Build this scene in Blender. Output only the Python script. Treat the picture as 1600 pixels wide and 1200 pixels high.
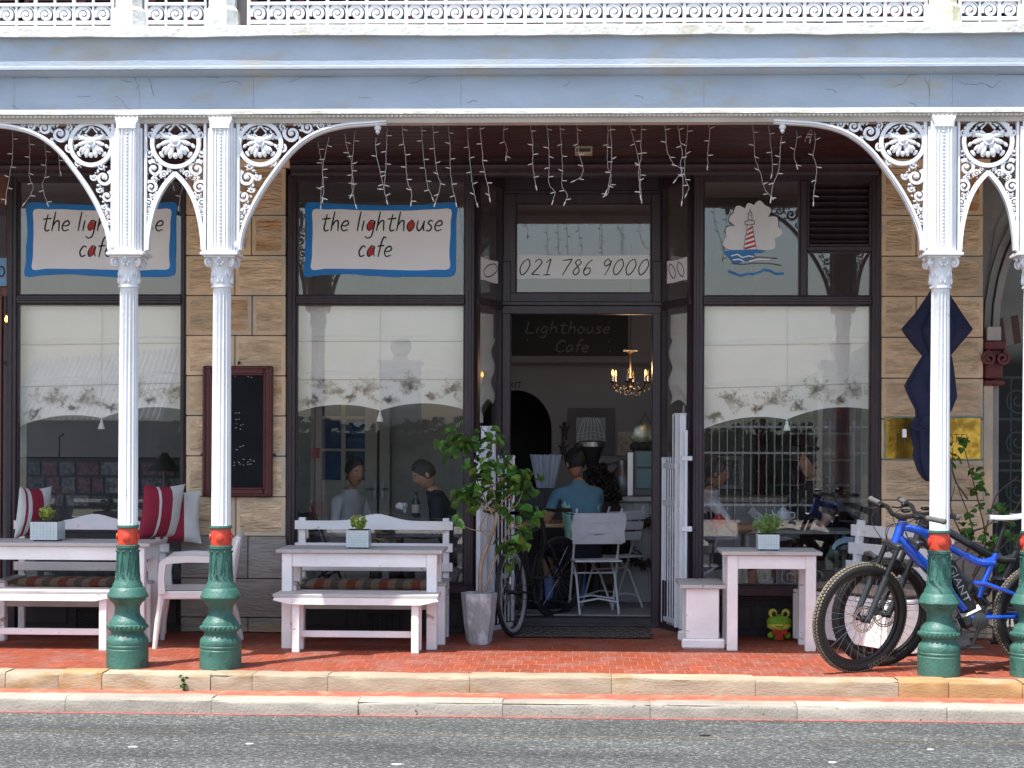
import bpy, math, random
from math import sin, cos, pi, radians, sqrt, atan2
from mathutils import Vector, Matrix, noise
random.seed(7)
for o in list(bpy.data.objects): bpy.data.objects.remove(o)
SC = bpy.context.scene
COL = SC.collection

# ------------------------------------------------------------ camera, sky, sun, exposure
FPX, YAW, ROLL, EYE, HZ = 2750.0, 0.039, 0.0044, 1.57, 680.0
fwd = Vector((-sin(YAW), cos(YAW), 0)); rgt0 = Vector((cos(YAW), sin(YAW), 0)); up0 = Vector((0, 0, 1))
rgt = rgt0*cos(ROLL) + up0*sin(ROLL); upv = up0*cos(ROLL) - rgt0*sin(ROLL)
cd = bpy.data.cameras.new('camera'); cam = bpy.data.objects.new('camera', cd); COL.objects.link(cam)
cd.lens = FPX/1600*36; cd.sensor_width = 36; cd.shift_y = (HZ-600)/1600; cd.clip_end = 5000; cd.clip_start = 0.1
m = Matrix.Identity(4)
for i in range(3):
    m[i][0] = rgt[i]; m[i][1] = upv[i]; m[i][2] = -fwd[i]
m[2][3] = EYE
cam.matrix_world = m
SC.camera = cam

SUN_PROF, SUN_AZ = 3.2, radians(43)      # tan of the profile angle, azimuth left of the facade normal
ELEV = math.atan(SUN_PROF*cos(SUN_AZ))
sdir = Vector((-sin(SUN_AZ)*cos(ELEV), -cos(SUN_AZ)*cos(ELEV), sin(ELEV)))  # towards the sun
W = bpy.data.worlds.new("World"); SC.world = W; W.use_nodes = True
nt = W.node_tree; nt.nodes.clear()
sky = nt.nodes.new('ShaderNodeTexSky'); sky.sky_type = 'NISHITA'; sky.sun_disc = False
sky.sun_elevation = ELEV; sky.sun_rotation = atan2(sdir.x, sdir.y); sky.air_density = 1.0; sky.dust_density = 2.6; sky.ozone_density = 1.0
bg = nt.nodes.new('ShaderNodeBackground'); bg.inputs[1].default_value = 0.15
wo = nt.nodes.new('ShaderNodeOutputWorld')
nt.links.new(sky.outputs[0], bg.inputs[0]); nt.links.new(bg.outputs[0], wo.inputs[0])
sl = bpy.data.lights.new('sun', 'SUN'); sl.energy = 3.7; sl.angle = radians(0.5); sl.color = (1, .965, .91)
so = bpy.data.objects.new('sun', sl); COL.objects.link(so); so.location = sdir*50
so.rotation_euler = sdir.to_track_quat('Z', 'Y').to_euler()
SC.view_settings.view_transform = 'Standard'; SC.view_settings.look = 'None'
SC.view_settings.gamma = 1; SC.view_settings.exposure = 1.0; SC.view_settings.use_curve_mapping = False

def at(px, py, Y):
    u = (px-800)/FPX; v = (HZ-py)/FPX
    d = fwd + rgt*u + upv*v
    return Vector((0, 0, EYE)) + d*(Y/d.y)
def WX(px, Y, py=680): return at(px, py, Y).x
def WZ(py, Y, px=800): return at(px, py, Y).z
def ground(px, py, z=0.0):      # the point of the horizontal plane z seen at a pixel
    u = (px-800)/FPX; v = (HZ-py)/FPX
    d = fwd + rgt*u + upv*v
    return Vector((0, 0, EYE)) + d*((z-EYE)/d.z)

# ------------------------------------------------------------ mesh builder
class MB:
    def __init__(s): s.v = []; s.f = []; s.m = []; s.mi = 0
    def add(s, vs, fs):
        b = len(s.v); s.v += [tuple(v) for v in vs]
        for f in fs: s.f.append(tuple(b+i for i in f)); s.m.append(s.mi)
        return s
    def box(s, x0, x1, y0, y1, z0, z1, c=0.0):
        if x0 > x1: x0, x1 = x1, x0
        if y0 > y1: y0, y1 = y1, y0
        if z0 > z1: z0, z1 = z1, z0
        return s.obox(((x0+x1)/2, (y0+y1)/2, (z0+z1)/2), (x1-x0, y1-y0, z1-z0), None, c)
    def obox(s, ctr, size, R=None, c=0.0):
        hx, hy, hz = size[0]/2, size[1]/2, size[2]/2
        vs = []; fs = []
        if c <= 0:
            for i in (-1, 1):
                for j in (-1, 1):
                    for k in (-1, 1): vs.append(Vector((i*hx, j*hy, k*hz)))
            fs = [(0,1,3,2),(4,6,7,5),(0,4,5,1),(2,3,7,6),(0,2,6,4),(1,5,7,3)]
        else:
            c = min(c, hx*.9, hy*.9, hz*.9); idx = {}
            for i in (-1, 1):
                for j in (-1, 1):
                    for k in (-1, 1):
                        for a in range(3):
                            p = [i*(hx-c), j*(hy-c), k*(hz-c)]; p[a] = (i*hx, j*hy, k*hz)[a]
                            idx[(i,j,k,a)] = len(vs); vs.append(Vector(p))
            for a in range(3):
                b1, b2 = (a+1) % 3, (a+2) % 3
                for sg in (-1, 1):
                    q = []
                    for (p, r) in ((-1,-1),(1,-1),(1,1),(-1,1)):
                        t = [0,0,0]; t[a] = sg; t[b1] = p; t[b2] = r; q.append(idx[(*t, a)])
                    fs.append(tuple(q if sg > 0 else q[::-1]))
            for a in range(3):
                b1, b2 = (a+1) % 3, (a+2) % 3
                for p in (-1, 1):
                    for r in (-1, 1):
                        t0 = [0,0,0]; t0[b1] = p; t0[b2] = r; t1 = t0[:]; t0[a] = -1; t1[a] = 1
                        q = [idx[(*t0, b1)], idx[(*t1, b1)], idx[(*t1, b2)], idx[(*t0, b2)]]
                        fs.append(tuple(q if p*r < 0 else q[::-1]))
            for i in (-1, 1):
                for j in (-1, 1):
                    for k in (-1, 1):
                        q = [idx[(i,j,k,0)], idx[(i,j,k,1)], idx[(i,j,k,2)]]
                        fs.append(tuple(q if i*j*k > 0 else q[::-1]))
        C = Vector(ctr)
        return s.add([C + (R @ v if R else v) for v in vs], fs)
    def bar(s, a, b, w, d, up=(0,0,1), c=0.0):      # square bar from a to b
        a = Vector(a); b = Vector(b); t = (b-a); L = t.length; t.normalize()
        u = Vector(up)
        if abs(t.dot(u)) > .95: u = Vector((1, 0, 0))
        x = u.cross(t).normalized(); z = t.cross(x)
        R = Matrix((x, t, z)).transposed()
        return s.obox((a+b)/2, (w, L, d), R, c)
    def tube(s, pts, r, n=8, caps=True, closed=False, flat=None):
        pts = [Vector(p) for p in pts]; N = len(pts); rs = r if isinstance(r, (list, tuple)) else [r]*N
        ref = None; vs = []
        for i, p in enumerate(pts):
            if closed: t = pts[(i+1) % N]-pts[i-1]
            else: t = pts[min(i+1, N-1)]-pts[max(i-1, 0)]
            if t.length < 1e-9: t = Vector((0, 0, 1))
            t.normalize()
            if flat is not None: ref = Vector(flat)
            elif ref is None: ref = Vector((0, 0, 1)) if abs(t.z) < .9 else Vector((1, 0, 0))
            x = (ref - t*ref.dot(t))
            if x.length < 1e-6: x = t.orthogonal()
            x.normalize(); y = t.cross(x); ref = x
            for k in range(n):
                a = 2*pi*k/n + (pi/4 if n == 4 else 0); vs.append(p + (x*cos(a)+y*sin(a))*rs[i])
        fs = []
        for i in range(N if closed else N-1):
            j = (i+1) % N
            for k in range(n): fs.append((i*n+k, i*n+(k+1) % n, j*n+(k+1) % n, j*n+k))
        if caps and not closed: fs.append(tuple(range(n))[::-1]); fs.append(tuple((N-1)*n+k for k in range(n)))
        return s.add(vs, fs)
    def ribbon(s, pts, w, d, closed=False, nrm=(0,1,0)):   # bar of width w (in plane) and depth d (along nrm); w may be a list
        pts = [Vector(p) for p in pts]; N = len(pts); nv = Vector(nrm).normalized(); ws = w if isinstance(w, (list, tuple)) else [w]*N
        vs = []
        for i, p in enumerate(pts):
            t = (pts[(i+1) % N]-pts[i-1]) if closed else (pts[min(i+1, N-1)]-pts[max(i-1, 0)])
            if t.length < 1e-9: t = Vector((1, 0, 0))
            x = t.cross(nv).normalized()*ws[i]/2; y = nv*d/2
            vs += [p-x-y, p+x-y, p+x+y, p-x+y]
        fs = []
        for i in range(N if closed else N-1):
            j = (i+1) % N
            for k in range(4): fs.append((i*4+k, i*4+(k+1) % 4, j*4+(k+1) % 4, j*4+k))
        if not closed: fs += [(3,2,1,0), tuple((N-1)*4+k for k in range(4))]
        return s.add(vs, fs)
    def lathe(s, prof, c=(0,0,0), n=32, flutes=0, fd=0.0, caps=True, sx=1, sy=1):   # prof of (r, z)
        vs = []; C = Vector(c)
        for (r, z) in prof:
            for k in range(n):
                a = 2*pi*k/n; rr = r
                if flutes: rr = r - fd*abs(sin(flutes*a/2))**1.0 if not isinstance(fd, dict) else r
                vs.append(C + Vector((cos(a)*rr*sx, sin(a)*rr*sy, z)))
        fs = []
        for i in range(len(prof)-1):
            for k in range(n): fs.append((i*n+k, i*n+(k+1) % n, (i+1)*n+(k+1) % n, (i+1)*n+k))
        if caps: fs.append(tuple(range(n))[::-1]); fs.append(tuple((len(prof)-1)*n+k for k in range(n)))
        return s.add(vs, fs)
    def sph(s, c, r, n=10, k=6, R=None):
        C = Vector(c); r = r if isinstance(r, (list, tuple)) else (r, r, r); vs = []; fs = []
        for i in range(1, k):
            th = pi*i/k
            for j in range(n):
                a = 2*pi*j/n; v = Vector((sin(th)*cos(a)*r[0], sin(th)*sin(a)*r[1], cos(th)*r[2])); vs.append(C+(R @ v if R else v))
        t = Vector((0, 0, r[2])); vs += [C+(R @ t if R else t), C-(R @ t if R else t)]; T = len(vs)-2
        for i in range(k-2):
            for j in range(n): fs.append((i*n+j, (i+1)*n+j, (i+1)*n+(j+1) % n, i*n+(j+1) % n))
        for j in range(n): fs.append((T, j, (j+1) % n)); fs.append((T+1, (k-2)*n+(j+1) % n, (k-2)*n+j))
        return s.add(vs, fs)
    def prism(s, poly, y0, y1):     # polygon in x,z extruded along y
        n = len(poly); vs = [(p[0], y0, p[1]) for p in poly]+[(p[0], y1, p[1]) for p in poly]
        fs = [tuple(range(n)), tuple(range(2*n-1, n-1, -1))]+[(i, n+i, n+(i+1) % n, (i+1) % n) for i in range(n)]
        return s.add(vs, fs)
    def prof_x(s, poly, x0, x1):    # polygon in y,z extruded along x
        n = len(poly); vs = [(x0, p[0], p[1]) for p in poly]+[(x1, p[0], p[1]) for p in poly]
        fs = [tuple(range(n)), tuple(range(2*n-1, n-1, -1))]+[(i, n+i, n+(i+1) % n, (i+1) % n) for i in range(n)]
        return s.add(vs, fs)
    def grid(s, nx, ny, fn):
        vs = [fn(i/nx, j/ny) for j in range(ny+1) for i in range(nx+1)]
        return s.add(vs, [(j*(nx+1)+i, j*(nx+1)+i+1, (j+1)*(nx+1)+i+1, (j+1)*(nx+1)+i) for j in range(ny) for i in range(nx)])
    def xf(s, M):
        s.v = [tuple(M @ Vector(v)) for v in s.v]; return s
    def mesh(s, name, mats, off=None, smooth=True, ang=35):
        me = bpy.data.meshes.new(name)
        vs = s.v if off is None else [(a-off[0], b-off[1], c-off[2]) for a, b, c in s.v]
        me.from_pydata(vs, [], s.f)
        for mt in (mats if isinstance(mats, (list, tuple)) else [mats]): me.materials.append(mt)
        if any(s.m): me.polygons.foreach_set('material_index', s.m)
        if smooth:
            me.polygons.foreach_set('use_smooth', [True]*len(me.polygons)); me.set_sharp_from_angle(angle=radians(ang))
        me.validate(); me.update()
        import bmesh
        b = bmesh.new(); b.from_mesh(me); bmesh.ops.recalc_face_normals(b, faces=b.faces); b.to_mesh(me); b.free()
        return me
    def build(s, name, mats, parent=None, off=None, smooth=True, loc=None, ang=35):
        if off is None and parent is not None and loc is None: off = root_off(parent)
        me = s.mesh(name, mats, off, smooth, ang)
        o = bpy.data.objects.new(name, me); COL.objects.link(o)
        if parent is not None: o.parent = parent
        if loc is not None: o.location = loc
        return o
def root_off(o):
    while o.parent is not None: o = o.parent
    return tuple(o.location) if o.get('_w') else None

def tag(o, label=None, cat=None, group=None, kind=None):
    if label: o['label'] = label
    if cat: o['category'] = cat
    if group: o['group'] = group
    if kind: o['kind'] = kind
    return o
def thing(name, label, cat, loc=(0,0,0), rz=0, group=None, world=True):
    o = bpy.data.objects.new(name, None); COL.objects.link(o); o.location = loc; o.rotation_euler = (0, 0, rz); o.empty_display_size = .1
    if world: o['_w'] = 1
    return tag(o, label, cat, group)
def inst(name, me, parent, loc, rot=None, scale=None):
    o = bpy.data.objects.new(name, me); COL.objects.link(o)
    if parent is not None:
        o.parent = parent; off = root_off(parent)
        if off: loc = (loc[0]-off[0], loc[1]-off[1], loc[2]-off[2])
    o.location = loc
    if rot: o.rotation_euler = rot
    if scale: o.scale = scale if isinstance(scale, (tuple, list)) else (scale,)*3
    return o
def copy_tree(o, parent=None):
    c = o.copy(); COL.objects.link(c); c.parent = parent
    for ch in list(o.children): copy_tree(ch, c)
    return c
def struct(name, mb, mat, parent=None, **k):
    o = mb.build(name, mat, parent, **k)
    if parent is None: o['kind'] = 'structure'
    return o
def smooth_path(P, k=5, closed=False):
    P = [Vector(p) for p in P]; n = len(P); out = []
    for i in range(n if closed else n-1):
        a = P[i-1] if (i or closed) else P[0]*2-P[1]; b = P[i]; c = P[(i+1) % n]
        d = P[(i+2) % n] if (closed or i+2 < n) else c*2-b
        for j in range(k):
            t = j/k; out.append(.5*((2*b)+(c-a)*t+(2*a-5*b+4*c-d)*t*t+(-a+3*b-3*c+d)*t**3))
    if not closed: out.append(P[-1])
    return out

# ------------------------------------------------------------ materials
def mat(name, col, rough=.6, var=.12, scale=6, bump=.0, bs=60, metal=0, col2=None, c2=(.55,.7), s2=3, emit=None, es=0, rnd=0, spec=.5, stretch=None, coat=0, bdist=.004):
    M = bpy.data.materials.new(name); M.use_nodes = True; N = M.node_tree.nodes; L = M.node_tree.links
    b = N['Principled BSDF']; b.inputs['Roughness'].default_value = rough; b.inputs['Metallic'].default_value = metal
    b.inputs['Specular IOR Level'].default_value = spec; b.inputs['Coat Weight'].default_value = coat
    g = N.new('ShaderNodeNewGeometry'); pos = g.outputs['Position']
    if stretch:
        mp = N.new('ShaderNodeMapping'); mp.inputs['Scale'].default_value = stretch; L.new(pos, mp.inputs[0]); pos = mp.outputs[0]
    n1 = N.new('ShaderNodeTexNoise'); n1.inputs['Scale'].default_value = scale; n1.inputs['Detail'].default_value = 5; L.new(pos, n1.inputs[0])
    mr = N.new('ShaderNodeMapRange'); mr.inputs[1].default_value = .3; mr.inputs[2].default_value = .7; mr.inputs[3].default_value = 1-var; mr.inputs[4].default_value = 1+var
    L.new(n1.outputs[0], mr.inputs[0]); val = mr.outputs[0]
    if rnd:
        oi = N.new('ShaderNodeObjectInfo'); m2 = N.new('ShaderNodeMapRange'); m2.inputs[3].default_value = 1-rnd; m2.inputs[4].default_value = 1+rnd
        L.new(oi.outputs['Random'], m2.inputs[0]); mu = N.new('ShaderNodeMath'); mu.operation = 'MULTIPLY'; L.new(val, mu.inputs[0]); L.new(m2.outputs[0], mu.inputs[1]); val = mu.outputs[0]
    base = N.new('ShaderNodeRGB'); base.outputs[0].default_value = (*col, 1); c = base.outputs[0]
    if col2:
        n2 = N.new('ShaderNodeTexNoise'); n2.inputs['Scale'].default_value = s2; n2.inputs['Detail'].default_value = 6; n2.inputs['Roughness'].default_value = .62; L.new(pos, n2.inputs[0])
        m3 = N.new('ShaderNodeMapRange'); m3.inputs[1].default_value = c2[0]; m3.inputs[2].default_value = c2[1]; L.new(n2.outputs[0], m3.inputs[0])
        mx = N.new('ShaderNodeMix'); mx.data_type = 'RGBA'; L.new(m3.outputs[0], mx.inputs[0]); L.new(c, mx.inputs[6]); mx.inputs[7].default_value = (*col2, 1); c = mx.outputs[2]
    vm = N.new('ShaderNodeVectorMath'); vm.operation = 'SCALE'; L.new(c, vm.inputs[0]); L.new(val, vm.inputs['Scale']); L.new(vm.outputs[0], b.inputs['Base Color'])
    if bump:
        n3 = N.new('ShaderNodeTexNoise'); n3.inputs['Scale'].default_value = bs; n3.inputs['Detail'].default_value = 4; L.new(pos, n3.inputs[0])
        bp = N.new('ShaderNodeBump'); bp.inputs['Strength'].default_value = bump; bp.inputs['Distance'].default_value = bdist; L.new(n3.outputs[0], bp.inputs['Height']); L.new(bp.outputs[0], b.inputs['Normal'])
    if emit: b.inputs['Emission Color'].default_value = (*emit, 1); b.inputs['Emission Strength'].default_value = es
    return M
def glass(name, base=.055, tint=(1,1,1), rough=.0):
    M = bpy.data.materials.new(name); M.use_nodes = True; N = M.node_tree.nodes; L = M.node_tree.links; N.clear()
    o = N.new('ShaderNodeOutputMaterial'); t = N.new('ShaderNodeBsdfTransparent'); t.inputs[0].default_value = (*tint, 1)
    gl = N.new('ShaderNodeBsdfGlossy'); gl.inputs['Roughness'].default_value = rough
    lw = N.new('ShaderNodeLayerWeight'); lw.inputs[0].default_value = .5
    pw = N.new('ShaderNodeMath'); pw.operation = 'POWER'; pw.inputs[1].default_value = 4; L.new(lw.outputs['Facing'], pw.inputs[0])
    ma = N.new('ShaderNodeMath'); ma.operation = 'MULTIPLY_ADD'; ma.inputs[1].default_value = .7; ma.inputs[2].default_value = base; L.new(pw.outputs[0], ma.inputs[0])
    mx = N.new('ShaderNodeMixShader'); L.new(ma.outputs[0], mx.inputs[0]); L.new(t.outputs[0], mx.inputs[1]); L.new(gl.outputs[0], mx.inputs[2]); L.new(mx.outputs[0], o.inputs[0])
    return M
WHT = mat('white_iron_paint', (.74,.75,.77), .5, .06, 5, .6, 38, col2=(.50,.42,.32), c2=(.655,.72), s2=9)
FASC = mat('fascia_paint', (.38,.445,.53), .6, .10, 2.2, .6, 26, col2=(.40,.40,.38), c2=(.52,.68), s2=2.6, stretch=(1,1,2.2))
LEDGE = mat('ledge_paint', (.66,.67,.645), .7, .09, 4, .9, 22, col2=(.50,.47,.39), c2=(.52,.7), s2=5, bdist=.01)
GREEN = mat('green_iron_paint', (.040,.130,.102), .48, .16, 7, .9, 55, col2=(.022,.075,.06), c2=(.54,.66), s2=9)
RED = mat('red_iron_paint', (.58,.06,.028), .4, .1, 9, .3, 60)
FRAME = mat('dark_stained_timber', (.040,.024,.032), .36, .3, 4, .4, 50, stretch=(3,3,.5), col2=(.055,.025,.03), c2=(.55,.75), s2=6)
CEIL = mat('maroon_boards', (.045,.010,.011), .55, .2, 3, .3, 30)
STONE = mat('sandstone_margin', (.76,.55,.35), .85, .1, 7, .5, 60, rnd=.13, col2=(.55,.47,.36), c2=(.5,.62), s2=1.1)
STONER = mat('sandstone_rock_face', (.80,.575,.36), .9, .26, 9, 1.0, 20, rnd=.13, col2=(.50,.26,.09), c2=(.60,.74), s2=1.5, stretch=(.6,1,2.6), bdist=.045)
STONED = mat('sandstone_rusty', (.68,.49,.31), .9, .22, 9, 1.0, 20, rnd=.13, col2=(.52,.24,.07), c2=(.40,.55), s2=2.2, stretch=(.6,1,2.6), bdist=.03)
STONEG = mat('grey_sandstone', (.33,.30,.26), .9, .15, 7, .9, 24, rnd=.1, col2=(.44,.33,.19), c2=(.55,.7), s2=2.5, stretch=(.6,1,2.6), bdist=.02)
MORTAR = mat('dark_joint', (.07,.05,.035), .95, .2, 20)
BRICK = mat('red_paver', (.265,.054,.022), .62, .2, 14, .35, 110, rnd=.12, col2=(.24,.085,.062), c2=(.48,.62), s2=3.5)
GROUT = mat('paver_grout', (.33,.15,.11), .9, .2, 30)
KERB1 = mat('yellow_kerb_stone', (.34,.285,.205), .85, .12, 6, .8, 50, rnd=.1, col2=(.27,.185,.09), c2=(.52,.68), s2=4, stretch=(.6,1,1.6))
KERB3 = mat('orange_kerb_stone', (.33,.20,.085), .85, .15, 6, .8, 50, rnd=.1, col2=(.36,.28,.19), c2=(.5,.65), s2=4, stretch=(.6,1,1.6))
KERB2 = mat('grey_kerb_concrete', (.31,.285,.24), .85, .14, 5, 1.0, 60, rnd=.08, col2=(.10,.09,.075), c2=(.66,.70), s2=22)
WOODW = mat('white_painted_wood', (.86,.83,.82), .65, .09, 5, .6, 45, col2=(.40,.31,.24), c2=(.64,.70), s2=10, stretch=(.7,1,1))
WOODT = mat('worn_table_top', (.50,.48,.47), .6, .12, 5, .4, 40, col2=(.30,.25,.22), c2=(.52,.75), s2=5, stretch=(.6,3,1))
BLACK = mat('black_paint', (.012,.012,.013), .4, .2, 10)
RUBBER = mat('tyre_rubber', (.018,.018,.018), .7, .2, 30, .3, 120)
DUST = mat('dusty_knobs', (.20,.17,.125), .85, .3, 25)
STEEL = mat('steel', (.5,.5,.52), .3, .1, 10, metal=1)
GLASS = glass('window_glass', .085)
BLUEP = mat('sign_blue', (.008,.21,.60), .5, .05, 6)
WHITEP = mat('sign_white', (.92,.91,.91), .5, .03, 4)
INK = mat('ink_black', (.01,.01,.012), .5, 0)
REDP = mat('sign_red', (.55,.03,.03), .5, 0)
# ------------------------------------------------------------ ground
YC = 11.73                       # line of the verandah columns
F = 13.85                        # shopfront plane
G = 14.47                        # door plane at the back of the recess
# road with worn aggregate
RD = bpy.data.materials.new('asphalt'); RD.use_nodes = True
N = RD.node_tree.nodes; L = RD.node_tree.links; b = N['Principled BSDF']; b.inputs['Roughness'].default_value = .85
g = N.new('ShaderNodeNewGeometry')
vo = N.new('ShaderNodeTexVoronoi'); vo.inputs['Scale'].default_value = 75; L.new(g.outputs['Position'], vo.inputs[0])
hs = N.new('ShaderNodeSeparateColor'); L.new(vo.outputs['Color'], hs.inputs[0])
cr = N.new('ShaderNodeValToRGB'); L.new(hs.outputs[0], cr.inputs[0])
e = cr.color_ramp.elements; e[0].position = 0; e[0].color = (.035,.037,.038,1); e[1].position = 1; e[1].color = (.22,.225,.21,1)
k = e.new(.5); k.color = (.062,.068,.068,1); k = e.new(.85); k.color = (.10,.107,.102,1)
n1 = N.new('ShaderNodeTexNoise'); n1.inputs['Scale'].default_value = 1.1; n1.inputs['Detail'].default_value = 7
mp = N.new('ShaderNodeMapping'); mp.inputs['Scale'].default_value = (.5, 2.2, 1); L.new(g.outputs['Position'], mp.inputs[0]); L.new(mp.outputs[0], n1.inputs[0])
mr = N.new('ShaderNodeMapRange'); mr.inputs[1].default_value = .3; mr.inputs[2].default_value = .7; mr.inputs[3].default_value = .68; mr.inputs[4].default_value = 1.32; L.new(n1.outputs[0], mr.inputs[0])
vm = N.new('ShaderNodeVectorMath'); vm.operation = 'SCALE'; L.new(cr.outputs[0], vm.inputs[0]); L.new(mr.outputs[0], vm.inputs['Scale']); L.new(vm.outputs[0], b.inputs['Base Color'])
bp = N.new('ShaderNodeBump'); bp.inputs['Strength'].default_value = .8; bp.inputs['Distance'].default_value = .006; L.new(vo.outputs['Distance'], bp.inputs['Height']); L.new(bp.outputs[0], b.inputs['Normal'])
ZR = -.196
struct('ground', MB().add([(-900,-1500,-.32),(900,-1500,-.32),(900,60,-.32),(-900,60,-.32)], [(0,1,2,3)]), mat('far_ground', (.16,.15,.11), .9, .2, .2))
struct('road', MB().box(-40, 40, -1.5, 11.01, ZR-.06, ZR), RD)
# faint worn marks along the road
PM = mat('worn_road_line', (.22,.15,.075), .9, .35, 20)
for i, (x0, x1) in enumerate([(-3.8,-2.3),(-1.9,1.1),(1.35,4.2)]):
    pts = [(x0+(x1-x0)*t/14, 10.30+.012*noise.noise(Vector((t*.7+i*9, 0, 0))), ZR+.002) for t in range(15)]
    tag(struct('road_marking', MB().ribbon(pts, [.004+.004*random.random() for _ in pts], .002, nrm=(0,0,1)), PM), kind='structure')
WHS = mat('pale_litter', (.6,.6,.58), .7)
for i, (px, py) in enumerate([(390,1163),(208,1168),(1300,1192),(1455,1172),(620,1195),(1102,1150)]):
    p = ground(px, py, ZR); s_ = .010+.006*random.random()
    q = [(p.x+s_*(1.4+random.random())*cos(a), p.y+s_*(.7+random.random())*sin(a)) for a in [k*pi/3 for k in range(6)]]
    mb = MB().add([(x,y,ZR+.001) for x,y in q]+[(x*.97+p.x*.03,y*.97+p.y*.03,ZR+.006) for x,y in q], [tuple(range(5,-1,-1)), tuple(range(6,12))]+[(k,(k+1)%6,6+(k+1)%6,6+k) for k in range(6)])
    tag(mb.build('paper_scrap', WHS if i < 5 else BLACK), ['pale speck of litter on the road left of centre','small pale speck of litter near the left edge of the road','pale speck of litter on the road at the lower right','small pale speck on the road near the right edge','pale speck at the bottom of the road near the middle','dark flake on the road right of centre'][i], 'litter')
grit = MB(); rg = random.Random(4)
for k in range(420):
    x = rg.uniform(-4.2,4.4); y = 10.97-abs(rg.gauss(0,.05)) if k % 3 else rg.uniform(9.3,10.9); s_ = rg.uniform(.002,.006); grit.sph((x,y,ZR+s_*.6), (s_,s_,s_*.8), 4, 3)
o = grit.build('gutter_grit', mat('grit', (.20,.18,.15), .9, .4, 40), smooth=False); tag(o, 'fine grit and pebbles lying along the gutter and road', 'grit', kind='stuff')
# the strip of red tiles between the kerbs, and the narrow red line in the gutter
struct('lower_pavement', MB().box(-40, 40, 11.17, 11.44, -.26, -.106), mat('red_strip', (.36,.10,.06), .75, .2, 12, .4, 70, col2=(.42,.2,.13), c2=(.5,.7), s2=6))
struct('gutter_line', MB().box(-40, 40, 10.975, 11.012, -.25, ZR+.003), mat('red_gutter_paint', (.30,.075,.06), .8, .35, 15))
def kerb(name, joints, y0, y1, z0, z1, material, rnd, seed):
    root = struct(name, MB().box(-40, 40, y0+.010, y1-.01, z0-.05, z1-.010), mat(name+'_joint', (.13,.11,.09), .95, .2, 20))
    random.seed(seed)
    for ki, (a, b_) in enumerate(zip(joints[:-1], joints[1:])):
        n = 10; mb = MB(); dx = b_-a-.003; j0 = random.uniform(-.005,.005); j1 = random.uniform(-.004,.006)
        prof = [(y1, z1-.02), (y1, z1), ] + [(y0+rnd-rnd*sin(t)*1.0, z1-rnd+rnd*cos(t)) for t in [k*pi/2/4 for k in range(5)]] + [(y0-.004, z0+.02), (y0-.004, z0-.03)]
        def fn(u, v):
            k = v*(len(prof)-1); i = min(int(k), len(prof)-2); t = k-i
            p = (prof[i][0]*(1-t)+prof[i+1][0]*t, prof[i][1]*(1-t)+prof[i+1][1]*t)
            x = a+.0015+dx*u; w = .006*noise.noise(Vector((x*2.3, v*5, seed)))+.0035*noise.noise(Vector((x*9, v*9, seed)))
            ed = -.004 if (u < .001 or u > .999) else 0
            return (x, p[0]+j0-w*.9-ed*(.8 if v > .1 else 0), p[1]+j1+w+ed*(.6 if v < .6 else 0))
        mb.grid(16, len(prof)-1, fn); mb.grid(1, 1, lambda u, v: (a+.0015+dx*u, y1, z1-.02-.1*v))
        o = mb.build('kerb_stone', KERB3 if (name == 'upper_kerb' and ki in (3, 11, 12, 13)) else material, root, ang=60)
    return root
j1 = [WX(p, 11.5, 1070) for p in (-420,-190,15,98,165,333,398,515,735,955,1178,1400,1478,1592,1790,2000)]
kerb('upper_kerb', j1, 11.41, 11.60, -.104, 0.001, KERB1, .022, 3)
j2 = [WX(p, 11.1, 1110) for p in (-320,-115,108,335,562,786,1015,1243,1475,1700,1930)]
kerb('lower_kerb', j2, 11.01, 11.18, ZR, -.102, KERB2, .03, 5)
# crack lines on two kerb stones
# pavement of red pavers
PX0, PX1 = -4.6, 5.3
pav = struct('pavement', MB().box(-40, PX0-.002, 11.59, F+.9, -.2, 0).box(PX1+.002, 40, 11.59, F+.9, -.2, 0).box(PX0, PX1, 11.59, F+.9, -.2, -.0015), [GROUT])
pm = MB().box(-.0478, .0478, -.109, .109, -.01, 0, .0015).mesh('paver', BRICK)
rest = MB(); cnt = 0; random.seed(11)
for r in range(11):
    y = 11.60+.11+r*.22
    x = PX0+(.05 if r % 2 else 0)+.05
    while x < PX1-.04:
        z = random.uniform(-.0008,.0008)
        if r < 4 and cnt < 300 and -3.62 < x < 3.72:
            inst('paver', pm, pav, (x, y, z), (0, 0, random.uniform(-.01,.01))); cnt += 1
        else: rest.box(x-.0478, x+.0478, y-.109, y+.109, -.01, z, .0015)
        x += .1
o = rest.build('farther_pavers', BRICK, pav); o['kind'] = 'stuff'
# ------------------------------------------------------------ beam, balcony
BL, BR = -9.0, 9.5
def zc(py, Y=11.65): return WZ(py, Y, 800)
beam = thing('verandah_beam', 'white painted timber beam of fascias and mouldings carried along the top of the iron columns', 'beam', (0, YC, 3.67))
Zt, Zb = zc(43), zc(60)      # ledge
def wavy(name, y0, zt, zb, y1, material, amp, par):
    n = 220; mb = MB()
    def fn(u, v):
        x = BL+(BR-BL)*u
        w = amp*noise.noise(Vector((x*.9, 3, 1)))+amp*.5*noise.noise(Vector((x*4.1, 7, 1)))
        P = [(y1, zt+w*.3), (y0+.012, zt+w*.5), (y0-w*.5, zt-.012+w*.5), (y0-w*.6, zb+w), (y0+.02, zb+w+.001), (y1, zb+.012)]
        p = P[int(round(v*5))]; return (x, p[0], p[1])
    mb.grid(n, 5, fn); return mb.build(name, material, par)
wavy('ledge', 11.545, Zt, Zb, 11.8, LEDGE, .010, beam)
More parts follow.
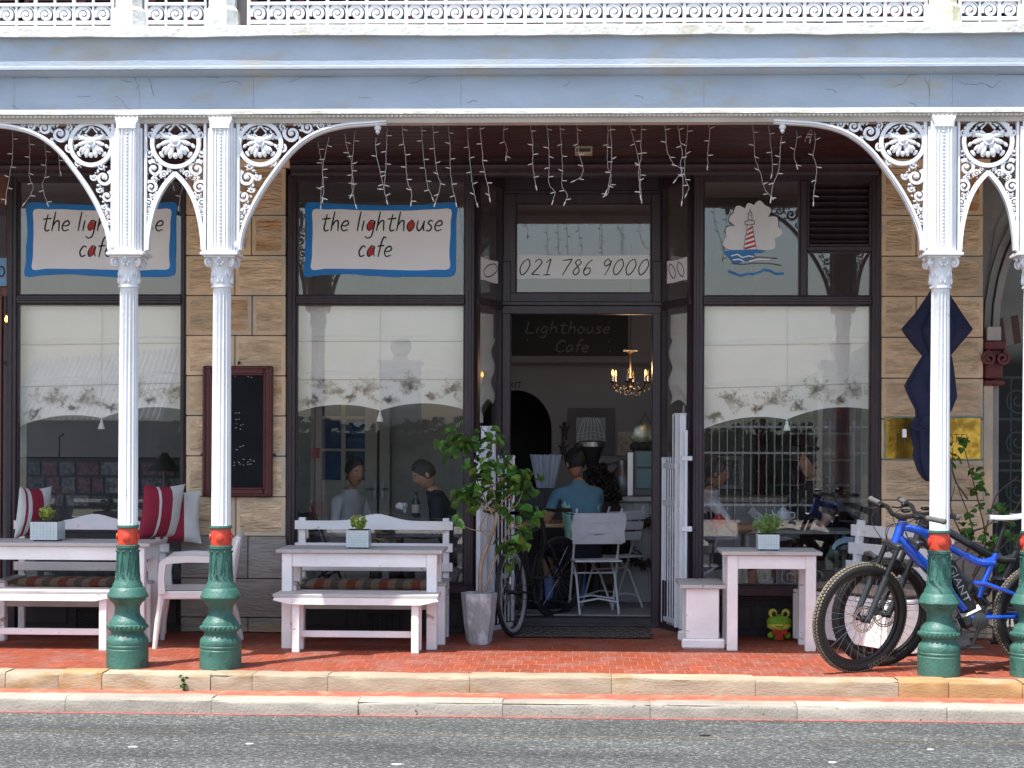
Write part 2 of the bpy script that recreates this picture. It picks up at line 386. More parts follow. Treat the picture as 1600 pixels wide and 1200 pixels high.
f1 = MB(); f1.prof_x([(11.80, Zb+.02), (11.592, Zb+.02), (11.592, zc(104)), (11.588, zc(105)), (11.588, zc(109)), (11.80, zc(109))], BL, BR); f1.build('upper_fascia', FASC, beam)
f1b = MB(); f1b.prof_x([(11.8, zc(109)), (11.61, zc(109)-.001), (11.64, zc(113)), (11.68, zc(116)), (11.8, zc(116))], BL, BR); f1b.build('bed_moulding', FASC, beam)
xs = [BL]+[WX(p, 11.7, 140) for p in (-420,22,218,396,720,1100,1452,1488)]+[BR]
for a, b_ in zip(xs[:-1], xs[1:]):
    MB().box(a+.0005, b_-.0005, 11.70, 11.80, zc(170)-.01, zc(115), .0008).build('fascia_board', FASC, beam)
wavy('lower_moulding', 11.655, zc(169), zc(177), 11.8, LEDGE, .004, beam)
MB().prof_x([(11.8, zc(177)), (11.672, zc(177)), (11.672, zc(181)), (11.69, zc(182)), (11.69, zc(189.5)), (11.8, zc(189.5))], BL, BR).build('soffit_board', mat('beige_soffit', (.5,.44,.38), .7, .12, 5, .4, 40), beam)  # beige bounce light on the shaded underside is put into this colour
CRK = mat('paint_crack', (.17,.18,.20), .9, .3, 20); rc = random.Random(31); cm_ = MB()
for (px, py, n_, vert) in ((180,150,16,0),(215,140,10,1),(190,125,7,0),(345,128,14,0),(325,120,8,0),(450,128,30,0),(640,130,14,0),(24,120,8,1),(18,165,6,0),(120,150,9,0),(240,150,12,1),(560,152,8,0),(1395,135,20,0),(1452,150,12,1),(1420,160,10,0),(1500,128,26,0),(1555,118,18,0),(1290,140,8,0),(1340,118,5,0),(880,135,6,0),(990,150,7,0),(290,80,6,1),(60,118,7,0),(730,160,7,0)):
    p_ = at(px, py, 11.6985); pts = []; a_ = rc.uniform(-.3,.3)+(pi/2 if vert else 0)
    for k in range(n_): pts.append((p_.x, 11.6985, min(max(p_.z, zc(168)), zc(117)))); p_ = p_+Vector((cos(a_),0,sin(a_)))*.012; a_ += rc.uniform(-.6,.6)-(a_-(pi/2 if vert else 0))*.15
    cm_.ribbon(pts, [.0012+.0016*rc.random() for _ in pts], .002)
o = cm_.build('paint_cracks', CRK, beam); o['kind'] = 'stuff'
den = MB(); x = -4
while x < 4.4: den.box(x, x+.014, 11.664, 11.674, zc(181), zc(178.5)); x += .03
o = den.build('dentils', LEDGE, beam)
# balcony floor / verandah ceiling with boards
ceil = struct('verandah_ceiling', MB().box(BL, BR, 11.80, F+.9, 3.76, Zt-.02), CEIL)
for i in range(20):
    y = 11.83+i*.15
    if y > F+.75: break
    MB().box(BL, BR, y, y+.142, 3.735, 3.758, .006).build('ceiling_board', CEIL, ceil)
# upper wall behind the balcony, with shutters and windows
MARO = mat('maroon_timber', (.11,.018,.022), .5, .2, 5)
up = thing('upper_storey', 'shaded upper wall with maroon window frames behind the balcony railing', 'building', (0, F, Zt))
MB().box(BL, BR, F, F+.3, Zt-.01, 8.2).build('wall', mat('upper_plaster', (.4,.36,.33), .8), up)
MB().box(BL, BR, 12.3, F+.3, 8.2, 8.4).build('balcony_roof', CEIL, up)
DARKG = glass('upper_glass', .12); 
for i, px in enumerate(range(-40, 1700, 170)):
    x = WX(px, F, 20); w = [.42,.5,.36][i % 3]
    fr = MB(); fr.box(x-w, x-w+.08, F-.05, F, Zt, 7.2).box(x+w-.08, x+w, F-.05, F, Zt, 7.2).box(x-w, x+w, F-.048, F, 5.0, 5.1).box(x-.03, x+.03, F-.046, F, Zt, 7.2)
    f_ = fr.build('window_frame', MARO, up)
    MB().box(x-w+.08, x+w-.08, F-.02, F-.012, Zt, 7.2).build('pane', mat('night_glass', (.02,.03,.045), .06, .1, 3) if i == 0 else bpy.data.materials['night_glass'], f_)
# ------------------------------------------------------------ balcony railing
def spiral(cx, cz, r, turns=1.6, a0=0, dirn=1, n=26, y=0):
    return [(cx+r*(1-t/n*.82)*cos(a0+dirn*2*pi*turns*t/n), y, cz+r*(1-t/n*.82)*sin(a0+dirn*2*pi*turns*t/n)) for t in range(n+1)]
YB = 11.66
s_c = FPX/YB
U = 31.0/s_c
scm = MB(); sp = spiral(0, 0, .049, 1.55, radians(200), -1); scm.ribbon(sp, [.021-.008*abs(i/26-.3) for i in range(27)], .016); scm.sph((0,0,0), (.012,.01,.012), 8, 5)
arc = [(U*.47*cos(t), 0, -.005+.062*sin(t)) for t in [pi*k/12 for k in range(13)]]; scm.ribbon(arc, .009, .012)
scm.ribbon([(-U*.47,0,-.005),(-U*.45,0,-.05)], .009, .012).ribbon([(U*.47,0,-.005),(U*.45,0,-.05)], .009, .012)
scmesh = scm.mesh('scroll', WHT)
def rail(px0, px1, lab):
    xa, xb = WX(px0, YB, 20), WX(px1, YB, 20); z0 = Zt
    t = thing('balcony_railing', lab, 'railing', ((xa+xb)/2, YB, z0), group='white cast iron balcony railings')
    zl, zu = z0+.045, z0+.165
    for (a, b_) in ((zl-.010, zl+.012), (zu-.008, zu+.012)): MB().box(xa, xb, YB-.018, YB+.018, a, b_, .003).build('rail', WHT, t)
    MB().box(xa, xb, YB-.025, YB+.025, z0+.93, z0+.97, .005).build('handrail', WHT, t)
    n = max(1, round((xb-xa)/U)); u = (xb-xa)/n
    for i in range(n+1):
        x = xa+i*u; w = .011 if i % 2 == 0 else .007
        MB().box(x-w, x+w, YB-.011, YB+.011, z0, z0+.93, .002).build('baluster', WHT, t)
        if i < n: inst('scroll', scmesh, t, (x+u/2, YB, (zl+zu)/2-.004), scale=(u/U,1,1))
rail(-420, 176, 'length of white scrolled iron balcony railing at the far left of the picture')
rail(229, 321, 'short white scrolled railing between the two close balcony pillars')
rail(389, 1446, 'long middle run of white scrolled iron balcony railing over the cafe front')
rail(1500, 1592, 'short white scrolled railing at the upper right corner')
for px, lab in ((202,'left of the two close octagonal white pillars standing on the balcony ledge'), (347.5,'right of the two close octagonal white pillars on the balcony ledge'), (1473,'yellowish white octagonal pillar on the balcony ledge at the upper right'), (1618,'octagonal balcony pillar cut off by the right edge of the picture')):
    x = WX(px, YB, 20); t = thing('balcony_pillar', lab, 'pillar', (x, YB, Zt), group='octagonal balcony pillars')
    w = 25.5/s_c*1.06
    prof = [(w*1.02,-.012),(w*1.05,.03),(w*1.03,.05),(w*1.02,.115),(w*.95,.13),(w*.84,.142),(w*.83,.15),(w*.83,3.9)]
    mb = MB(); mb.lathe(prof, (0,0,0), 8); R = Matrix.Rotation(pi/8, 4, 'Z'); mb.xf(R); mb.xf(Matrix.Translation((x, YB+.02, Zt)))
    mb.build('shaft', LEDGE if px != 1473 else mat('yellowed_plaster', (.74,.68,.5), .8, .1, 8, .9, 25, bdist=.01), t, ang=20)
# ------------------------------------------------------------ iron columns with lace
S = FPX/YC
def cz(py): return (1053.0-py)/S
FL = [(0,0)]
def spandrel_scrolls(par, items, y):
    for (x, z, r, a0, d) in items:
        mb = MB(); p = spiral(x, z, r, 1.35, a0, d, 20, y); mb.ribbon(p, [r*.46-.28*r*i/20 for i in range(21)], .024); mb.sph((x, y-.008, z), (r*.26, .016, r*.26), 8, 5)
        for k in range(3):
            a = a0+pi+d*k*.9; mb.sph((x+r*1.12*cos(a), y, z+r*1.12*sin(a)), (r*.28,.011,r*.16), 6, 4, Matrix.Rotation(-a+.8, 3, 'Y'))
        mb.build('scroll', WHT, par)
def rosette(par, x, z, r, y):
    mb = MB()
    mb.sph((x, y-.02, z+.1*r), (r*.2,.02,r*.2), 10, 6)
    mb.ribbon([(x+r*.24*cos(t), y-.02, z+.1*r+r*.24*sin(t)) for t in [2*pi*k/14 for k in range(14)]], r*.09, .02, closed=True)
    for s in (-1, 1):
        for (dx, dz, l, w, a) in ((.42,.30,.38,.13,.25),(.62,.42,.22,.10,.7),(.5,.02,.30,.12,-.35),(.34,-.28,.36,.15,-1.0),(.22,-.48,.30,.14,-1.35),(.55,-.3,.2,.09,-.9),(.12,-.2,.22,.1,-1.5)):
            mb.sph((x+s*dx*r, y-.010, z+dz*r), (l*r, .016, w*r), 8, 5, Matrix.Rotation(-s*a, 3, 'Y'))
    mb.sph((x, y-.01, z-.62*r), (.13*r,.016,.16*r), 8, 5)
    # pierced upper half: crescents and a pointed leaf
    for s in (-1, 1):
        mb.ribbon([(x+s*r*(.78-.62*t), y, z+r*(.34+.52*sin(t*pi/2))) for t in [k/6 for k in range(7)]], [r*.06+r*.14*sin(pi*k/6) for k in range(7)], .02)
        mb.ribbon([(x+s*1.0*r, y, z+.30*r), (x+s*.62*r, y, z+.44*r), (x+s*.30*r, y, z+.72*r), (x+s*.0*r, y, z+1.0*r)], [r*.16,r*.20,r*.16,r*.08], .02)
        mb.ribbon([(x+s*.55*r, y, z+.80*r), (x+s*.35*r, y, z+.5*r), (x+s*.05*r, y, z+.30*r)], [r*.06,r*.16,r*.10], .02)
        mb.sph((x+s*.85*r, y, z-.12*r), (.16*r,.012,.10*r), 6, 4, Matrix.Rotation(s*.8, 3, 'Y')); mb.sph((x+s*.70*r, y, z-.55*r), (.18*r,.012,.10*r), 6, 4, Matrix.Rotation(-s*.9, 3, 'Y'))
        mb.ribbon([(x+s*.75*r, y, z+.28*r), (x+s*.25*r, y, z+.36*r)], r*.12, .02)
    mb.build('rosette', WHT, par)
YL = 11.72
def wide_bracket(col, cx, sg, seed=0):   # sg=+1 spreads to the right of the column centre
    X = lambda px: cx+sg*(px-347)/S
    Z = lambda py: cz(py)
    arch = [(376,396),(377,382),(383,358),(396,328),(414,297),(434,269),(456,242),(480,222),(506,209),(540,201),(575,198),(606,196)]
    P = smooth_path([(X(a), YL, Z(b_)) for a, b_ in arch], 4)
    mb = MB(); mb.ribbon(P, .030, .050); mb.ribbon([(p.x-sg*.0, YL-.03, p.z+.004) for p in P], .012, .018)
    o = mb.build('bracket', WHT, col)
    hb = MB(); hb.prism([(X(372), Z(190)), (X(618), Z(190)), (X(612), Z(193)), (X(600), Z(196)), (X(560), Z(197)), (X(530), Z(196.5)), (X(372), Z(197))][::sg], YL-.02, YL+.02); hb.build('head_bar', WHT, o)
    MB().box(X(370), X(375), YL-.02, YL+.02, Z(398), Z(190)).build('side_bar', WHT, o)
    r = 33/S; rx, rz = X(407), Z(229)
    MB().ribbon([(rx+r*cos(t), YL, rz+r*sin(t)) for t in [2*pi*k/36 for k in range(36)]], .027, .034, closed=True).build('ring', WHT, o)
    rosette(o, rx, rz, r*.86, YL)
    sc = [(387,282,13,2.2,1),(381.5,311,9.5,2.2,1),(379,334,7,2.2,1),(377.5,352,5,2.2,1),(378,206,6,1,-1),(457,213,13,2.6,1),(482,204,9,2.6,1),(503,201,6,2.6,1),(441,236,7,1,-1),(402,281,6,.5,-1),(443,203,6,1,1),(427,259,6,2,-1),(390,264,6,1,-1),(393,301,5,.4,-1),(385,327,4.5,.4,-1),(378.5,343,4,1,1),(494,196.5,4.5,1,1),(470,197.5,5,1,1),(516,198.5,4,1,1),(470,226,4.5,2,-1),(429,203,5,2,1)]
    spandrel_scrolls(o, [(X(a), Z(b_), c_/S, (q if sg > 0 else pi-q), sg*d) for a, b_, c_, q, d in sc], YL)
    px_ = X(592); pr = [(.001,0),(.006,.008),(.016,.016),(.012,.026),(.020,.034),(.024,.046),(.018,.056),(.028,.064),(.030,.074),(.026,.078)]
    MB().lathe(pr, (px_, YL, Z(215)), 12).build('pendant', WHT, o)
    fo = MB().lathe([(.001,-.015),(.018,-.01),(.022,.0),(.018,.01),(.001,.015)], (0,0,0), 10); fo.xf(Matrix.Translation((X(372), YL-.03, Z(388))) @ Matrix.Rotation(pi/2, 4, 'X')); fo.build('boss', WHT, o)
def lace_arch(c1, c2, lab):
    mx = (c1+c2)/2; h = (c2-c1)/2/ (72.75/S)
    t = thing('iron_lace_arch', lab, 'ironwork', (mx, YL, 3.0), group='pointed lace arches between paired columns')
    X = lambda px: mx+(px-274.25)/S*h
    for s in (-1, 1):
        A = [(230,396),(231,380),(235,352),(243,322),(255,298),(266,284),(275,275)]
        P = smooth_path([(mx+s*(X(274.25)-X(a)), YL, cz(b_)) for a, b_ in A], 4)
        MB().ribbon(P, .030, .05).build('arch_bar', WHT, t)
        MB().box(mx+s*(X(274.25)-X(226)), mx+s*(X(274.25)-X(230)), YL-.02, YL+.02, cz(398), cz(190)).build('side_bar', WHT, t)
        sc = [(241,268,13,2.3,-1),(236.5,297,10,2.3,-1),(233,322,7,2.3,-1),(232,343,5,2.3,-1),(236,214,8,1.5,-1),(256,277,6,0,1),(234,244,7,2,1),(243,283,5,1,1),(246,256,5,0,1),(238.5,311,4.5,1,-1),(234.5,333,3.5,1,1),(245,204,4.5,1,1),(265,270,4,1,1)]
        spandrel_scrolls(t, [(mx+s*(X(274.25)-X(a)), cz(b_), c_/S, (q if s < 0 else pi-q), -s*d) for a, b_, c_, q, d in sc], YL)
    r = 37/S
    MB().ribbon([(mx+r*cos(u), YL, cz(228)+r*sin(u)) for u in [2*pi*k/36 for k in range(36)]], .027, .034, closed=True).build('ring', WHT, t)
    rosette(t, mx, cz(228), r*.86, YL)
    MB().box(X(226), X(322.5), YL-.02, YL+.02, cz(197), cz(190)).build('head_bar', WHT, t)
def column(px, lab, bracket):
    cx = WX(px, YC, 700)
    t = thing('verandah_column', lab, 'column', (cx, YC, 0), group='cast iron verandah columns')
    R = lambda hw: hw/S
    pb = [(1053,32.7),(1024,32.7),(1023,32.0),(1021,32.0),(1020,32.7),(1018,32.7),(1017,32.0),(1015,32.5),(1010,32.3),(1006,30.5),(1003,27.5),(999,25.5),(996,25.8),(994.5,28.5),(992,30),(986,30),(984.5,28.5),(981,27.8),(977,25),(972,21),(968,19.3),(962,19),(957,19.5),(952,22.5),(947,27.5),(944,28.5),(943,31.5),(941,32.3),(939,31.8),(935,29.5),(931,27.8),(928,26),(926.5,24),(921,22.5),(916,19.6),(908,18),(896,17),(870,16.4),(866,16.6),(865,18.2),(861,18.2),(860,16)]
    MB().lathe([(R(w), cz(y)) for y, w in pb], (cx, YC, 0), 44).build('base', GREEN, t, ang=26)
    be = MB()
    for k in range(26):
        a = 2*pi*k/26; be.sph((cx+R(30.6)*cos(a), YC+R(30.6)*sin(a), cz(989)), (.011,.011,.013), 6, 4)
    be.build('bead_ring', GREEN, t)
    orn = MB()
    for k in range(10):
        a = 2*pi*k/10
        def pt(da, y, o=.003): rr = R(16.7+max(0,(y-896))*.09)+o; return (cx+rr*cos(a+da), YC+rr*sin(a+da), cz(y))
        orn.tube([pt(0,870), pt(.14,905)], .0032, 5); orn.tube([pt(.02,870), pt(-.14,905)], .0032, 5)
        orn.tube([pt(.14+.06*cos(u), 909+4*sin(u)) for u in [2*pi*j/8 for j in range(8)]], .0035, 5, closed=True)
        orn.tube([pt(.31+.05*cos(u), 914+3.2*sin(u)) for u in [2*pi*j/8 for j in range(8)]], .0032, 5, closed=True)
        orn.sph(pt(.2,870), .008, 6, 4)
    orn.build('cast_tracery', GREEN, t)
    cb = MB().lathe([(R(15.4),cz(860.5)),(R(15.8),cz(858)),(R(15.8),cz(836)),(R(15.4),cz(833.5))], (cx,YC,0), 32)
    o = cb.build('collar', RED, t)
    for a in (-pi/2, 0, pi/2, pi):
        bb = MB().lathe([(.026,0),(.026,.006),(.020,.009),(.001,.009)], (0,0,0), 16); bb.xf(Matrix.Translation((cx+R(15.6)*cos(a+.04), YC+R(15.6)*sin(a+.04), cz(847.5))) @ Matrix.Rotation(a+.04, 4, 'Z') @ Matrix.Rotation(pi/2, 4, 'Y')); bb.build('boss', RED, o)
    MB().lathe([(R(16),cz(834)),(R(17.6),cz(832.5)),(R(17.2),cz(829.5)),(R(15),cz(828.5))], (cx,YC,0), 28).build('neck_ring', GREEN, t)
    # fluted shaft
    sh = MB(); n = 96; rows = [(829,15.4,.0),(826,15.4,1),(640,15.0,1),(463,14.2,1),(460,14.2,0),(455,14.2,0)]
    vs = []
    for (y, w, fl) in rows:
        for k in range(n):
            a = 2*pi*k/n; ph = (k % 6)/6; dd = .0085*fl*(abs(sin(pi*ph))**.6 if ph else 0); rr = R(w)-dd
            vs.append((cx+rr*cos(a), YC+rr*sin(a), cz(y)))
    sh.add(vs, [(i*n+k, i*n+(k+1) % n, (i+1)*n+(k+1) % n, (i+1)*n+k) for i in range(len(rows)-1) for k in range(n)])
    sh.build('shaft', WHT, t, ang=50)
    # capital
    ca = MB().lathe([(R(14.4),cz(456)),(R(16.6),cz(455)),(R(16.8),cz(452.5)),(R(14.6),cz(451)),(R(15),cz(440)),(R(16.5),cz(428)),(R(20),cz(414)),(R(23),cz(408)),(R(24),cz(407))], (cx,YC,0), 28)
    for (y0_, y1_, w) in ((406,409,25),(401.5,406,29.5),(399,401.5,27)): ca.box(cx-R(w), cx+R(w), YC-R(w), YC+R(w), cz(y1_), cz(y0_), .004)
    c_ = ca.build('capital', WHT, t)
    vl = MB()
    for a in range(4):
        an = pi/4+a*pi/2; ux, uy = cos(an), sin(an)
        p = [(cx+ux*(R(25)-R(q*1.0)*0+R(r_)*cos(th)), YC+uy*(R(25)+R(r_)*cos(th)), cz(417)+R(r_)*sin(th)) for (r_, th, q) in [(7.5*(1-k/16*.8), 1.6-k/16*8, 0) for k in range(17)]]
        vl.tube(p, .009, 6); vl.sph((cx+ux*R(25), YC+uy*R(25), cz(417)), .014, 8, 5)
    vl.build('volutes', WHT, c_)
    lf = MB()
    for k in range(8):
        an = k*pi/4; big = k % 2 == 0
        for (y_, w_, l_, dz) in (((444,15.9,9,0),) if big else ((434,16.2,9,0),)):
            for s in (-.22, 0, .22):
                lf.sph((cx+R(w_)*cos(an+s), YC+R(w_)*sin(an+s), cz(y_-(0 if s else 3))), (.010,.010,R(l_)*.62), 6, 5)
        if big:
            for s in (-1, 1):
                for q in range(3): lf.sph((cx+R(20+q*.8)*cos(an+s*.13*q), YC+R(21+q*.8)*sin(an+s*.13*q), cz(419-q*1.2+(q%2)*2)), (.010,.010,.012), 6, 4)
            lf.sph((cx+R(25)*cos(an), YC+R(25)*sin(an), cz(410)), .012, 6, 5)
    lf.build('acanthus_leaves', WHT, c_)
    # upper pilaster section
    up_ = MB(); w = R(15)
    up_.box(cx-w, cx+w, YC-w-.012, YC+w, cz(398), cz(200), .002)
    for s in (-1, 1):
        up_.box(cx+s*w, cx+s*(w+.014), YC-w+.004, YC+w, cz(398), cz(197), .002)
        up_.box(cx+s*(w+.014), cx+s*(w+.030), YC-w+.024, YC+w-.01, cz(398), cz(205), .002)
        for q in (0.42, .72): up_.box(cx+s*w*q, cx+s*w*(q+.14), YC-w-.020, YC-w-.010, cz(396), cz(206), .002)
    up_.prism([(cx-w*.95, cz(207)), (cx+w*.95, cz(207)), (cx+w*.95, cz(201)), (cx+w*1.2, cz(194)), (cx+w*1.2, cz(190)), (cx-w*1.2, cz(190)), (cx-w*1.2, cz(194)), (cx-w*.95, cz(201))], YC-w-.026, YC+w)
    u_ = up_.build('upper_shaft', WHT, t)
    bd = MB(); y = 204
    while y < 396: bd.sph((cx, YC-w-.016, cz(y)), (.0085,.009,.0075), 6, 4); y += 5.4
    bd.build('bead_strip', WHT, u_)
    if bracket: wide_bracket(t, cx, bracket)
    return cx
c1 = column(200.5, 'white and green iron column with red collar, leftmost of the columns', -1)
c2 = column(346, 'second iron column from the left, green foot and red collar, in front of the framed blackboard', 1)
c3 = column(1468.5, 'iron column with green foot in front of the blue mountain bike and folded umbrella', -1)
c4 = column(1613, 'iron column cut off by the right edge of the picture', 1)
lace_arch(c1, c2, 'white pointed lace arch between the two left iron columns')
lace_arch(c3, c4, 'white pointed lace arch between the columns at the right edge')
# ------------------------------------------------------------ stone pilasters
def pilaster(px0, px1, rows, base_rows, lab, rusty, seed, bx=(8,-0)):
    random.seed(seed)
    x0, x1 = WX(px0, F, 600), WX(px1, F, 600); pxm = (px0+px1)/2
    z = lambda py: WZ(py, F, pxm)
    t = thing('stone_pilaster', lab, 'pilaster', ((x0+x1)/2, F, 0), group='sandstone pilasters of the shopfront')
    MB().box(x0+.01, x1-.01, F+.02, F+.35, 0, 3.74).build('core', MORTAR, t)
    def stone(a, b_, za, zb_, y, m_in, thick=.06):
        cx_, cz_ = (a+b_)/2, (za+zb_)/2; w, h = b_-a-.007, zb_-za-.007
        mb = MB(); mb.box(-w/2, w/2, 0, thick, -h/2, h/2, .005)
        mb.mi = 1; iw, ih = w/2-.026, h/2-.026; nx, nz = max(3, int(w/.035)), max(3, int(h/.03))
        def fn(u, v):
            e_ = min(u, 1-u, v, 1-v); X_ = -iw+2*iw*u; Z_ = -ih+2*ih*v
            d = 0 if e_ < 1e-6 else .004+.008*abs(noise.noise(Vector((cx_*7+X_*11, seed, (cz_+Z_)*28))))+.004*noise.noise(Vector((X_*40, seed, Z_*40+cz_)))
            return (X_, .001-d, Z_)
        mb.grid(nx, nz, fn)
        me = mb.mesh('stone', [STONEG if y < F-.01 else STONE, m_in], ang=25)
        o = inst('stone', me, t, (cx_, y, cz_)); return o
    for i, (ra, rb) in enumerate(zip(rows[:-1], rows[1:])):
        za, zb_ = z(rb), z(ra)
        js = [px0, px1] if (i in rusty.get('whole', ())) else [px0, px0+(px1-px0)*(.68 if i % 2 else .5), px1]
        js = rusty.get(i, js)
        for k, (a, b_) in enumerate(zip(js[:-1], js[1:])):
            m_in = STONED if (i, k) in rusty['rust'] else STONER
            stone(WX(a, F, ra), WX(b_, F, ra), za, zb_, F, m_in)
    for i, (ra, rb) in enumerate(zip(base_rows[:-1], base_rows[1:])):
        js = [px0-bx[0], px0+(px1-px0)*.62, px1+bx[1]] if i % 2 == 0 else [px0-bx[0], px1+bx[1]]
        for a, b_ in zip(js[:-1], js[1:]):
            stone(WX(a, F-.05, ra), WX(b_, F-.05, ra), max(0.003, WZ(rb, F-.05, pxm)), WZ(ra, F-.05, pxm), F-.05, STONEG, .11)
    cm = MB(); cm.prof_x([(F+.1, z(262)), (F-.005, z(262)), (F-.02, z(259)), (F-.06, z(255)), (F-.075, z(251)), (F-.05, z(246)), (F-.05, z(243)), (F+.1, z(243))], x0-.03, x1+.03); cm.build('cap_moulding', STONE, t)
    return t
pilaster(290, 447, [262,336,399,461.6,524,587,649.6,712.6,776,838], [838,904,965,1001], 'sandstone pilaster holding the framed blackboard, behind the second column', {'rust': {(1,2),(3,1)}, 1: [290,393,447], 2:[290,367,447], 3: [290,345,394,447], 0:[290,368,447], 4:[290,367,447]}|{'rust': {(1,1),(3,1)}}, 1, (8,0))
pilaster(1377, 1537, [262,336,400,463,527,591,655,718,782,848], [848,912,972,1006], 'sandstone pilaster with the brass plate, behind the folded navy umbrella', {'rust': {(0,1)}, 1:[1377,1432,1537], 0:[1377,1500,1537], 2:[1377,1537], 3:[1377,1432,1537], 4:[1377,1537], 5:[1377,1537],6:[1377,1455,1537],8:[1377,1537]}, 2, (0,6))
# ------------------------------------------------------------ shopfront
XL = WX(10, F); XA = WX(290, F); XB = WX(447, F); XC = WX(740, F); XD = WX(1083, F); XE = WX(1377, F)
zT, zU0, zU1, zL1, zS1, zS0 = WZ(272,F), WZ(285,F), WZ(460.5,F), WZ(477,F), WZ(913,F), WZ(933,F)
def bead_frame(mb, x0, x1, z0, z1, w, y0, y1, c=.004):
    mb.box(x0, x0+w, y0, y1, z0, z1, c).box(x1-w, x1, y0, y1, z0, z1, c).box(x0+w, x1-w, y0, y1, z0, z0+w, c).box(x0+w, x1-w, y0, y1, z1-w, z1, c)
def shop_window(x0, x1, pw0, pw1, lab, split=None):
    t = thing('shop_window', lab, 'window', ((x0+x1)/2, F, 0), group='timber shop windows of the cafe')
    fr = MB()
    fr.box(x0, x0+pw0, F, F+.12, 0, zT, .006).box(x1-pw1, x1, F, F+.12, 0, zT, .006)
    fr.box(x0+pw0, x1-pw1, F+.004, F+.12, zU0+.015, zT, .004).box(x0+pw0, x1-pw1, F-.006, F+.12, zL1+.008, zU1-.008, .006)
    fr.box(x0+pw0*.25, x0+pw0*.6, F-.012, F+.01, .35, zT-.02, .005).box(x1-pw1*.6, x1-pw1*.25, F-.012, F+.01, .35, zT-.02, .005)
    fr.box(x0+pw0, x1-pw1, F-.016, F+.01, (zL1+zU1)/2-.012, (zL1+zU1)/2+.012, .005)
    frame = fr.build('frame', FRAME, t)
    a, b_ = x0+pw0, x1-pw1
    def sash(xa, xb, za, zb_):
        m_ = MB(); bead_frame(m_, xa, xb, za, zb_, .012, F+.02, F+.07, .003); s = m_.build('sash', FRAME, t)
        MB().box(xa+.01, xb-.01, F+.045, F+.051, za+.01, zb_-.01).build('pane', GLASS, s, smooth=False)
    if split is None: sash(a, b_, zU1-.01, zU0+.017)
    else:
        s0, s1 = split; sash(a, s0, zU1-.01, zU0+.017)
        MB().box(s0, s1, F-.002, F+.118, zU1-.008, zU0+.016, .005).build('mullion', FRAME, t)
        zm0, zm1 = WZ(392,F,1310), WZ(385,F,1310)
        sash(s1, b_, zU1-.01, zm0); MB().box(s1, b_, F+.002, F+.118, zm0, zm1, .004).build('transom', FRAME, t)
        lv = MB(); bead_frame(lv, s1, b_, zm1, zU0+.017, .02, F+.01, F+.1); lo = lv.build('louvre_frame', FRAME, t)
        n = 10
        for i in range(n):
            z = zm1+.03+(zU0-zm1-.04)*i/(n-1)*.98
            mb = MB(); mb.obox(((s1+b_)/2, F+.055, z), (b_-s1-.045, .055, .012), Matrix.Rotation(radians(-38), 3, 'X'), .002); mb.build('slat', FRAME, lo)
        MB().box(s1+.02, b_-.02, F+.095, F+.1, zm1+.01, zU0).build('backing', BLACK, lo)
    sash(a, b_, zS1+.004, zL1+.010)
    MB().prof_x([(F+.12, zS0), (F-.01, zS0), (F-.015, zS0+.02), (F-.045, zS0+.03), (F-.05, zS1-.02), (F-.03, zS1), (F+.12, zS1+.01)], x0+.002, x1-.002).build('sill', FRAME, t)
    MB().box(a, b_, F+.03, F+.12, 0, zS0-.002, .003).build('stall_riser', mat('stall_riser_paint', (.018,.012,.014), .6, .3, 6, .4, 30) if 'stall_riser_paint' not in bpy.data.materials else bpy.data.materials['stall_riser_paint'], t)
    n = 3
    for i in range(n):
        xa = a+(b_-a)*i/n+.03; xb = a+(b_-a)*(i+1)/n-.03; m_ = MB(); bead_frame(m_, xa, xb, .05, zS0-.04, .02, F+.02, F+.032, .004); m_.build('riser_panel', bpy.data.materials['stall_riser_paint'], t)
    return t
shop_window(XL, XA-.003, .075, .035, 'dark framed shop window at the left, behind the red and white cushions')
shop_window(XB+.003, XC, .07, .075, 'dark framed shop window with two seated diners, left of the open doorway')
shop_window(XD, XE-.003, .075, .075, 'dark framed shop window with the lighthouse picture and louvred vent', split=(WX(1251,F,370), WX(1261,F,370)))
XLL = -6.5
shop_window(XLL-1.8, XLL-.2, .07, .07, 'shop window out of the picture at the far left')
# vents in the risers
for i, (px, py, w) in enumerate(((138,968,22),(597,975,25),(1320,965,20))):
    x = WX(px, F, py); z = WZ(py, F, px)
    t = thing('floor_vent', ['square cast vent below the left shop window','square cast vent under the middle window behind the bench','vent below the right window behind the bicycle wheel'][i], 'vent', (x, F, z-.08), group='cast vents in the stall risers')
    m_ = MB(); bead_frame(m_, x-w/198, x+w/198, z-.09, z+.09, .014, F+.006, F+.03, .003); m_.build('vent_frame', BLACK, t)
    g_ = MB(); VG = mat('vent_grille', (.045,.042,.04), .6) if i == 0 else bpy.data.materials['vent_grille']
    for r in range(6):
        for c_ in range(6):
            cx_, cz_ = x-w/198+.03+c_*(2*w/198-.06)/5, z-.068+r*.027
            g_.ribbon([(cx_+.012*cos(a), F+.018, cz_+.012*sin(a)) for a in [k*pi/3 for k in range(6)]], .004, .008, closed=True)
    g_.build('grille', VG, t)
# cornice above the shopfront
co = thing('shopfront_cornice', 'dark moulded timber cornice running above the shop windows and doorway', 'cornice', (0, F, 3.6))
zq = lambda p: WZ(p, F, 900)
for (a, b_) in ((XLL, XA-.0), (XB+.03, XE-.03)):
    MB().prof_x([(F+.12, zq(274)), (F-.01, zq(274)), (F-.02, zq(270)), (F-.03, zq(269)), (F-.03, zq(266)), (F-.055, zq(262)), (F-.06, zq(259)), (F-.045, zq(257)), (F-.085, zq(252)), (F-.085, zq(249)), (F-.06, zq(247)), (F+.12, zq(246))], a, b_).build('moulding', FRAME, co)
    MB().box(a, b_, F+.02, F+.12, zq(246)+.001, 3.76).build('frieze', CEIL, co)
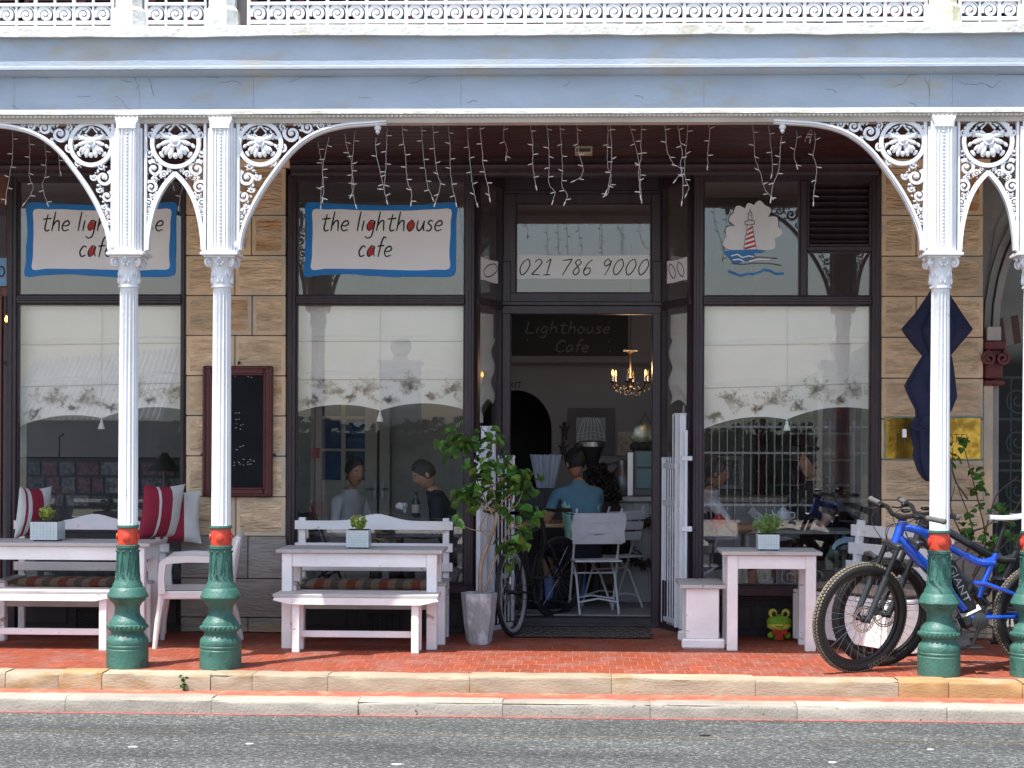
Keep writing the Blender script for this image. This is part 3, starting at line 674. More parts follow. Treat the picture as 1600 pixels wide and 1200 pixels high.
# splayed entrance
ent = thing('entrance_surround', 'recessed doorway surround of dark posts and splayed side lights round the open door', 'doorway', (WX(908,G), G, 0))
XG0, XG1 = WX(783, G), WX(1033, G)
for (xa, xb, sgn) in ((XC, XG0, 1), (XD, XG1, -1)):
    A = Vector((xa, F+.06, 0)); B = Vector((xb, G+.02, 0)); d = (B-A).normalized(); n_ = Vector((-d.y, d.x, 0))
    s_ = MB()
    def rail_(z0, z1, w=.05): s_.bar(A+Vector((0,0,(z0+z1)/2)), B+Vector((0,0,(z0+z1)/2)), w, z1-z0, c=.004)
    rail_(zU0+.02, 3.74, .07); rail_(zL1+.01, zU1-.01, .06); rail_(0, zS1, .06)
    for q in (.06, .92):
        P = A.lerp(B, q); s_.bar(P, P+Vector((0,0,3.7)), .05, .05, up=(d.x,d.y,0))
    sd = s_.build('side_light', FRAME, ent)
    for (z0, z1) in ((zU1-.01, zU0+.02), (zS1, zL1+.01)):
        c_ = (A+B)/2; R = Matrix((d, n_, Vector((0,0,1)))).transposed()
        MB().obox((c_.x, c_.y, (z0+z1)/2), ((B-A).length-.06, .006, z1-z0), R).build('pane', GLASS, sd, smooth=False)
    # a return of white plaster inside the splay
po = MB(); pw = .075
po.box(XG0, XG0+pw, G-.02, G+.1, 0, 3.0, .006).box(XG1-pw, XG1, G-.02, G+.1, 0, 3.0, .006)
po.build('door_post', FRAME, ent)
zg = lambda p: WZ(p, G, 910)
hd = MB(); hd.box(XG0, XG1, G, G+.1, zg(303), 3.76, .004)
hd.box(XG0, XG1, G-.03, G+.1, zg(491), zg(478), .005).box(XG0, XG1, G-.05, G+.1, zg(478), zg(472), .005).box(XG0, XG1, G-.01, G+.1, zg(472), zg(458), .004)
hd.box(XG0, WX(806,G,380), G-.005, G+.1, zg(458), zg(303), .004).box(WX(1018,G,380), XG1, G-.005, G+.1, zg(458), zg(303), .004)
hd.box(XG0, XG1, G-.02, G+.1, zg(303), zg(298), .004).box(WX(806,G,380), WX(1018,G,380), G-.003, G+.1, zg(318), zg(303), .004)
hd = hd.build('door_head', FRAME, ent)
m_ = MB(); bead_frame(m_, WX(806,G,380), WX(1018,G,380), zg(458), zg(318), .010, G+.01, G+.06, .003); ts = m_.build('transom_light', FRAME, ent)
MB().box(WX(807,G,380), WX(1017,G,380), G+.035, G+.041, zg(457), zg(319)).build('pane', GLASS, ts, smooth=False)
FLZ = .08
MB().box(XG0, XG1, G+.0, G+.25, 0, FLZ-.012, .006).box(XG0-.02, XG1+.02, G-.03, G+.04, 0.001, .03, .006).build('threshold', mat('worn_dark_step', (.05,.045,.045), .6, .3, 8, .5, 40), ent)
# doormat with pattern
dm = MB(); mx0, mx1 = WX(800,F), WX(1020,F)
dm.grid(40, 6, lambda u, v: (mx0+(mx1-mx0)*u, 13.62+.72*v, .008+.003*noise.noise(Vector((u*8,v*4,2)))))
MT = mat('door_mat_brown', (.06,.05,.045), .95, .5, 30, 1, 120)
dmt = tag(dm.build('door_mat', MT), 'dark patterned doormat lying in the recess before the open doorway', 'doormat', kind=None)
dp = MB()
for r in range(4):
    for c_ in range(14):
        cx_, cy_ = mx0+.06+c_*(mx1-mx0-.12)/13+(.03 if r % 2 else 0), 13.72+r*.17
        dp.ribbon([(cx_+.035*cos(a), cy_+.07*sin(a), .014) for a in [k*pi/2 for k in range(4)]], .008, .003, closed=True, nrm=(0,0,1))
dp.build('woven_pattern', mat('door_mat_pale', (.20,.17,.14), .95, .3, 30), dmt)
# ------------------------------------------------------------ right end: arched portal
PLA = mat('grey_plaster', (.30,.28,.27), .8, .12, 5, .5, 25, col2=(.24,.22,.21), c2=(.5,.6), s2=3)
xp = WX(1537, F)
pt = thing('arched_portal', 'grey plaster arched portal at the right edge beside the sandstone pilaster', 'portal', (xp+.8, F+.15, 0))
acx = WX(1668, F+.3, 400); zsp = WZ(520, F+.3, 1600); rw = acx-WX(1540, F+.3, 500)
poly = [(xp+.01, 0), (xp+.01, 3.74), (xp+2.4, 3.74), (xp+2.4, 0), (acx+rw, 0), (acx+rw, zsp)]
for k in range(13):
    a = pi*k/12; poly.append((acx+rw*cos(a), zsp+rw*1.75*sin(a)))
poly += [(acx-rw, 0)]
MB().prism(poly, F+.15, F+.45).build('wall', PLA, pt, smooth=False)
for i, (dr, dy) in enumerate(((.03,.06),(-.03,.12))):
    rr = rw+dr
    P = [(acx-rr, F+.15, 0.9), (acx-rr, F+.15, zsp)]+[(acx+rr*cos(a), F+.15, zsp+rr*1.75*sin(a)) for a in [pi-pi*k/16 for k in range(17)]]+[(acx+rr, F+.15, 0.9)]
    MB().ribbon(P, .05, dy*1.2).build('arch_moulding', PLA, pt)
MB().tube([(WX(1545,F+.15,420), F+.14, WZ(420,F,1545)), (WX(1563,F,340), F+.14, WZ(350,F,1563)), (WX(1578,F,330), F+.14, WZ(320,F,1578)), (WX(1590,F,300), F+.14, WZ(310,F,1590))], .004, 5).build('cable', PLA, pt)
MB().box(WX(1537,F+.1)+.005, WX(1560,F+.1), F+.02, F+.16, WZ(532,F,1550), WZ(510,F,1550), .006).build('impost', mat('pale_impost', (.5,.45,.4), .8), pt)
MRED = mat('maroon_plaster', (.14,.025,.022), .6, .15, 8)
cpt = MB(); x0_, x1_ = WX(1537,F), WX(1572,F)
cpt.box(x0_+.005, x1_, F+.0, F+.16, WZ(546,F,1550), WZ(533,F,1550), .006)
for s_ in (0, 1):
    xx = x0_+.035+s_*(x1_-x0_-.07); cpt.ribbon([(p[0], F-.005, p[2]) for p in spiral(xx, WZ(560,F,1550), .055, 1.6, 1.5, 1-2*s_)], .022, .07)
cpt.box(x0_+.01, x1_-.02, F+.02, F+.16, WZ(592,F,1550), WZ(546,F,1550), .01).box(x0_+.005, x1_-.01, F-.0, F+.16, WZ(602,F,1550), WZ(594,F,1550), .006)
cpt.build('scrolled_capital', MRED, pt)
MB().box(x0_+.005, WX(1553,F), F+.03, F+.16, 0, WZ(602,F,1550), .004).build('engaged_shaft', STONE, pt)
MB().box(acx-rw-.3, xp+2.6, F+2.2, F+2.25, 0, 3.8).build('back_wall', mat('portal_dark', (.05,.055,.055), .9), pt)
IRON = mat('dark_green_iron', (.02,.04,.035), .5, .2, 8)
gt = thing('wrought_iron_gate', 'dark wrought iron gate with scrolls inside the arch at the right edge', 'gate', (acx, F+.4, 0))
gf = MB()
gx0 = WX(1556, F+.4)
for py in (590,655,720,735,800,900): gf.box(gx0, gx0+1.2, F+.39, F+.41, WZ(py,F+.4,1575)-.01, WZ(py,F+.4,1575)+.01)
for k in range(9): gf.box(gx0+k*.11, gx0+k*.11+.014, F+.393, F+.407, .05, WZ(588,F+.4,1575))
gf.build('bars', IRON, gt)
for py in (625,690,765,850,930):
    for k in range(3): MB().ribbon([(p[0], F+.385, p[2]) for p in spiral(gx0+.17+k*.33, WZ(py,F+.4,1575), .12, 1.7, 0, 1 if k % 2 else -1)], .012, .012).build('scroll', IRON, gt)
aw = thing('striped_awning', 'small brown and cream striped awning inside the arch at the right edge', 'awning', (WX(1590,F+.6,510), F+.7, 2.2))
AWA = mat('awning_cream', (.36,.31,.27), .8); AWB = mat('awning_brown', (.16,.09,.07), .8)
ax0 = WX(1561, F+.5, 510)
for k in range(12):
    a = ax0+k*.06
    MB().add([(a, F+.62, WZ(498,F+.5,1580)-.0+k*.012), (a+.06, F+.62, WZ(497,F+.5,1580)+k*.012+.012), (a+.06, F+.5, WZ(542,F+.5,1580)+.012+k*.012), (a, F+.5, WZ(543,F+.5,1580)+k*.012),
              (a, F+.63, WZ(498,F+.5,1580)+k*.012), (a+.06, F+.63, WZ(497,F+.5,1580)+k*.012+.012), (a+.06, F+.51, WZ(542,F+.5,1580)+.012+k*.012), (a, F+.51, WZ(543,F+.5,1580)+k*.012)],
             [(0,1,2,3),(7,6,5,4),(0,4,5,1),(3,2,6,7)]).build('stripe', AWA if k % 2 else AWB, aw)
# ------------------------------------------------------------ interior shell
IW = mat('interior_plaster', (.37,.36,.38), .8, .06, 3); IF = mat('interior_floor', (.26,.25,.25), .5, .12, 3)
RB = 17.6
struct('interior_floor', MB().box(XLL-2, XE+.35, G+.2, RB, -.05, FLZ).box(XLL-2, XC+.02, F+.13, G+.2, -.05, FLZ).box(XD-.02, XE+.35, F+.13, G+.2, -.05, FLZ), IF)
struct('interior_ceiling', MB().box(XLL-2, XE+.35, F+.12, RB, 3.77, 3.84), IW)
bw = MB(); acx2 = WX(806, RB); ar = WX(862,RB)-acx2; zs = WZ(672, RB, 830)
bx0, bx1 = XLL-2, XE+.35
poly = [(bx0, 0), (bx0, 3.8), (bx1, 3.8), (bx1, 0), (acx2+ar, 0), (acx2+ar, zs)]+[(acx2+ar*cos(pi*k/14), zs+ar*1.12*sin(pi*k/14)) for k in range(15)]+[(acx2-ar, 0)]
bw.prism(poly, RB, RB+.3)
struct('interior_back_wall', bw, IW, smooth=False)
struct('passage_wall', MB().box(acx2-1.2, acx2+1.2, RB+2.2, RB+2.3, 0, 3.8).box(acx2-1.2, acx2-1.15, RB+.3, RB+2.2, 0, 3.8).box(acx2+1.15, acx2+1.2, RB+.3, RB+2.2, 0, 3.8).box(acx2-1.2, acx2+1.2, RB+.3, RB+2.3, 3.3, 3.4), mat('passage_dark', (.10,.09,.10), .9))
struct('interior_side_wall', MB().box(bx1-.02, bx1+.1, F+.36, RB, 0, 3.8).box(bx0-.1, bx0+.02, F, RB, 0, 3.8), IW)
struct('outer_wall', MB().box(XLL-8, XLL-1.85, F, F+.3, 0, 3.76), PLA)
ld = MB(); ld.prof_x([(RB, WZ(578,RB)), (RB-.03, WZ(578,RB)), (RB-.03, WZ(574,RB)), (RB-.06, WZ(571,RB)), (RB-.02, WZ(568,RB)), (RB, WZ(566,RB))], bx0, bx1); tag(ld.build('picture_rail', IW), 'plain picture rail running along the back wall of the cafe room', 'rail')
# ------------------------------------------------------------ blinds
BLM = mat('blind_linen', (.88,.87,.80), .85, .04, 4, .3, 60)
PRN = mat('blind_floral_print', (.66,.61,.52), .85, .1, 20)
def sprig(mb, cx, cz_, s, rr, pos):
    for k in range(11):
        a = rr.uniform(0, 2*pi); x, z = cx+rr.uniform(-.30,.30)*s, cz_+rr.uniform(-.16,.16)*s; pts = []
        for q in range(7):
            pts.append(pos(x, z)); x += .065*s*cos(a); z += .05*s*sin(a); a += rr.uniform(-1.2,1.2)
            if rr.random() < .8:
                b = a+rr.choice((-1.3,1.3)); mb.ribbon([pos(x,z), pos(x+.05*s*cos(b),z+.05*s*sin(b)), pos(x+.085*s*cos(b+.3),z+.085*s*sin(b+.3))], [.003,.012,.002], .001)
        mb.ribbon(pts, .0036, .001)
    for k in range(9):
        x, z, r = cx+rr.gauss(0,.16)*s, cz_+rr.gauss(0,.09)*s, rr.uniform(.05,.10)*s
        mb.ribbon([pos(x+r*cos(t)*(1+.25*cos(3*t)), z+r*.8*sin(t)*(1+.2*sin(2*t))) for t in [2*pi*j/11 for j in range(11)]], .0038, .001, closed=True)
        mb.ribbon([pos(x+r*.5*cos(t), z+r*.4*sin(t)) for t in [2*pi*j/6 for j in range(6)]], .0034, .001, closed=True)
def blind(x0, x1, Y, zt, zb, tz, lab, seed, slope=0, n=(.5,), tip=None, folds=(.335,.70), dark=False):
    rr = random.Random(seed); t = thing('roman_blind', lab, 'blind', ((x0+x1)/2, Y, zt), group='cream roman blinds')
    w = x1-x0; zv = zt-(zt-zb)*.80
    def edge(u): return zb + slope*(u-.5)*w - .028*abs(sin(pi*2*u))**1.0*(-1) - (.022 if False else 0)
    def ez(u):      # scalloped lower edge with a point in the middle
        return zb+slope*(u-.5)*w+.055*sin(pi*((u*2) % 1.0))**.8
    def fn(u, v):
        x = x0+w*u; z = zt+(ez(u)-zt)*v
        y = Y+.008*noise.noise(Vector((x*3, 0, z*5+seed)))+.006*noise.noise(Vector((x*9, 4, z*2)))
        for f in folds: y += -.014*math.exp(-((v-f*.96)/.014)**2)
        return (x, y, z)
    cl = MB().grid(60, 70, fn)
    cl.grid(60, 70, lambda u, v: (fn(u, v)[0], fn(u, v)[1]+.004, fn(u, v)[2]))
    c_ = cl.build('cloth', BLM, t, ang=180)
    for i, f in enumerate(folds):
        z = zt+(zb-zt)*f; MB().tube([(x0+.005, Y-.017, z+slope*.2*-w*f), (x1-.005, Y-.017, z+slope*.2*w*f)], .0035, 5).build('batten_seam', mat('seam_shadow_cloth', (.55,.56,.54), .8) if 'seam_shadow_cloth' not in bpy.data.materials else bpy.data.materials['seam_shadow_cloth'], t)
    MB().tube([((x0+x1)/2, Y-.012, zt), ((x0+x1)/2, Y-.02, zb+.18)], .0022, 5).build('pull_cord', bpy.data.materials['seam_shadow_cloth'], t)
    pm_ = MB()
    def pos(x, z): return (x, Y-.017, z)
    h = (zt-zb)
    for (u, dz, s) in ((.18,.175,.27),(.42,.15,.27),(.68,.18,.27),(.92,.14,.25),(.08,.07,.15),(.56,.07,.13),(.32,.09,.10),(.80,.09,.10)):
        if x1-x0 < .6 and u not in (.43,.69): continue
        sprig(pm_, x0+w*u, zb+slope*(u-.5)*w+dz+.02, s, rr, lambda x, z: (min(max(x, x0+.01), x1-.01), Y-.014, max(z, ez(min(max((x-x0)/w,0),1))+.012)))
    if w > .6: pm_.build('floral_print', PRN, t)
    tx = x0+w*.5; tl = MB()
    z = ez(.5)
    tl.tube([(tx, Y-.012, z+.03), (tx, Y-.012, z-.01)], .004, 6); tl.lathe([(.008,-.01),(.013,-.018),(.009,-.028),(.018,-.045),(.027,-.075),(.029,-.085),(.001,-.085)], (tx, Y-.012, z), 14, flutes=14, fd=.004)
    tl.build('tassel', BLM, t)
    return t
def bwin(px0, px1, pyb, lab, seed, slope=0, Y=F+.13): return blind(WX(px0,Y,560), WX(px1,Y,560), Y, WZ(479,Y,(px0+px1)/2), WZ(pyb,Y,(px0+px1)/2), 0, lab, seed, slope)
bwin(31, 289, 654, 'floral cream roman blind in the left shop window, above the red cushions', 1, .10)
bwin(465, 724, 642, 'cream roman blind with scalloped floral edge in the middle window, left of the doorway', 2, .02)
bwin(1099, 1361, 656, 'cream roman blind hanging slightly crooked in the right window under the lighthouse picture', 3, .12)
for (xa, xb, px0, lab) in ((XC, XG0, 0, 'narrow faded blind gathered in the left side light of the doorway'), (XD, XG1, 1, 'narrow faded blind gathered in the right side light of the doorway')):
    A = Vector((xa, F+.06, 0)); B = Vector((xb, G+.02, 0)); d = (B-A).normalized(); sgn = -1 if px0 == 0 else 1
    nrm = Vector((d.y, -d.x, 0))*(-sgn); A2 = A-nrm*(-.07) if False else A+Vector((sgn*.07, .05, 0)); B2 = B+Vector((sgn*.07, -.03, 0))
    t = thing('roman_blind', lab, 'blind', tuple(A2), group='cream roman blinds'); W_ = (B2-A2).length
    def fn(u, v, off=0):
        p = A2.lerp(B2, u); z = 2.56-(.78+.05*sin(2*pi*u*1.0))*v*(1-.06*u)
        o = .02*sin(v*19+u*3)*(v > .25)+off
        return (p.x+o*.9, p.y, z)
    MB().grid(14, 40, fn).grid(14, 40, lambda u, v: fn(u, v, .005)).build('cloth', BLM, t, ang=180)
    c_ = A2.lerp(B2, .55); MB().lathe([(.004,.06),(.008,0),(.018,-.03),(.022,-.09),(.001,-.09)], (c_.x, c_.y, 1.76), 10).build('tassel', BLM, t)
# ------------------------------------------------------------ hand lettering
GL = {
 't': (.72, [[(.38,1.6),(.3,.8),(.27,.25),(.42,0),(.68,.12)], [(0,1.12),(.72,1.2)]]),
 'h': (.68, [[(.12,1.85),(.05,.9),(0,0)], [(.03,.45),(.25,.9),(.5,.95),(.56,.5),(.6,0)]]),
 'e': (.62, [[(.04,.5),(.35,.5),(.58,.68),(.42,.98),(.12,.8),(0,.38),(.2,.02),(.6,.14)]]),
 'l': (.22, [[(.12,1.85),(.05,.9),(.02,0)]]),
 'i': (.22, [[(.1,1.0),(.05,.5),(.03,0)], [(.15,1.42),(.16,1.46)]]),
 'g': (.72, [[(.62,.92),(.3,1.0),(.03,.5),(.2,.08),(.5,.3),(.64,.95),(.6,.1),(.5,-.5),(.2,-.68),(-.05,-.5)]]),
 'o': (.66, [[(.35,1.0),(.08,.75),(.02,.35),(.25,0),(.52,.25),(.58,.7),(.35,1.0),(.25,.97)]]),
 'u': (.68, [[(.06,1.0),(.02,.4),(.2,.02),(.45,.3),(.6,.98)], [(.6,.98),(.58,.3),(.68,0)]]),
 's': (.55, [[(.5,.9),(.25,1.0),(.1,.75),(.35,.5),(.42,.2),(.2,0),(-.02,.1)]]),
 'c': (.58, [[(.55,.88),(.3,1.0),(.02,.5),(.18,.02),(.55,.14)]]),
 'a': (.68, [[(.58,.95),(.3,1.0),(.02,.45),(.18,.02),(.45,.35),(.6,.97),(.58,.4),(.68,.02)]]),
 'f': (.55, [[(.72,1.75),(.5,1.85),(.34,1.4),(.25,.6),(.18,-.05)], [(.02,.98),(.6,1.06)]]),
 'L': (.8, [[(.12,1.7),(.04,.9),(.02,.05),(.3,0),(.75,.06)]]),
 'C': (.85, [[(.85,1.5),(.5,1.7),(.08,1.1),(.1,.3),(.45,-.02),(.85,.2)]]),
 '0': (.88, [[(.55,1.75),(.2,1.45),(.0,.7),(.2,.05),(.55,.3),(.8,1.1),(.6,1.72),(.45,1.7)]]),
 '2': (.8, [[(.1,1.4),(.4,1.75),(.7,1.4),(.4,.7),(.02,.1),(.3,.08),(.72,.02)]]),
 '1': (.6, [[(.1,1.35),(.42,1.75),(.36,.9),(.3,.05)], [(.0,.02),(.6,.04)]]),
 '7': (.78, [[(.0,1.62),(.4,1.66),(.78,1.7),(.5,.9),(.2,0)]]),
 '8': (.75, [[(.62,1.45),(.4,1.72),(.15,1.4),(.4,.95),(.6,.45),(.35,.02),(.08,.35),(.35,.9),(.62,1.25),(.66,1.5)]]),
 '6': (.75, [[(.62,1.7),(.25,1.2),(.02,.5),(.2,.02),(.55,.2),(.55,.7),(.25,.78),(.05,.45)]]),
 '9': (.75, [[(.62,1.4),(.35,1.75),(.08,1.35),(.25,1.0),(.6,1.3),(.66,1.6),(.55,.8),(.3,0)]]),
 ' ': (.45, [])}
def write(txt, x, z, h, Y, wd=.16, sp=.18, slant=.12, width=None, depth=.002, fills=None):
    mb = MB(); fl = MB(); cx_ = 0
    tot = sum(GL[c][0]+sp for c in txt)-sp
    sx = (width/(tot*h)) if width else 1
    for i, c in enumerate(txt):
        w, strokes = GL[c]
        for st in strokes:
            P = smooth_path([(q[0], 0, q[1]) for q in st], 5) if len(st) > 2 else [Vector((q[0],0,q[1])) for q in st]
            pts = [(x+(cx_+p.x+slant*p.z)*h*sx, Y, z+p.z*h) for p in P]; n = len(pts)
            mb.ribbon(pts, [h*wd*(.75+.35*sin(pi*(k+.5)/n)) for k in range(n)], depth)
        if fills and i in fills:
            pts = [(x+(cx_+.32+slant*.5+.27*cos(a)+.04*sin(a))*h*sx, z+(.5+.46*sin(a))*h) for a in [2*pi*k/16 for k in range(16)]]
            fl.prism(pts, Y-.0006, Y+.0006)
        cx_ += w+sp
    return mb, fl
def wob(x0, x1, z0, z1, amp, seed, sk=0, n=10):
    r = random.Random(seed); P = []
    cs = [(x0, z0), (x1, z0), (x1, z1), (x0, z1)]
    for k in range(4):
        a, b_ = cs[k], cs[(k+1) % 4]; m_ = n if k % 2 == 0 else n//2
        for i in range(m_):
            t = i/m_; P.append((a[0]+(b_[0]-a[0])*t+amp*r.uniform(-1,1)*.6+sk*((a[1]+(b_[1]-a[1])*t)-z0)/(z1-z0), 0, a[1]+(b_[1]-a[1])*t+amp*sin(t*6.3+k)*.9+amp*.4*r.uniform(-1,1)))
    return [(p.x, p.z) for p in smooth_path(P, 3, True)]
def cafe_sign(px0, px1, lab):
    Y = F+.040; x = lambda p: WX(p, Y, 375); z = lambda p: WZ(p, Y, (px0+px1)/2); w = px1-px0
    t = thing('window_sign', lab, 'sign', ((x(px0)+x(px1))/2, Y, z(375)), group='blue bordered cafe window signs')
    MB().prism(wob(x(px0), x(px1-5), z(431), z(319), .012, 4, .012), Y-.0015, Y+.0015).build('blue_border', BLUEP, t)
    MB().prism(wob(x(px0+11), x(px1-14), z(421), z(328), .006, 9, .014), Y-.003, Y-.0016).build('white_board', WHITEP, t)
    Yt = Y-.0042
    m1, f1_ = write('the lighthouse', x(px0+25), z(361), WZ(338,Y)-WZ(354.5,Y), Yt, .14, .17, .12, x(px0+214)-x(px0+25), .0012, fills={6, 10})
    m1.build('lettering', INK, t); f1_.build('red_letter_fill', REDP, t)
    m2, f2_ = write('cafe', x(px0+84), z(401), WZ(338,Y)-WZ(354.5,Y), Yt, .14, .17, .12, x(px0+135)-x(px0+84), .0012, fills={1})
    m2.build('lettering', INK, t); f2_.build('red_letter_fill', REDP, t)
cafe_sign(476, 716, 'blue bordered "the lighthouse cafe" sign fully in view in the middle window')
cafe_sign(40, 278, 'blue bordered "the lighthouse cafe" sign partly hidden behind the leftmost column')
def phone(px0, px1, pyt, pyb, txt, lab, Y, tx0, tx1):
    x = lambda p: WX(p, Y, 420); z = lambda p: WZ(p, Y, (px0+px1)/2)
    t = thing('phone_number_strip', lab, 'sign', (x(px0), Y, z(420)), group='phone number strips')
    MB().prism(wob(x(px0), x(px1), z(pyb), z(pyt), .003, 3), Y-.001, Y+.001).build('paper', WHITEP, t)
    m_, _ = write(txt, x(tx0), z(430), (WZ(405,Y)-WZ(430,Y))/1.75, Y-.002, .12, .22, .14, x(tx1)-x(tx0), .001); m_.build('lettering', INK, t)
phone(807.5, 1015, 399, 436, '021 786 9000', 'white strip with the phone number 021 786 9000 over the door', G+.031, 811, 1012)
# phone strips on the side lights
for (q0, q1, s_, lab) in ((.30,.86,0,'narrow strip with a single zero in the left side light of the doorway'), (.30,.86,1,'narrow strip with zeros in the right side light of the doorway')):
    xa, xb = (XC, XG0) if s_ == 0 else (XD, XG1)
    A = Vector((xa, F+.06, 0)); B = Vector((xb, G+.02, 0)); d = (B-A).normalized(); n_ = Vector((-d.y, d.x, 0))
    if n_.y > 0: n_ = -n_
    n_ = Vector((1,0,0)) if s_ == 0 else Vector((-1,0,0))
    O = A+d*.08+n_*.012
    ln = .40
    t = thing('phone_number_strip', lab, 'sign', tuple(O+Vector((0,0,2.88))), group='phone number strips')
    M4 = Matrix.Translation((O.x, O.y, 0)) @ Matrix(((d.x, -n_.x, 0, 0), (d.y, -n_.y, 0, 0), (0, 0, 1, 0), (0, 0, 0, 1)))
    z0 = WZ(436, F+.1); z1 = WZ(401, F+.1)
    p_ = MB().prism(wob(0, ln, z0, z1, .003, 5), -.001, .001).xf(M4); p_.build('paper', WHITEP, t)
    m_, _ = write('0' if s_ == 0 else '00', .05, z0+.03, .07, 0, .12, .22, .14, .30, .001); m_.xf(Matrix.Translation(n_*.003) @ M4) ; m_.build('lettering', INK, t)
# lighthouse picture
Y = F+.040; t = thing('lighthouse_picture', 'red and white striped lighthouse with cloud and blue waves painted on the right window', 'window picture', (WX(1177,Y,380), Y, WZ(380,Y,1177)))
ox, oy, sc_ = 1060, 180, 4.0
def q(a, b_): return (WX(ox+a/sc_, Y, 380), WZ(oy+b_/sc_, Y, 1177))
cloud = [(300,840),(285,790),(318,740),(315,700),(360,682),(330,640),(345,595),(400,582),(425,560),(455,575),(480,535),(515,530),(530,590),(555,628),(600,630),(628,680),(600,710),(620,770),(585,800),(570,845),(500,855),(400,850)]
def cpoly(P, k=4): return [(v.x, v.z) for v in smooth_path([(q(*p)[0],0,q(*p)[1]) for p in P], k, True)]
CG = mat('cloud_white', (.80,.80,.82), .6, .05, 5); LR = mat('lighthouse_red', (.50,.035,.05), .5); WB = mat('wave_blue', (.03,.20,.50), .5); LG = mat('outline_ink', (.015,.015,.02), .6)
def puffs(P, k=7):
    out = []; n = len(P); W2 = [Vector((q(*p)[0], 0, q(*p)[1])) for p in P]; ce = sum(W2, Vector((0,0,0)))/n
    for i in range(n):
        A_, B_ = W2[i], W2[(i+1) % n]; ch_ = B_-A_; nn_ = Vector((-ch_.z, 0, ch_.x)); 
        if nn_.dot((A_+B_)/2-ce) < 0: nn_ = -nn_
        flat_ = i >= n-1
        for j in range(k): t_ = j/k; out.append(A_+ch_*t_+nn_*(0 if flat_ else .42*sin(pi*t_)))
    return out
cp = puffs([(330,842),(300,760),(350,690),(340,610),(415,580),(470,560),(540,560),(560,635),(625,690),(600,770),(540,842)])
MB().prism([(v.x, v.z) for v in cp], Y-.001, Y+.001).build('cloud', CG, t)
MB().ribbon([Vector((v.x, Y-.0015, v.z)) for v in cp[8:58]], .006, .001).build('cloud_outline', LG, t)
tw = [(408,836),(430,690),(462,690),(486,836)]
MB().prism([q(*p) for p in tw], Y-.003, Y-.0012).build('tower', WHITEP, t)
st = MB()
for k in range(5):
    z0_ = 700+k*29; wl = lambda yy: 435-(yy-690)*.155; wr = lambda yy: 460+(yy-690)*.165
    st.prism([q(wl(z0_+12), z0_+12), q(wr(z0_-8), z0_-8), q(wr(z0_+6), z0_+6), q(wl(z0_+26), z0_+26)], Y-.0045, Y-.0031)
st.build('red_bands', LR, t)
ol = MB(); e_ = [(Vector((q(*p)[0], Y-.0048, q(*p)[1]))) for p in tw]
ol.ribbon([e_[1], e_[0]], .004, .001).ribbon([e_[2], e_[3]], .004, .001)
def w3(*P): return [(q(*p)[0], Y-.005, q(*p)[1]) for p in P]
ol.ribbon(w3((415,665),(445,655),(475,662),(475,680),(445,688),(415,682)), .006, .001, closed=True)
ol.ribbon(w3((434,655),(438,625),(458,625),(460,655)), .005, .001, closed=True); ol.ribbon(w3((434,620),(447,600),(460,620)), .007, .001); ol.ribbon(w3((447,600),(447,585)), .004, .001)
ol.build('outline', LG, t)
MB().prism(cpoly([(285,858),(320,845),(400,842),(480,838),(540,848),(520,860),(470,862),(480,880),(440,900),(400,920),(350,925),(325,900)]), Y-.0025, Y-.0012).build('sea', WB, t)
wv = MB(); wv.ribbon(w3((330,880),(370,870),(400,890),(440,880),(470,885)), .010, .001).ribbon(w3((340,905),(380,900),(410,915)), .010, .001).ribbon(w3((440,915),(500,900),(575,902)), .011, .001); wv.build('wave_highlight', WHITEP, t)
gw = MB(); gw.ribbon(w3((330,925),(400,932),(480,925),(560,925),(645,937)), .007, .001).ribbon(w3((430,908),(500,885),(560,890),(620,895)), .008, .001); gw.build('grey_wave', mat('wave_grey', (.10,.12,.14), .6), t)
MB().ribbon(w3((312,975),(345,985),(385,1003),(430,992),(480,990),(515,978),(535,965),(570,970),(610,990),(660,990)), .018, .001).build('blue_wave', WB, t)
# ------------------------------------------------------------ icicle lights
WIRE = mat('white_wire', (.45,.41,.39), .6); BULB = mat('clear_bulb', (.62,.58,.52), .25)
def strands(lst, lab, off=(440,180,4.0), Y0=11.86):
    t = thing('icicle_lights', lab, 'string lights', (0, Y0, 3.7))
    rr = random.Random(5)
    for P in lst:
        y_ = Y0+rr.uniform(0,.25); pts = smooth_path([at(a, b_, y_) for a, b_ in P], 6); pts = [p+Vector((rr.uniform(-.003,.003),0,rr.uniform(-.002,.002))) for p in pts]
        w_ = MB().tube(pts, .0020, 5).build('strand', WIRE, t)
        bm_ = MB(); L_ = 0; nx = .05; side = 1
        for a, b_ in zip(pts[:-1], pts[1:]):
            L_ += (b_-a).length
            if L_ > nx:
                an = rr.uniform(-.2,.55); d = Vector((side*cos(an), 0, sin(an)*-.8 if rr.random() < .5 else sin(an)))*.035
                bm_.tube([b_, b_+d*.35, b_+d], [.0015,.0038,.0026], 6); side *= -1; nx += rr.uniform(.07,.115)
        e = pts[-1]; d = (pts[-1]-pts[-4]).normalized()*.035; bm_.tube([e, e+d*.3, e+d], [.0022,.0048,.003], 6)
        bm_.build('bulbs', BULB, w_)
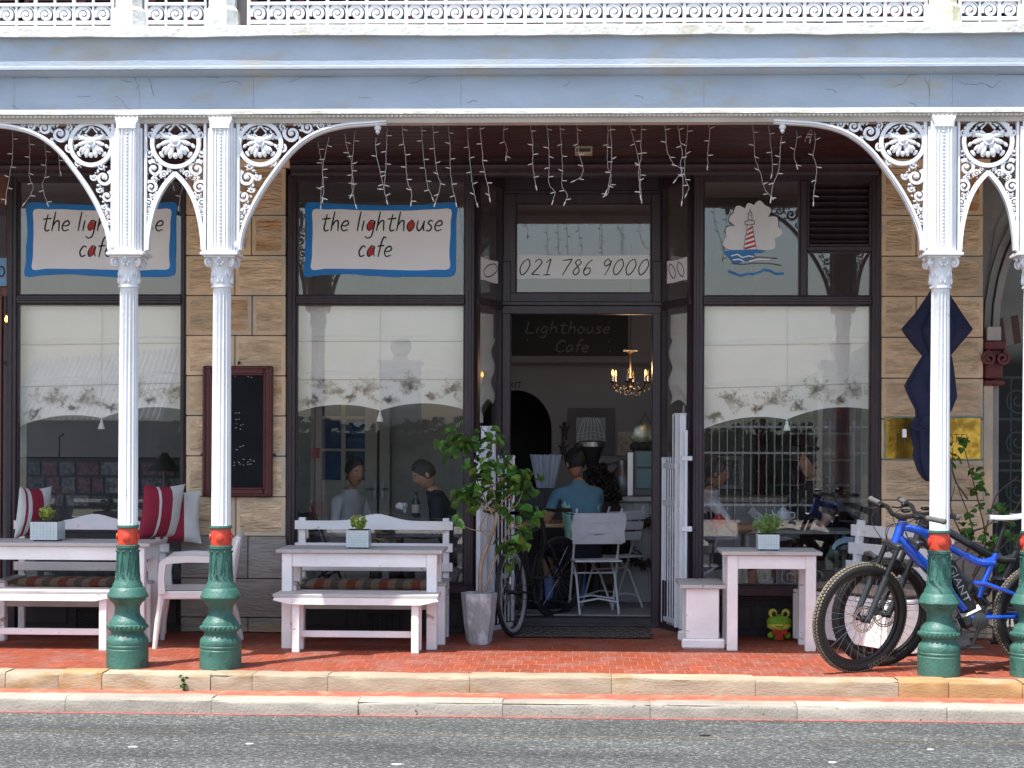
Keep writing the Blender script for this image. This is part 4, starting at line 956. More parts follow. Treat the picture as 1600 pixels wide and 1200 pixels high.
Sx = [[(496,222),(500,240),(504,262),(503,285),(501,320)],[(514,214),(508,240),(504,265),(506,295),(504,310)],[(538,208),(543,235),(551,260),(549,285),(551,300),(555,319)],[(555,204),(552,235),(549,262),(553,290),(549,303)],
[(587,215),(588,240),(594,268),(599,292),(604,312)],[(605,200),(604,225),(603,262),(600,292),(598,296)],[(628,190),(630,215),(634,248),(637,285),(643,297),(642,314)],[(657,190),(660,220),(664,262),(668,290),(675,308)],[(676,190),(678,225),(683,268),(688,290),(680,316)],
[(700,190),(703,225),(704,270),(708,295),(712,316)],[(729,190),(731,215),(735,262),(739,292),(744,316)],[(750,190),(752,225),(756,262),(763,295),(765,308)],[(788,190),(787,215),(792,232),(791,244)],[(828,190),(832,220),(833,262),(837,290)],[(854,190),(857,225),(858,262),(858,288),(867,300),(864,312)],
[(875,190),(877,225),(879,262),(878,290),(886,303),(884,314)],[(902,190),(903,225),(906,245),(911,262),(908,275),(899,282)],[(950,190),(950,220),(949,258),(955,275),(951,300),(948,304)],[(953,190),(955,225),(955,260),(952,285),(949,296)],[(982,190),(989,215),(997,245),(1000,265),(1001,290),(1002,310)],[(1003,190),(1001,225),(1002,245),(998,265),(999,290),(1000,304)],
[(1037,190),(1041,215),(1042,235),(1052,255),(1066,266),(1057,280)],[(1059,190),(1062,215),(1066,240),(1063,258),(1067,280),(1066,314)],[(1075,190),(1073,222),(1070,258),(1071,280),(1076,292),(1073,302)],[(1107,190),(1109,212),(1106,235),(1106,258)],[(1175,190),(1178,222),(1180,248),(1188,270),(1195,295),(1204,306)],
[(1201,196),(1204,225),(1207,262),(1206,272)],[(1221,212),(1219,235),(1217,265),(1211,280),(1207,292),(1205,310)],[(1245,204),(1244,222),(1241,245),(1245,257)],[(1257,222),(1263,208),(1268,203),(1267,216)],[(1273,205),(1273,225),(1271,243),(1276,265),(1273,290),(1271,314)]]
strands(Sx, 'string of white icicle lights hanging under the verandah beam across the middle bay')
strands([[(19,205),(20,240),(16,270),(12,290),(9,312)],[(45,212),(47,240),(46,275),(52,295),(40,316)],[(70,222),(72,250),(71,275),(66,290),(73,316)],[(92,238),(93,255),(94,267)],[(268,280),(270,290)],[(283,275),(285,295),(282,305),(280,322)]], 'shorter icicle lights hanging in the left bay under the beam')
# box lamp on the ceiling
t = thing('emergency_lamp', 'small pale box lamp fixed under the verandah ceiling above the door', 'lamp', (WX(912,13.2,230), 13.2, 3.6))
x = WX(912,13.2,230); z = WZ(236,13.2,912)
MB().box(x-.065, x+.065, 13.16, 13.30, z-.022, z+.035, .006).box(x-.05, x+.04, 13.2, 13.29, z+.035, z+.075, .004).build('housing', mat('aged_cream_plastic', (.45,.36,.26), .6, .15, 20), t)
MB().box(x-.052, x+.052, 13.154, 13.162, z-.012, z+.012, .002).build('grille', mat('dark_grille', (.06,.05,.045), .6), t)
# ------------------------------------------------------------ blackboard on the pilaster
Y = F-.02; t = thing('blackboard', 'blackboard in a moulded maroon frame hung on the left pilaster', 'blackboard', (WX(372,Y,680), Y, 1.0))
BF = mat('maroon_frame', (.10,.016,.016), .4, .2, 8, .2, 40)
x0, x1, z0, z1 = WX(317.5,Y,680), WX(427,Y,680), WZ(776,Y,372), WZ(572,Y,372)
m_ = MB(); bead_frame(m_, x0, x1, z0, z1, .07, Y-.035, Y, .008); bead_frame(m_, x0+.004, x1-.004, z0+.004, z1-.004, .022, Y-.05, Y-.03, .006); bead_frame(m_, x0+.055, x1-.055, z0+.055, z1-.055, .02, Y-.042, Y-.02, .005); m_.build('frame', BF, t)
MB().box(x0+.05, x1-.05, Y-.02, Y-.005, z0+.05, z1-.05).build('board', mat('chalkboard', (.007,.008,.011), .55, .3, 6, spec=.15), t)
ch = MB(); rr = random.Random(3)
for (py, n_) in ((588,5),(648,2),(654,2),(664,3),(667,2),(700,3),(720,6),(726,5)):
    for k in range(n_):
        xx = WX(368+k*6+rr.uniform(-2,2), Y, 650); zz = WZ(py+rr.uniform(-3,3), Y, 372); ch.ribbon([(xx, Y-.0215, zz), (xx+rr.uniform(.004,.016), Y-.0215, zz+rr.uniform(-.01,.01))], .004, .001)
ch.build('chalk_marks', mat('chalk', (.5,.5,.48), .9), t)
for (px, py) in ((374,567),(316,710),(429,711)):
    MB().sph((WX(px,Y,py), Y-.01, WZ(py,Y,px)), (.012,.01,.014), 8, 5).build('hook', BLACK, t)
# brass plate
def text_mesh(txt, size, material, name, parent, loc, depth=.002, rot=(pi/2,0,0), align='CENTER', xs=1.0, off=0):
    cu = bpy.data.curves.new(name, 'FONT'); cu.body = txt; cu.size = size; cu.extrude = depth; cu.align_x = align; cu.offset = off
    o = bpy.data.objects.new(name, cu); COL.objects.link(o); bpy.context.view_layer.update()
    me = bpy.data.meshes.new_from_object(o.evaluated_get(bpy.context.evaluated_depsgraph_get())); bpy.data.objects.remove(o); bpy.data.curves.remove(cu)
    me.name = name; me.materials.clear(); me.materials.append(material)
    o = bpy.data.objects.new(name, me); COL.objects.link(o); o.parent = parent
    offp = root_off(parent) if parent else None
    o.location = tuple(Vector(loc)-Vector(offp)) if offp else loc; o.rotation_euler = rot; o.scale = (xs, 1, 1)
    return o
Y = F-.012; x0, x1, z0, z1 = WX(1384,Y,680), WX(1532,Y,680), WZ(717,Y,1458), WZ(653,Y,1458)
t = thing('brass_plate', 'brass hotel name plate on the right pilaster behind the folded umbrella', 'name plate', ((x0+x1)/2, Y, z0))
MB().box(x0-.012, x1+.012, Y+.002, Y+.014, z0-.012, z1+.012, .003).build('verdigris_surround', mat('verdigris', (.24,.33,.26), .9, .2, 12), t)
BR_ = mat('polished_brass', (.75,.45,.08), .28, .25, 4, .5, 9, metal=1, col2=(.35,.2,.04), c2=(.45,.6), s2=7, bdist=.012)
MB().box(x0, x1, Y-.006, Y+.002, z0, z1, .002).build('plate', BR_, t)
text_mesh('BRITISH HOTEL', .105, mat('engraving', (.06,.035,.01), .6), 'engraved_lettering', t, ((x0+x1)/2, Y-.0065, (z0+z1)/2-.035), .0006, xs=.80, off=-.002)
for sx in (x0+.02, x1-.02):
    for sz in (z0+.02, z1-.02): MB().sph((sx, Y-.007, sz), .005, 6, 4).build('screw', BR_, t)
# ------------------------------------------------------------ folded umbrella
NAVY = mat('navy_canvas', (.014,.018,.055), .8, .2, 8, .4, 90)
Y = 13.35; t = thing('folded_umbrella', 'folded navy parasol standing behind the iron column by the right pilaster', 'parasol', (WX(1464,Y,700), Y, 0))
def lobe(prof, nl, sharp, seed, ysc=.5, rotn=0):
    mb = MB(); n = 64; vs = []
    for (py, l, r_) in prof:
        cxp = (l+r_)/2; hw = (r_-l)/2
        for k in range(n):
            a = 2*pi*k/n; f = .62+.38*abs(cos(nl*(a+rotn)/2))**sharp; f += .05*noise.noise(Vector((cos(a)*2, sin(a)*2, py*.05+seed)))
            c_ = at(cxp, py, Y); mb.v.append((c_.x+hw/FPX*Y*cos(a)*(f if abs(cos(a)) < .97 else 1), Y+hw/FPX*Y*ysc*sin(a)*f, c_.z))
    m_ = len(prof)
    for i in range(m_-1):
        for k in range(n): mb.f.append((i*n+k, i*n+(k+1) % n, (i+1)*n+(k+1) % n, (i+1)*n+k)); mb.m.append(0)
    mb.f.append(tuple(range(n))[::-1]); mb.f.append(tuple((m_-1)*n+k for k in range(n))); mb.m += [0, 0]
    return mb
lobe([(445,1459,1470),(462,1449,1485),(490,1430,1503),(514,1409,1519),(521,1413,1514),(540,1427,1498),(556,1441,1485)], 4, .8, 1).build('upper_canopy', NAVY, t)
lobe([(556,1441,1487),(575,1429,1490),(603,1413,1493),(620,1420,1495),(640,1430,1487),(655,1431,1478)], 5, .9, 2).build('canopy', NAVY, t)
lobe([(650,1431,1480),(665,1421,1480),(680,1423,1478),(700,1428,1474),(712,1426,1476),(735,1433,1474),(747,1441,1471),(752,1447,1468)], 6, 1, 3, .6).build('lower_folds', NAVY, t)
st = MB(); st.tube([at(1441,668,Y-.05)+Vector((.05*cos(a)-.05,-.06*sin(a)-.03,.012*sin(3*a))) for a in [k*pi/6 for k in range(7)]], .012, 6); st.build('tie_strap', NAVY, t)
p = at(1411,677,Y-.06); MB().obox((p.x+.01,p.y,p.z), (.03,.03,.065), None, .004).build('buckle', WHITEP, t)
c_ = at(1465,700,Y); MB().tube([(c_.x,Y,.05),(c_.x,Y,2.9)], .019, 10).build('pole', mat('pole_wood', (.16,.09,.05), .5), t)
MB().lathe([(.24,0),(.25,.02),(.24,.06),(.05,.075),(.035,.22),(.03,.22)], (c_.x,Y,0.002), 28).build('base', mat('concrete_base', (.22,.21,.2), .9), t)
# ------------------------------------------------------------ outdoor furniture
PLAIDS = {}
def plaid():
    M = bpy.data.materials.new('plaid_cushion_cloth'); M.use_nodes = True; N = M.node_tree.nodes; L = M.node_tree.links; b = N['Principled BSDF']; b.inputs['Roughness'].default_value = .9
    g = N.new('ShaderNodeNewGeometry'); s = N.new('ShaderNodeSeparateXYZ'); L.new(g.outputs['Position'], s.inputs[0])
    def sq(sock, sc, ph):
        m = N.new('ShaderNodeMath'); m.operation = 'MULTIPLY_ADD'; m.inputs[1].default_value = sc; m.inputs[2].default_value = ph; L.new(sock, m.inputs[0])
        f = N.new('ShaderNodeMath'); f.operation = 'FRACT'; L.new(m.outputs[0], f.inputs[0]); return f.outputs[0]
    cr = N.new('ShaderNodeValToRGB'); cr.color_ramp.interpolation = 'CONSTANT'; L.new(sq(s.outputs[0], 4.1, .2), cr.inputs[0])
    e = cr.color_ramp.elements; e[0].color = (.38,.10,.06,1); e[1].position = .28; e[1].color = (.42,.35,.27,1)
    for p, c in ((.5,(.20,.17,.13,1)),(.75,(.42,.35,.27,1))): k = e.new(p); k.color = c
    c2 = N.new('ShaderNodeValToRGB'); c2.color_ramp.interpolation = 'CONSTANT'; L.new(sq(s.outputs[1], 9, .1), c2.inputs[0]); c2.color_ramp.elements[0].color = (1,1,1,1); c2.color_ramp.elements[1].position = .5; c2.color_ramp.elements[1].color = (.72,.68,.62,1)
    mx = N.new('ShaderNodeMix'); mx.data_type = 'RGBA'; mx.blend_type = 'MULTIPLY'; mx.inputs[0].default_value = 1; L.new(cr.outputs[0], mx.inputs[6]); L.new(c2.outputs[0], mx.inputs[7]); L.new(mx.outputs[2], b.inputs['Base Color']); return M
PLAID = plaid()
def table(x0, x1, y0, y1, h, lab, cat='table', lw=.075, top=.028, over=.045, apron=.10, two=False):
    t = thing('wooden_table', lab, cat, ((x0+x1)/2, (y0+y1)/2, 0), group='white wooden cafe tables')
    n = 2 if not two else 3; d = (y1-y0)/n
    for i in range(n): MB().box(x0+random.uniform(0,.003), x1-random.uniform(0,.003), y0+i*d+.0015, y0+(i+1)*d-.0015, h-top, h-random.uniform(0,.0015), .005).build('top_plank', WOODT, t)
    a, b_, c_, e_ = x0+over, x1-over, y0+over*.5, y1-over*.5
    for X_ in (a, b_-lw):
        for Y_ in (c_, e_-lw): MB().box(X_, X_+lw, Y_, Y_+lw, 0, h-top-.001, .004).build('leg', WOODW, t)
    MB().box(a+lw+.001, b_-lw-.001, c_+.006, c_+.028, h-top-apron, h-top-.002, .003).build('apron', WOODW, t)
    MB().box(a+lw+.001, b_-lw-.001, e_-.028, e_-.006, h-top-apron, h-top-.002, .003).build('apron', WOODW, t)
    for X_ in (a+.006, b_-.028): MB().box(X_, X_+.022, c_+lw+.001, e_-lw-.001, h-top-apron, h-top-.002, .003).build('apron', WOODW, t)
    return t
def plank_bench(px0, px1, Yf, h, lab, l0, l1):
    x0, x1 = WX(px0,Yf,935), WX(px1,Yf,935); t = thing('plank_bench', lab, 'bench', ((x0+x1)/2, Yf+.14, 0), group='backless white benches in front of the tables')
    for i in range(2): MB().box(x0+.004*i, x1-.004*i, Yf+.002+i*.142, Yf+.14+i*.142, h-.025, h, .005).build('seat_plank', WOODT, t)
    sk = .075
    for y in (Yf+.0, Yf+.262): MB().prism([(x0+.01,h-.03),(x0-.0,h-.045),(x0+.13,h-sk),(x1-.13,h-sk),(x1-.0,h-.045),(x1-.01,h-.03),(x1-.01,h-.026),(x0+.01,h-.026)], y, y+.022).build('side_rail', WOODW, t)
    for p in (l0, l1):
        xa, xb = WX(p-6,Yf,980), WX(p+6,Yf,980)
        for y in (Yf+.024, Yf+.215): MB().box(xa, xb, y, y+.045, 0, h-.076+.04, .004).build('leg', WOODW, t)
        MB().box(xa+.012, xb-.012, Yf+.07, Yf+.214, .10, .14, .003).build('cross_bar', WOODW, t)
    MB().box(WX(l0,Yf,990), WX(l1,Yf,990), Yf+.13, Yf+.155, .100, .147, .003).build('stretcher', WOODW, t)
    return t
def backed_bench(px0, px1, Yb, lab, rzend=True, peak=(.50,)):
    x0, x1 = WX(px0,Yb,830), WX(px1,Yb,830); t = thing('backed_bench', lab, 'bench', ((x0+x1)/2, Yb-.25, 0), group='white benches with shaped backs')
    zt = WZ(816, Yb, (px0+px1)/2); pk = WZ(806, Yb, (px0+px1)/2)
    for X_ in (x0+.01, x1-.01-.05): MB().box(X_, X_+.05, Yb-.02, Yb+.02, 0, zt+.035, .004).build('post', WOODW, t)
    w = x1-x0; n = 24; P = [(x0-.02, zt-.055), (x1+.02, zt-.055)]
    for k in range(n+1):
        u = 1-k/n; hh = math.exp(-((u-.52)/.13)**2)*.055; P.append((x0-.02+(w+.04)*u, zt+.012+hh))
    MB().prism(P, Yb-.045, Yb-.022).build('top_rail', WOODW, t)
    for z in (zt-.19, zt-.34): MB().box(x0-.02, x1+.02, Yb-.045, Yb-.022, z-.038, z+.03, .004).build('back_rail', WOODW, t)
    for i in range(3): MB().box(x0+.01, x1-.01, Yb-.05-.15*(i+1)+.002, Yb-.05-.15*i-.002, .375, .40, .004).build('seat_plank', WOODW, t)
    MB().box(x0+.03, x1-.03, Yb-.53, Yb-.505, .26, .37, .003).build('seat_apron', mat('worn_beige_board', (.42,.35,.29), .7, .15, 5, .4, 30) if 'worn_beige_board' not in bpy.data.materials else bpy.data.materials['worn_beige_board'], t)
    for X_ in (x0, x1-.075):
        MB().box(X_, X_+.075, Yb-.54, Yb-.465, 0, .44, .004).build('leg', WOODW, t)
        MB().box(X_-.006, X_+.082, Yb-.545, Yb-.03, .441, .462, .004).build('arm_cap', WOODT, t)
    # cushion pad
    mb = MB()
    def fn(u, v, s):
        e_ = min(1, min(u, 1-u)*14)**.5*min(1, min(v, 1-v)*5)**.5
        return (x0+.09+(w-.18)*u, Yb-.50+.44*v, .432+s*.030*e_+.006*noise.noise(Vector((u*9, v*3, s))))
    mb.grid(40, 10, lambda u, v: fn(u, v, 1)).grid(40, 10, lambda u, v: fn(u, v, -1)); cu = tag(mb.build('seat_cushion', PLAID, ang=180), 'checked seat pad on the bench '+('behind the middle table' if px0 > 300 else 'behind the left table'), 'cushion', 'checked seat pads')
    return t
def cube_planter(px0, px1, pyt, pyb, Y, lab, kind, h):
    c_ = at((px0+px1)/2, pyb, Y); w = (px1-px0)/FPX*Y; x, y, z = c_.x, c_.y, h; hh = (pyb-pyt)/FPX*Y*.92
    t = thing('cube_planter', lab, 'plant pot', (x, y, z), group='small tiled cube planters on the tables')
    mb = MB(); n = 8; s = w/n
    mb.box(x-w/2+.003, x+w/2-.003, y-w/2+.003, y+w/2-.003, z+.01, z+hh)
    o = mb.build('pot', mat('tile_grout', (.42,.46,.48), .8) if 'tile_grout' not in bpy.data.materials else bpy.data.materials['tile_grout'], t)
    tl = MB(); nz = max(3, round(hh/s)); sz = (hh-.01)/nz
    for i in range(n):
        for k in range(nz):
            xx, zz = x-w/2+s*(i+.5), z+.01+sz*(k+.5)
            tl.box(xx-s/2+.001, xx+s/2-.001, y-w/2, y-w/2+.004, zz-sz/2+.001, zz+sz/2-.001); tl.box(xx-s/2+.001, xx+s/2-.001, y+w/2-.004, y+w/2, zz-sz/2+.001, zz+sz/2-.001)
            yy = y-w/2+s*(i+.5)
            for sx in (-1, 1): tl.box(x+sx*(w/2-.004), x+sx*w/2, yy-s/2+.001, yy+s/2-.001, zz-sz/2+.001, zz+sz/2-.001)
    tl.build('mosaic_tiles', mat('mosaic_white', (.62,.68,.68), .25, .05, 30) if 'mosaic_white' not in bpy.data.materials else bpy.data.materials['mosaic_white'], o)
    MB().box(x-w/2+.008, x+w/2-.008, y-w/2+.008, y+w/2-.008, z+hh-.004, z+hh+.004).build('soil', mat('soil', (.03,.02,.015), .9) if 'soil' not in bpy.data.materials else bpy.data.materials['soil'], t)
    for sx in (-1, 1):
        for sy in (-1, 1): MB().box(x+sx*w*.36-.008, x+sx*w*.36+.008, y+sy*w*.36-.008, y+sy*w*.36+.008, z, z+.012).build('foot', BLACK, t)
    rr = random.Random(int(px0)); pl = MB()
    if kind == 'round':
        G_ = mat('succulent_green', (.17,.26,.04), .5, .3, 30, col2=(.4,.38,.06), c2=(.5,.6), s2=25) if 'succulent_green' not in bpy.data.materials else bpy.data.materials['succulent_green']
        for k in range(26):
            a = rr.uniform(0,6.28); r = rr.uniform(0,.05); top = rr.uniform(.04,.13)*(1-r*4); bx, by = x+r*.5*cos(a)+.005, y+r*.5*sin(a)
            tx, ty = x+r*cos(a)*1.3, y+r*sin(a)*1.3
            pl.tube([(bx,by,z+hh),(tx,ty,z+hh+top)], .003, 4)
            for q_ in range(7):
                b_ = rr.uniform(0,6.28); f_ = rr.uniform(.4,1); pl.sph((bx+(tx-bx)*f_+.012*cos(b_), by+(ty-by)*f_+.012*sin(b_), z+hh+top*f_), (.013,.006,.009), 6, 4, Matrix.Rotation(b_, 3, 'Z') @ Matrix.Rotation(rr.uniform(-.8,.8), 3, 'Y'))
    else:
        G_ = mat('feathery_green', (.12,.22,.05), .5, .3, 30, col2=(.28,.34,.14), c2=(.5,.6), s2=25)
        for k in range(170):
            a = rr.uniform(0,6.28); r = rr.uniform(.0,.11); top = rr.uniform(.03,.14)*(1-r*2.5)
            p0 = (x+r*.3*cos(a), y+r*.3*sin(a), z+hh); p2 = (x+r*cos(a), y+r*sin(a)*.8, z+hh+top+.02)
            pl.tube([p0, ((p0[0]+p2[0])/2, (p0[1]+p2[1])/2, z+hh+top*.7), p2], [.002,.003,.001], 3)
            for q_ in range(4):
                b_ = rr.uniform(0,6.28); pl.add([p2, (p2[0]+.018*cos(b_), p2[1]+.01*sin(b_), p2[2]+.004), (p2[0]+.014*cos(b_+.5), p2[1]+.01, p2[2]+.012)], [(0,1,2)]); p2 = (p2[0]-.003*cos(a), p2[1], p2[2]-.012)
    pl.build('plant', G_, t)
# middle set
TY = 12.79
tx0, tx1 = WX(430,TY,860), WX(692,TY,860)
hM = WZ(866, TY, 560)+.028-.0; hM = .735
backed_bench(466, 704, 13.66, 'white bench with a shaped back behind the middle table')
table(tx0, tx1, TY, TY+.52, .728, 'long white wooden table in the middle bay below the diners\' window')
plank_bench(426, 685, 12.56, .423, 'long backless white bench in front of the middle table', 461, 648)
cube_planter(543, 578, 818, 849, 13.0, 'tiled cube planter with a yellow-green succulent on the middle table', 'round', .728)
# left set
lx1 = WX(234,TY,855)
backed_bench(28, 262, 13.66, 'white bench with a shaped back behind the left table, cushions on it')
table(lx1-1.75, lx1, TY, TY+.52, .765, 'long white wooden table at the left edge behind the leftmost column')
plank_bench(-95, 176, 12.56, .435, 'long backless white bench in front of the left table, cut by the picture edge', -60, 159)
cube_planter(53, 96, 810, 843, 13.05, 'tiled cube planter with a sprawling yellow-green plant on the left table', 'round', .765)
# right set
rx0, rx1 = WX(1130,12.9,860), WX(1286,12.9,860)
table(rx0-.01, rx1, 12.9, 13.42, .728, 'short white wooden table on the right with a leafy planter, frog toy beneath')
cube_planter(1183, 1216, 822, 849, 13.1, 'tiled cube planter with a feathery green plant on the right table', 'feather', .728)
# stool-like bench end on
x0, x1 = WX(1062,13.0,915), WX(1135,13.0,915); y0 = 13.0
t = thing('end_panel_bench', 'small white bench seen end on, with solid panel legs, beside the folded gate', 'bench', ((x0+x1)/2, y0, 0))
for i in range(2): MB().box(x0+i*(x1-x0)/2+.001, x0+(i+1)*(x1-x0)/2-.001, y0, y0+.62, .445, .472, .005).build('seat_plank', WOODT, t)
for yy in (y0+.03, y0+.53):
    MB().box(x0+.05, x1-.05, yy, yy+.05, .075, .444, .004).build('panel_leg', WOODW, t)
    MB().box(x0+.02, x1-.005, yy-.02, yy+.075, 0, .074, .012).build('foot', WOODW, t)
MB().box((x0+x1)/2-.02, (x0+x1)/2+.02, y0+.08, y0+.53, .2, .3, .003).build('stretcher', WOODW, t)
# slatted bench at the right, turned towards the table
bx, by = WX(1395,13.3,930), 13.32
t = thing('slatted_bench', 'white slatted bench with a brown striped pad behind the mountain bikes', 'bench', (bx, by, 0), radians(-62), world=False)
Wb = 1.15
for i in range(3): MB().box(-Wb/2, Wb/2, -.05-.15*(i+1)+.002, -.05-.15*i-.002, .375, .40, .004).build('seat_plank', WOODW, t)
for X_ in (-Wb/2+.06, Wb/2-.12): MB().bar((X_,-.02,.0),(X_,.10,.92),.06,.04,(1,0,0),c=.004).build('post', WOODW, t)
for z in (.56,.70,.84): MB().bar((-Wb/2-.03,.0+(z-.4)*.17,z),(Wb/2+.03,.0+(z-.4)*.17,z),.022,.09,c=.004).build('back_slat', WOODW, t)
for X_ in (-Wb/2, Wb/2-.055): MB().box(X_, X_+.055, -.50, -.06, .02, .37, .004).build('panel_leg', WOODW, t)
MB().box(-Wb/2+.06, Wb/2-.06, -.51, -.485, .06, .37, .003).build('front_board', WOODW, t)
BST = mat('brown_stripe_cloth', (.33,.24,.19), .9, .3, 3, stretch=(40,1,1))
mb = MB()
for s in (1,-1): mb.grid(20, 8, lambda u, v: (-Wb/2+.06+(Wb-.12)*u, -.48+.42*v, .432+s*.03*min(1,min(u,1-u)*12)**.5*min(1,min(v,1-v)*5)**.5))
mb.build('seat_pad', BST, t, ang=180)
# plastic garden chair
PLC = mat('white_plastic', (.74,.71,.69), .4, .05, 5)
cx_, cy_ = WX(305,12.95,900), 13.05
t = thing('garden_chair', 'white plastic garden chair with armrests between the left table and the pilaster', 'chair', (cx_, cy_, 0), radians(-82), world=False)
# local: faces -y, width along x
for sx in (-1, 1):
    MB().tube([(sx*.25,-.24,.40),(sx*.27,-.27,.2),(sx*.28,-.29,0)], [.026,.022,.018], 8).build('leg', PLC, t)
    MB().tube([(sx*.22,.20,.40),(sx*.25,.27,.2),(sx*.26,.31,0)], [.026,.022,.018], 8).build('leg', PLC, t)
    MB().ribbon([Vector((sx*.27,y_,z_)) for y_, z_ in ((-.24,.40),(-.245,.52),(-.235,.62),(-.20,.645),(-.05,.655),(.12,.65),(.25,.63))], [.05,.045,.05,.05,.05,.045,.04], .055, nrm=(1,0,0)).build('armrest', PLC, t)
sp_ = MB(); sp_.grid(14, 14, lambda u, v: (-.26+.52*u, -.26+.50*v, .425-.02*sin(pi*u)*sin(pi*v)-.02*(v < .01))).grid(14, 14, lambda u, v: (-.26+.52*u, -.26+.50*v, .405-.02*sin(pi*u)*sin(pi*v)))
sp_.bar((-.26,-.26,.39),(.26,-.26,.39),.02,.06,c=.008).bar((-.265,-.26,.39),(-.265,.24,.39),.02,.06,c=.008).bar((.265,-.26,.39),(.265,.24,.39),.02,.06,c=.008)
sp_.build('seat', PLC, t)
bk = MB()
for k in range(6): bk.bar((-.19+.076*k,.24,.42),(-.21+.084*k,.29,.80),.045,.012,(1,0,0),c=.003)
bk.tube([(-.25,.23,.40),(-.27,.28,.70),(-.24,.31,.80),(0,.32,.83),(.24,.31,.80),(.27,.28,.70),(.25,.23,.40)], .02, 8); bk.build('backrest', PLC, t)
# striped cushions
CR = mat('crimson_cloth', (.30,.018,.045), .85, .1, 6, .3, 80); CW = mat('cream_cloth', (.66,.64,.60), .85, .1, 6, .3, 80)
def cushion(px, py, Y, w, h, yaw_, tilt, lab, swap):
    c_ = at(px, py, Y); t = thing('cushion', lab, 'cushion', tuple(c_), group='crimson and cream striped cushions', world=False)
    t.rotation_euler = (tilt, 0, yaw_)
    for (u0, u1, m_) in ((0,.30,CR),(.30,.36,CW),(.36,.64,CR),(.64,1,CW)) if not swap else ((0,.10,CW),(.10,.16,CR),(.16,.26,CW),(.26,.62,CR),(.62,1,CW)):
        mb = MB()
        for s in (1,-1): mb.grid(8, 18, lambda u, v: (lambda U: ((U-.5)*w*(1-.10*sin(pi*v)), s*.075*(sin(pi*U)*sin(pi*v))**.45+.004*noise.noise(Vector((U*7,v*7,s))), (v-.5)*h*(1-.10*sin(pi*U))))(u0+(u1-u0)*u))
        mb.build('stripe_panel', m_, t, ang=180)
cushion(52, 800, 13.5, .34, .40, radians(62), radians(8), 'red and cream cushion at the left end of the left bench, behind the planter', True)
cushion(252, 800, 13.45, .38, .44, radians(48), radians(12), 'red and cream cushion leaning at the right end of the left bench', False)
cushion(278, 808, 13.62, .36, .42, radians(20), radians(-6), 'crimson cushion half hidden behind the cream cushion on the left bench', True)
# ------------------------------------------------------------ big pot with shrub
p = at(748, 1000, 13.3); px_, py_ = WX(748,13.15,960), 13.2
POTM = mat('weathered_cement', (.30,.31,.32), .85, .2, 12, 1, 30, col2=(.55,.56,.58), c2=(.5,.66), s2=9, stretch=(1,1,.5), bdist=.012)
t = thing('potted_shrub', 'leafy shrub with bare crossing stems in a tall grey cement pot by the doorway', 'potted plant', (px_, py_, 0))
R_ = lambda hw: hw/ (FPX/13.2)
MB().lathe([(R_(17),0.002),(R_(20),.03),(R_(24),.16),(R_(27),.30),(R_(28.5),.375),(R_(28),.388),(R_(25),.388),(R_(25),.34),(.001,.34)], (px_,py_,0), 8).xf(Matrix.Identity(4)).build('pot', POTM, t, ang=25)
MB().lathe([(R_(24.8),.35),(.001,.36)], (px_,py_,0), 14).build('soil', bpy.data.materials['soil'], t)
BARK = mat('pale_bark', (.30,.22,.15), .8, .2, 20, .6, 60); 
LEAFG = mat('glossy_leaf', (.045,.13,.022), .32, .3, 25, rnd=.35, col2=(.12,.24,.035), c2=(.5,.62), s2=12)
lm = MB(); lw_ = .042
ol_ = [(0,0),(.35,.22),(.85,.30),(1.0,.18),(.98,.0)]
pts = [(0,0,0)]; prof = [(0.0,.18),(.15,.46),(.4,.52),(.7,.38),(1,.0)]
lv = [(0,0,0)]+[(a*.052, s*b_*.052, .006*abs(s)*1.2) for s in (1,-1) for a, b_ in prof[:-1]]+[(.056,0,-.008),(.022,0,-.004),(.04,0,-.006)]
lm.add(lv, [(0,1,2),(0,2,10),(2,3,10),(3,11,10),(3,4,11),(4,9,11),(0,6,5),(0,10,6),(6,10,7),(7,10,11),(7,11,8),(8,11,9)])
leafme = lm.mesh('leaf', LEAFG, ang=180)
rr = random.Random(21)
def leaves(par, P, n, spread, sc=1.0):
    for k in range(n):
        q_ = P+Vector((rr.gauss(0,spread), rr.gauss(0,spread), rr.gauss(0,spread*.8)))
        inst('leaf', leafme, par, tuple(q_), (rr.uniform(-.9,.9), rr.uniform(-.2,1.0), rr.uniform(0,6.28)), sc*rr.uniform(1.1,1.9))
st_ = MB(); YP = 13.2
def stem(path, r0, r1, jit=.05):
    n = len(path); P = [at(a, b_, YP+jit*((k % 3)-1)*k/n*1.5) for k, (a, b_) in enumerate(path)]; P = smooth_path(P, 4); m_ = len(P); st_.tube(P, [r0+(r1-r0)*i/(m_-1) for i in range(m_)], 6); return P[-1]
ends = []
stem([(750,925),(752,880),(765,845),(775,815),(776,795)], .017, .011)
stem([(758,925),(768,890),(785,850),(800,815)], .010, .006)
for pth in ([(775,815),(760,785),(745,750),(728,718),(722,690)], [(776,800),(772,770),(760,740),(768,700),(766,690)], [(776,795),(800,770),(820,762),(835,735)], [(778,800),(760,790),(742,772),(735,760)],[(785,810),(810,785),(822,750),(832,740)],[(790,830),(815,820),(840,808),(852,798)],[(776,800),(745,790),(755,770),(790,745)],[(770,830),(740,828),(710,815)],[(782,815),(800,790),(790,760),(780,745)],[(765,840),(750,825),(760,800),(745,780)],[(800,815),(815,835),(808,850)],[(776,800),(768,780),(790,790),(800,775)]):
    ends.append(stem(pth, .006, .0022, .10))
st_.build('stems', BARK, t)
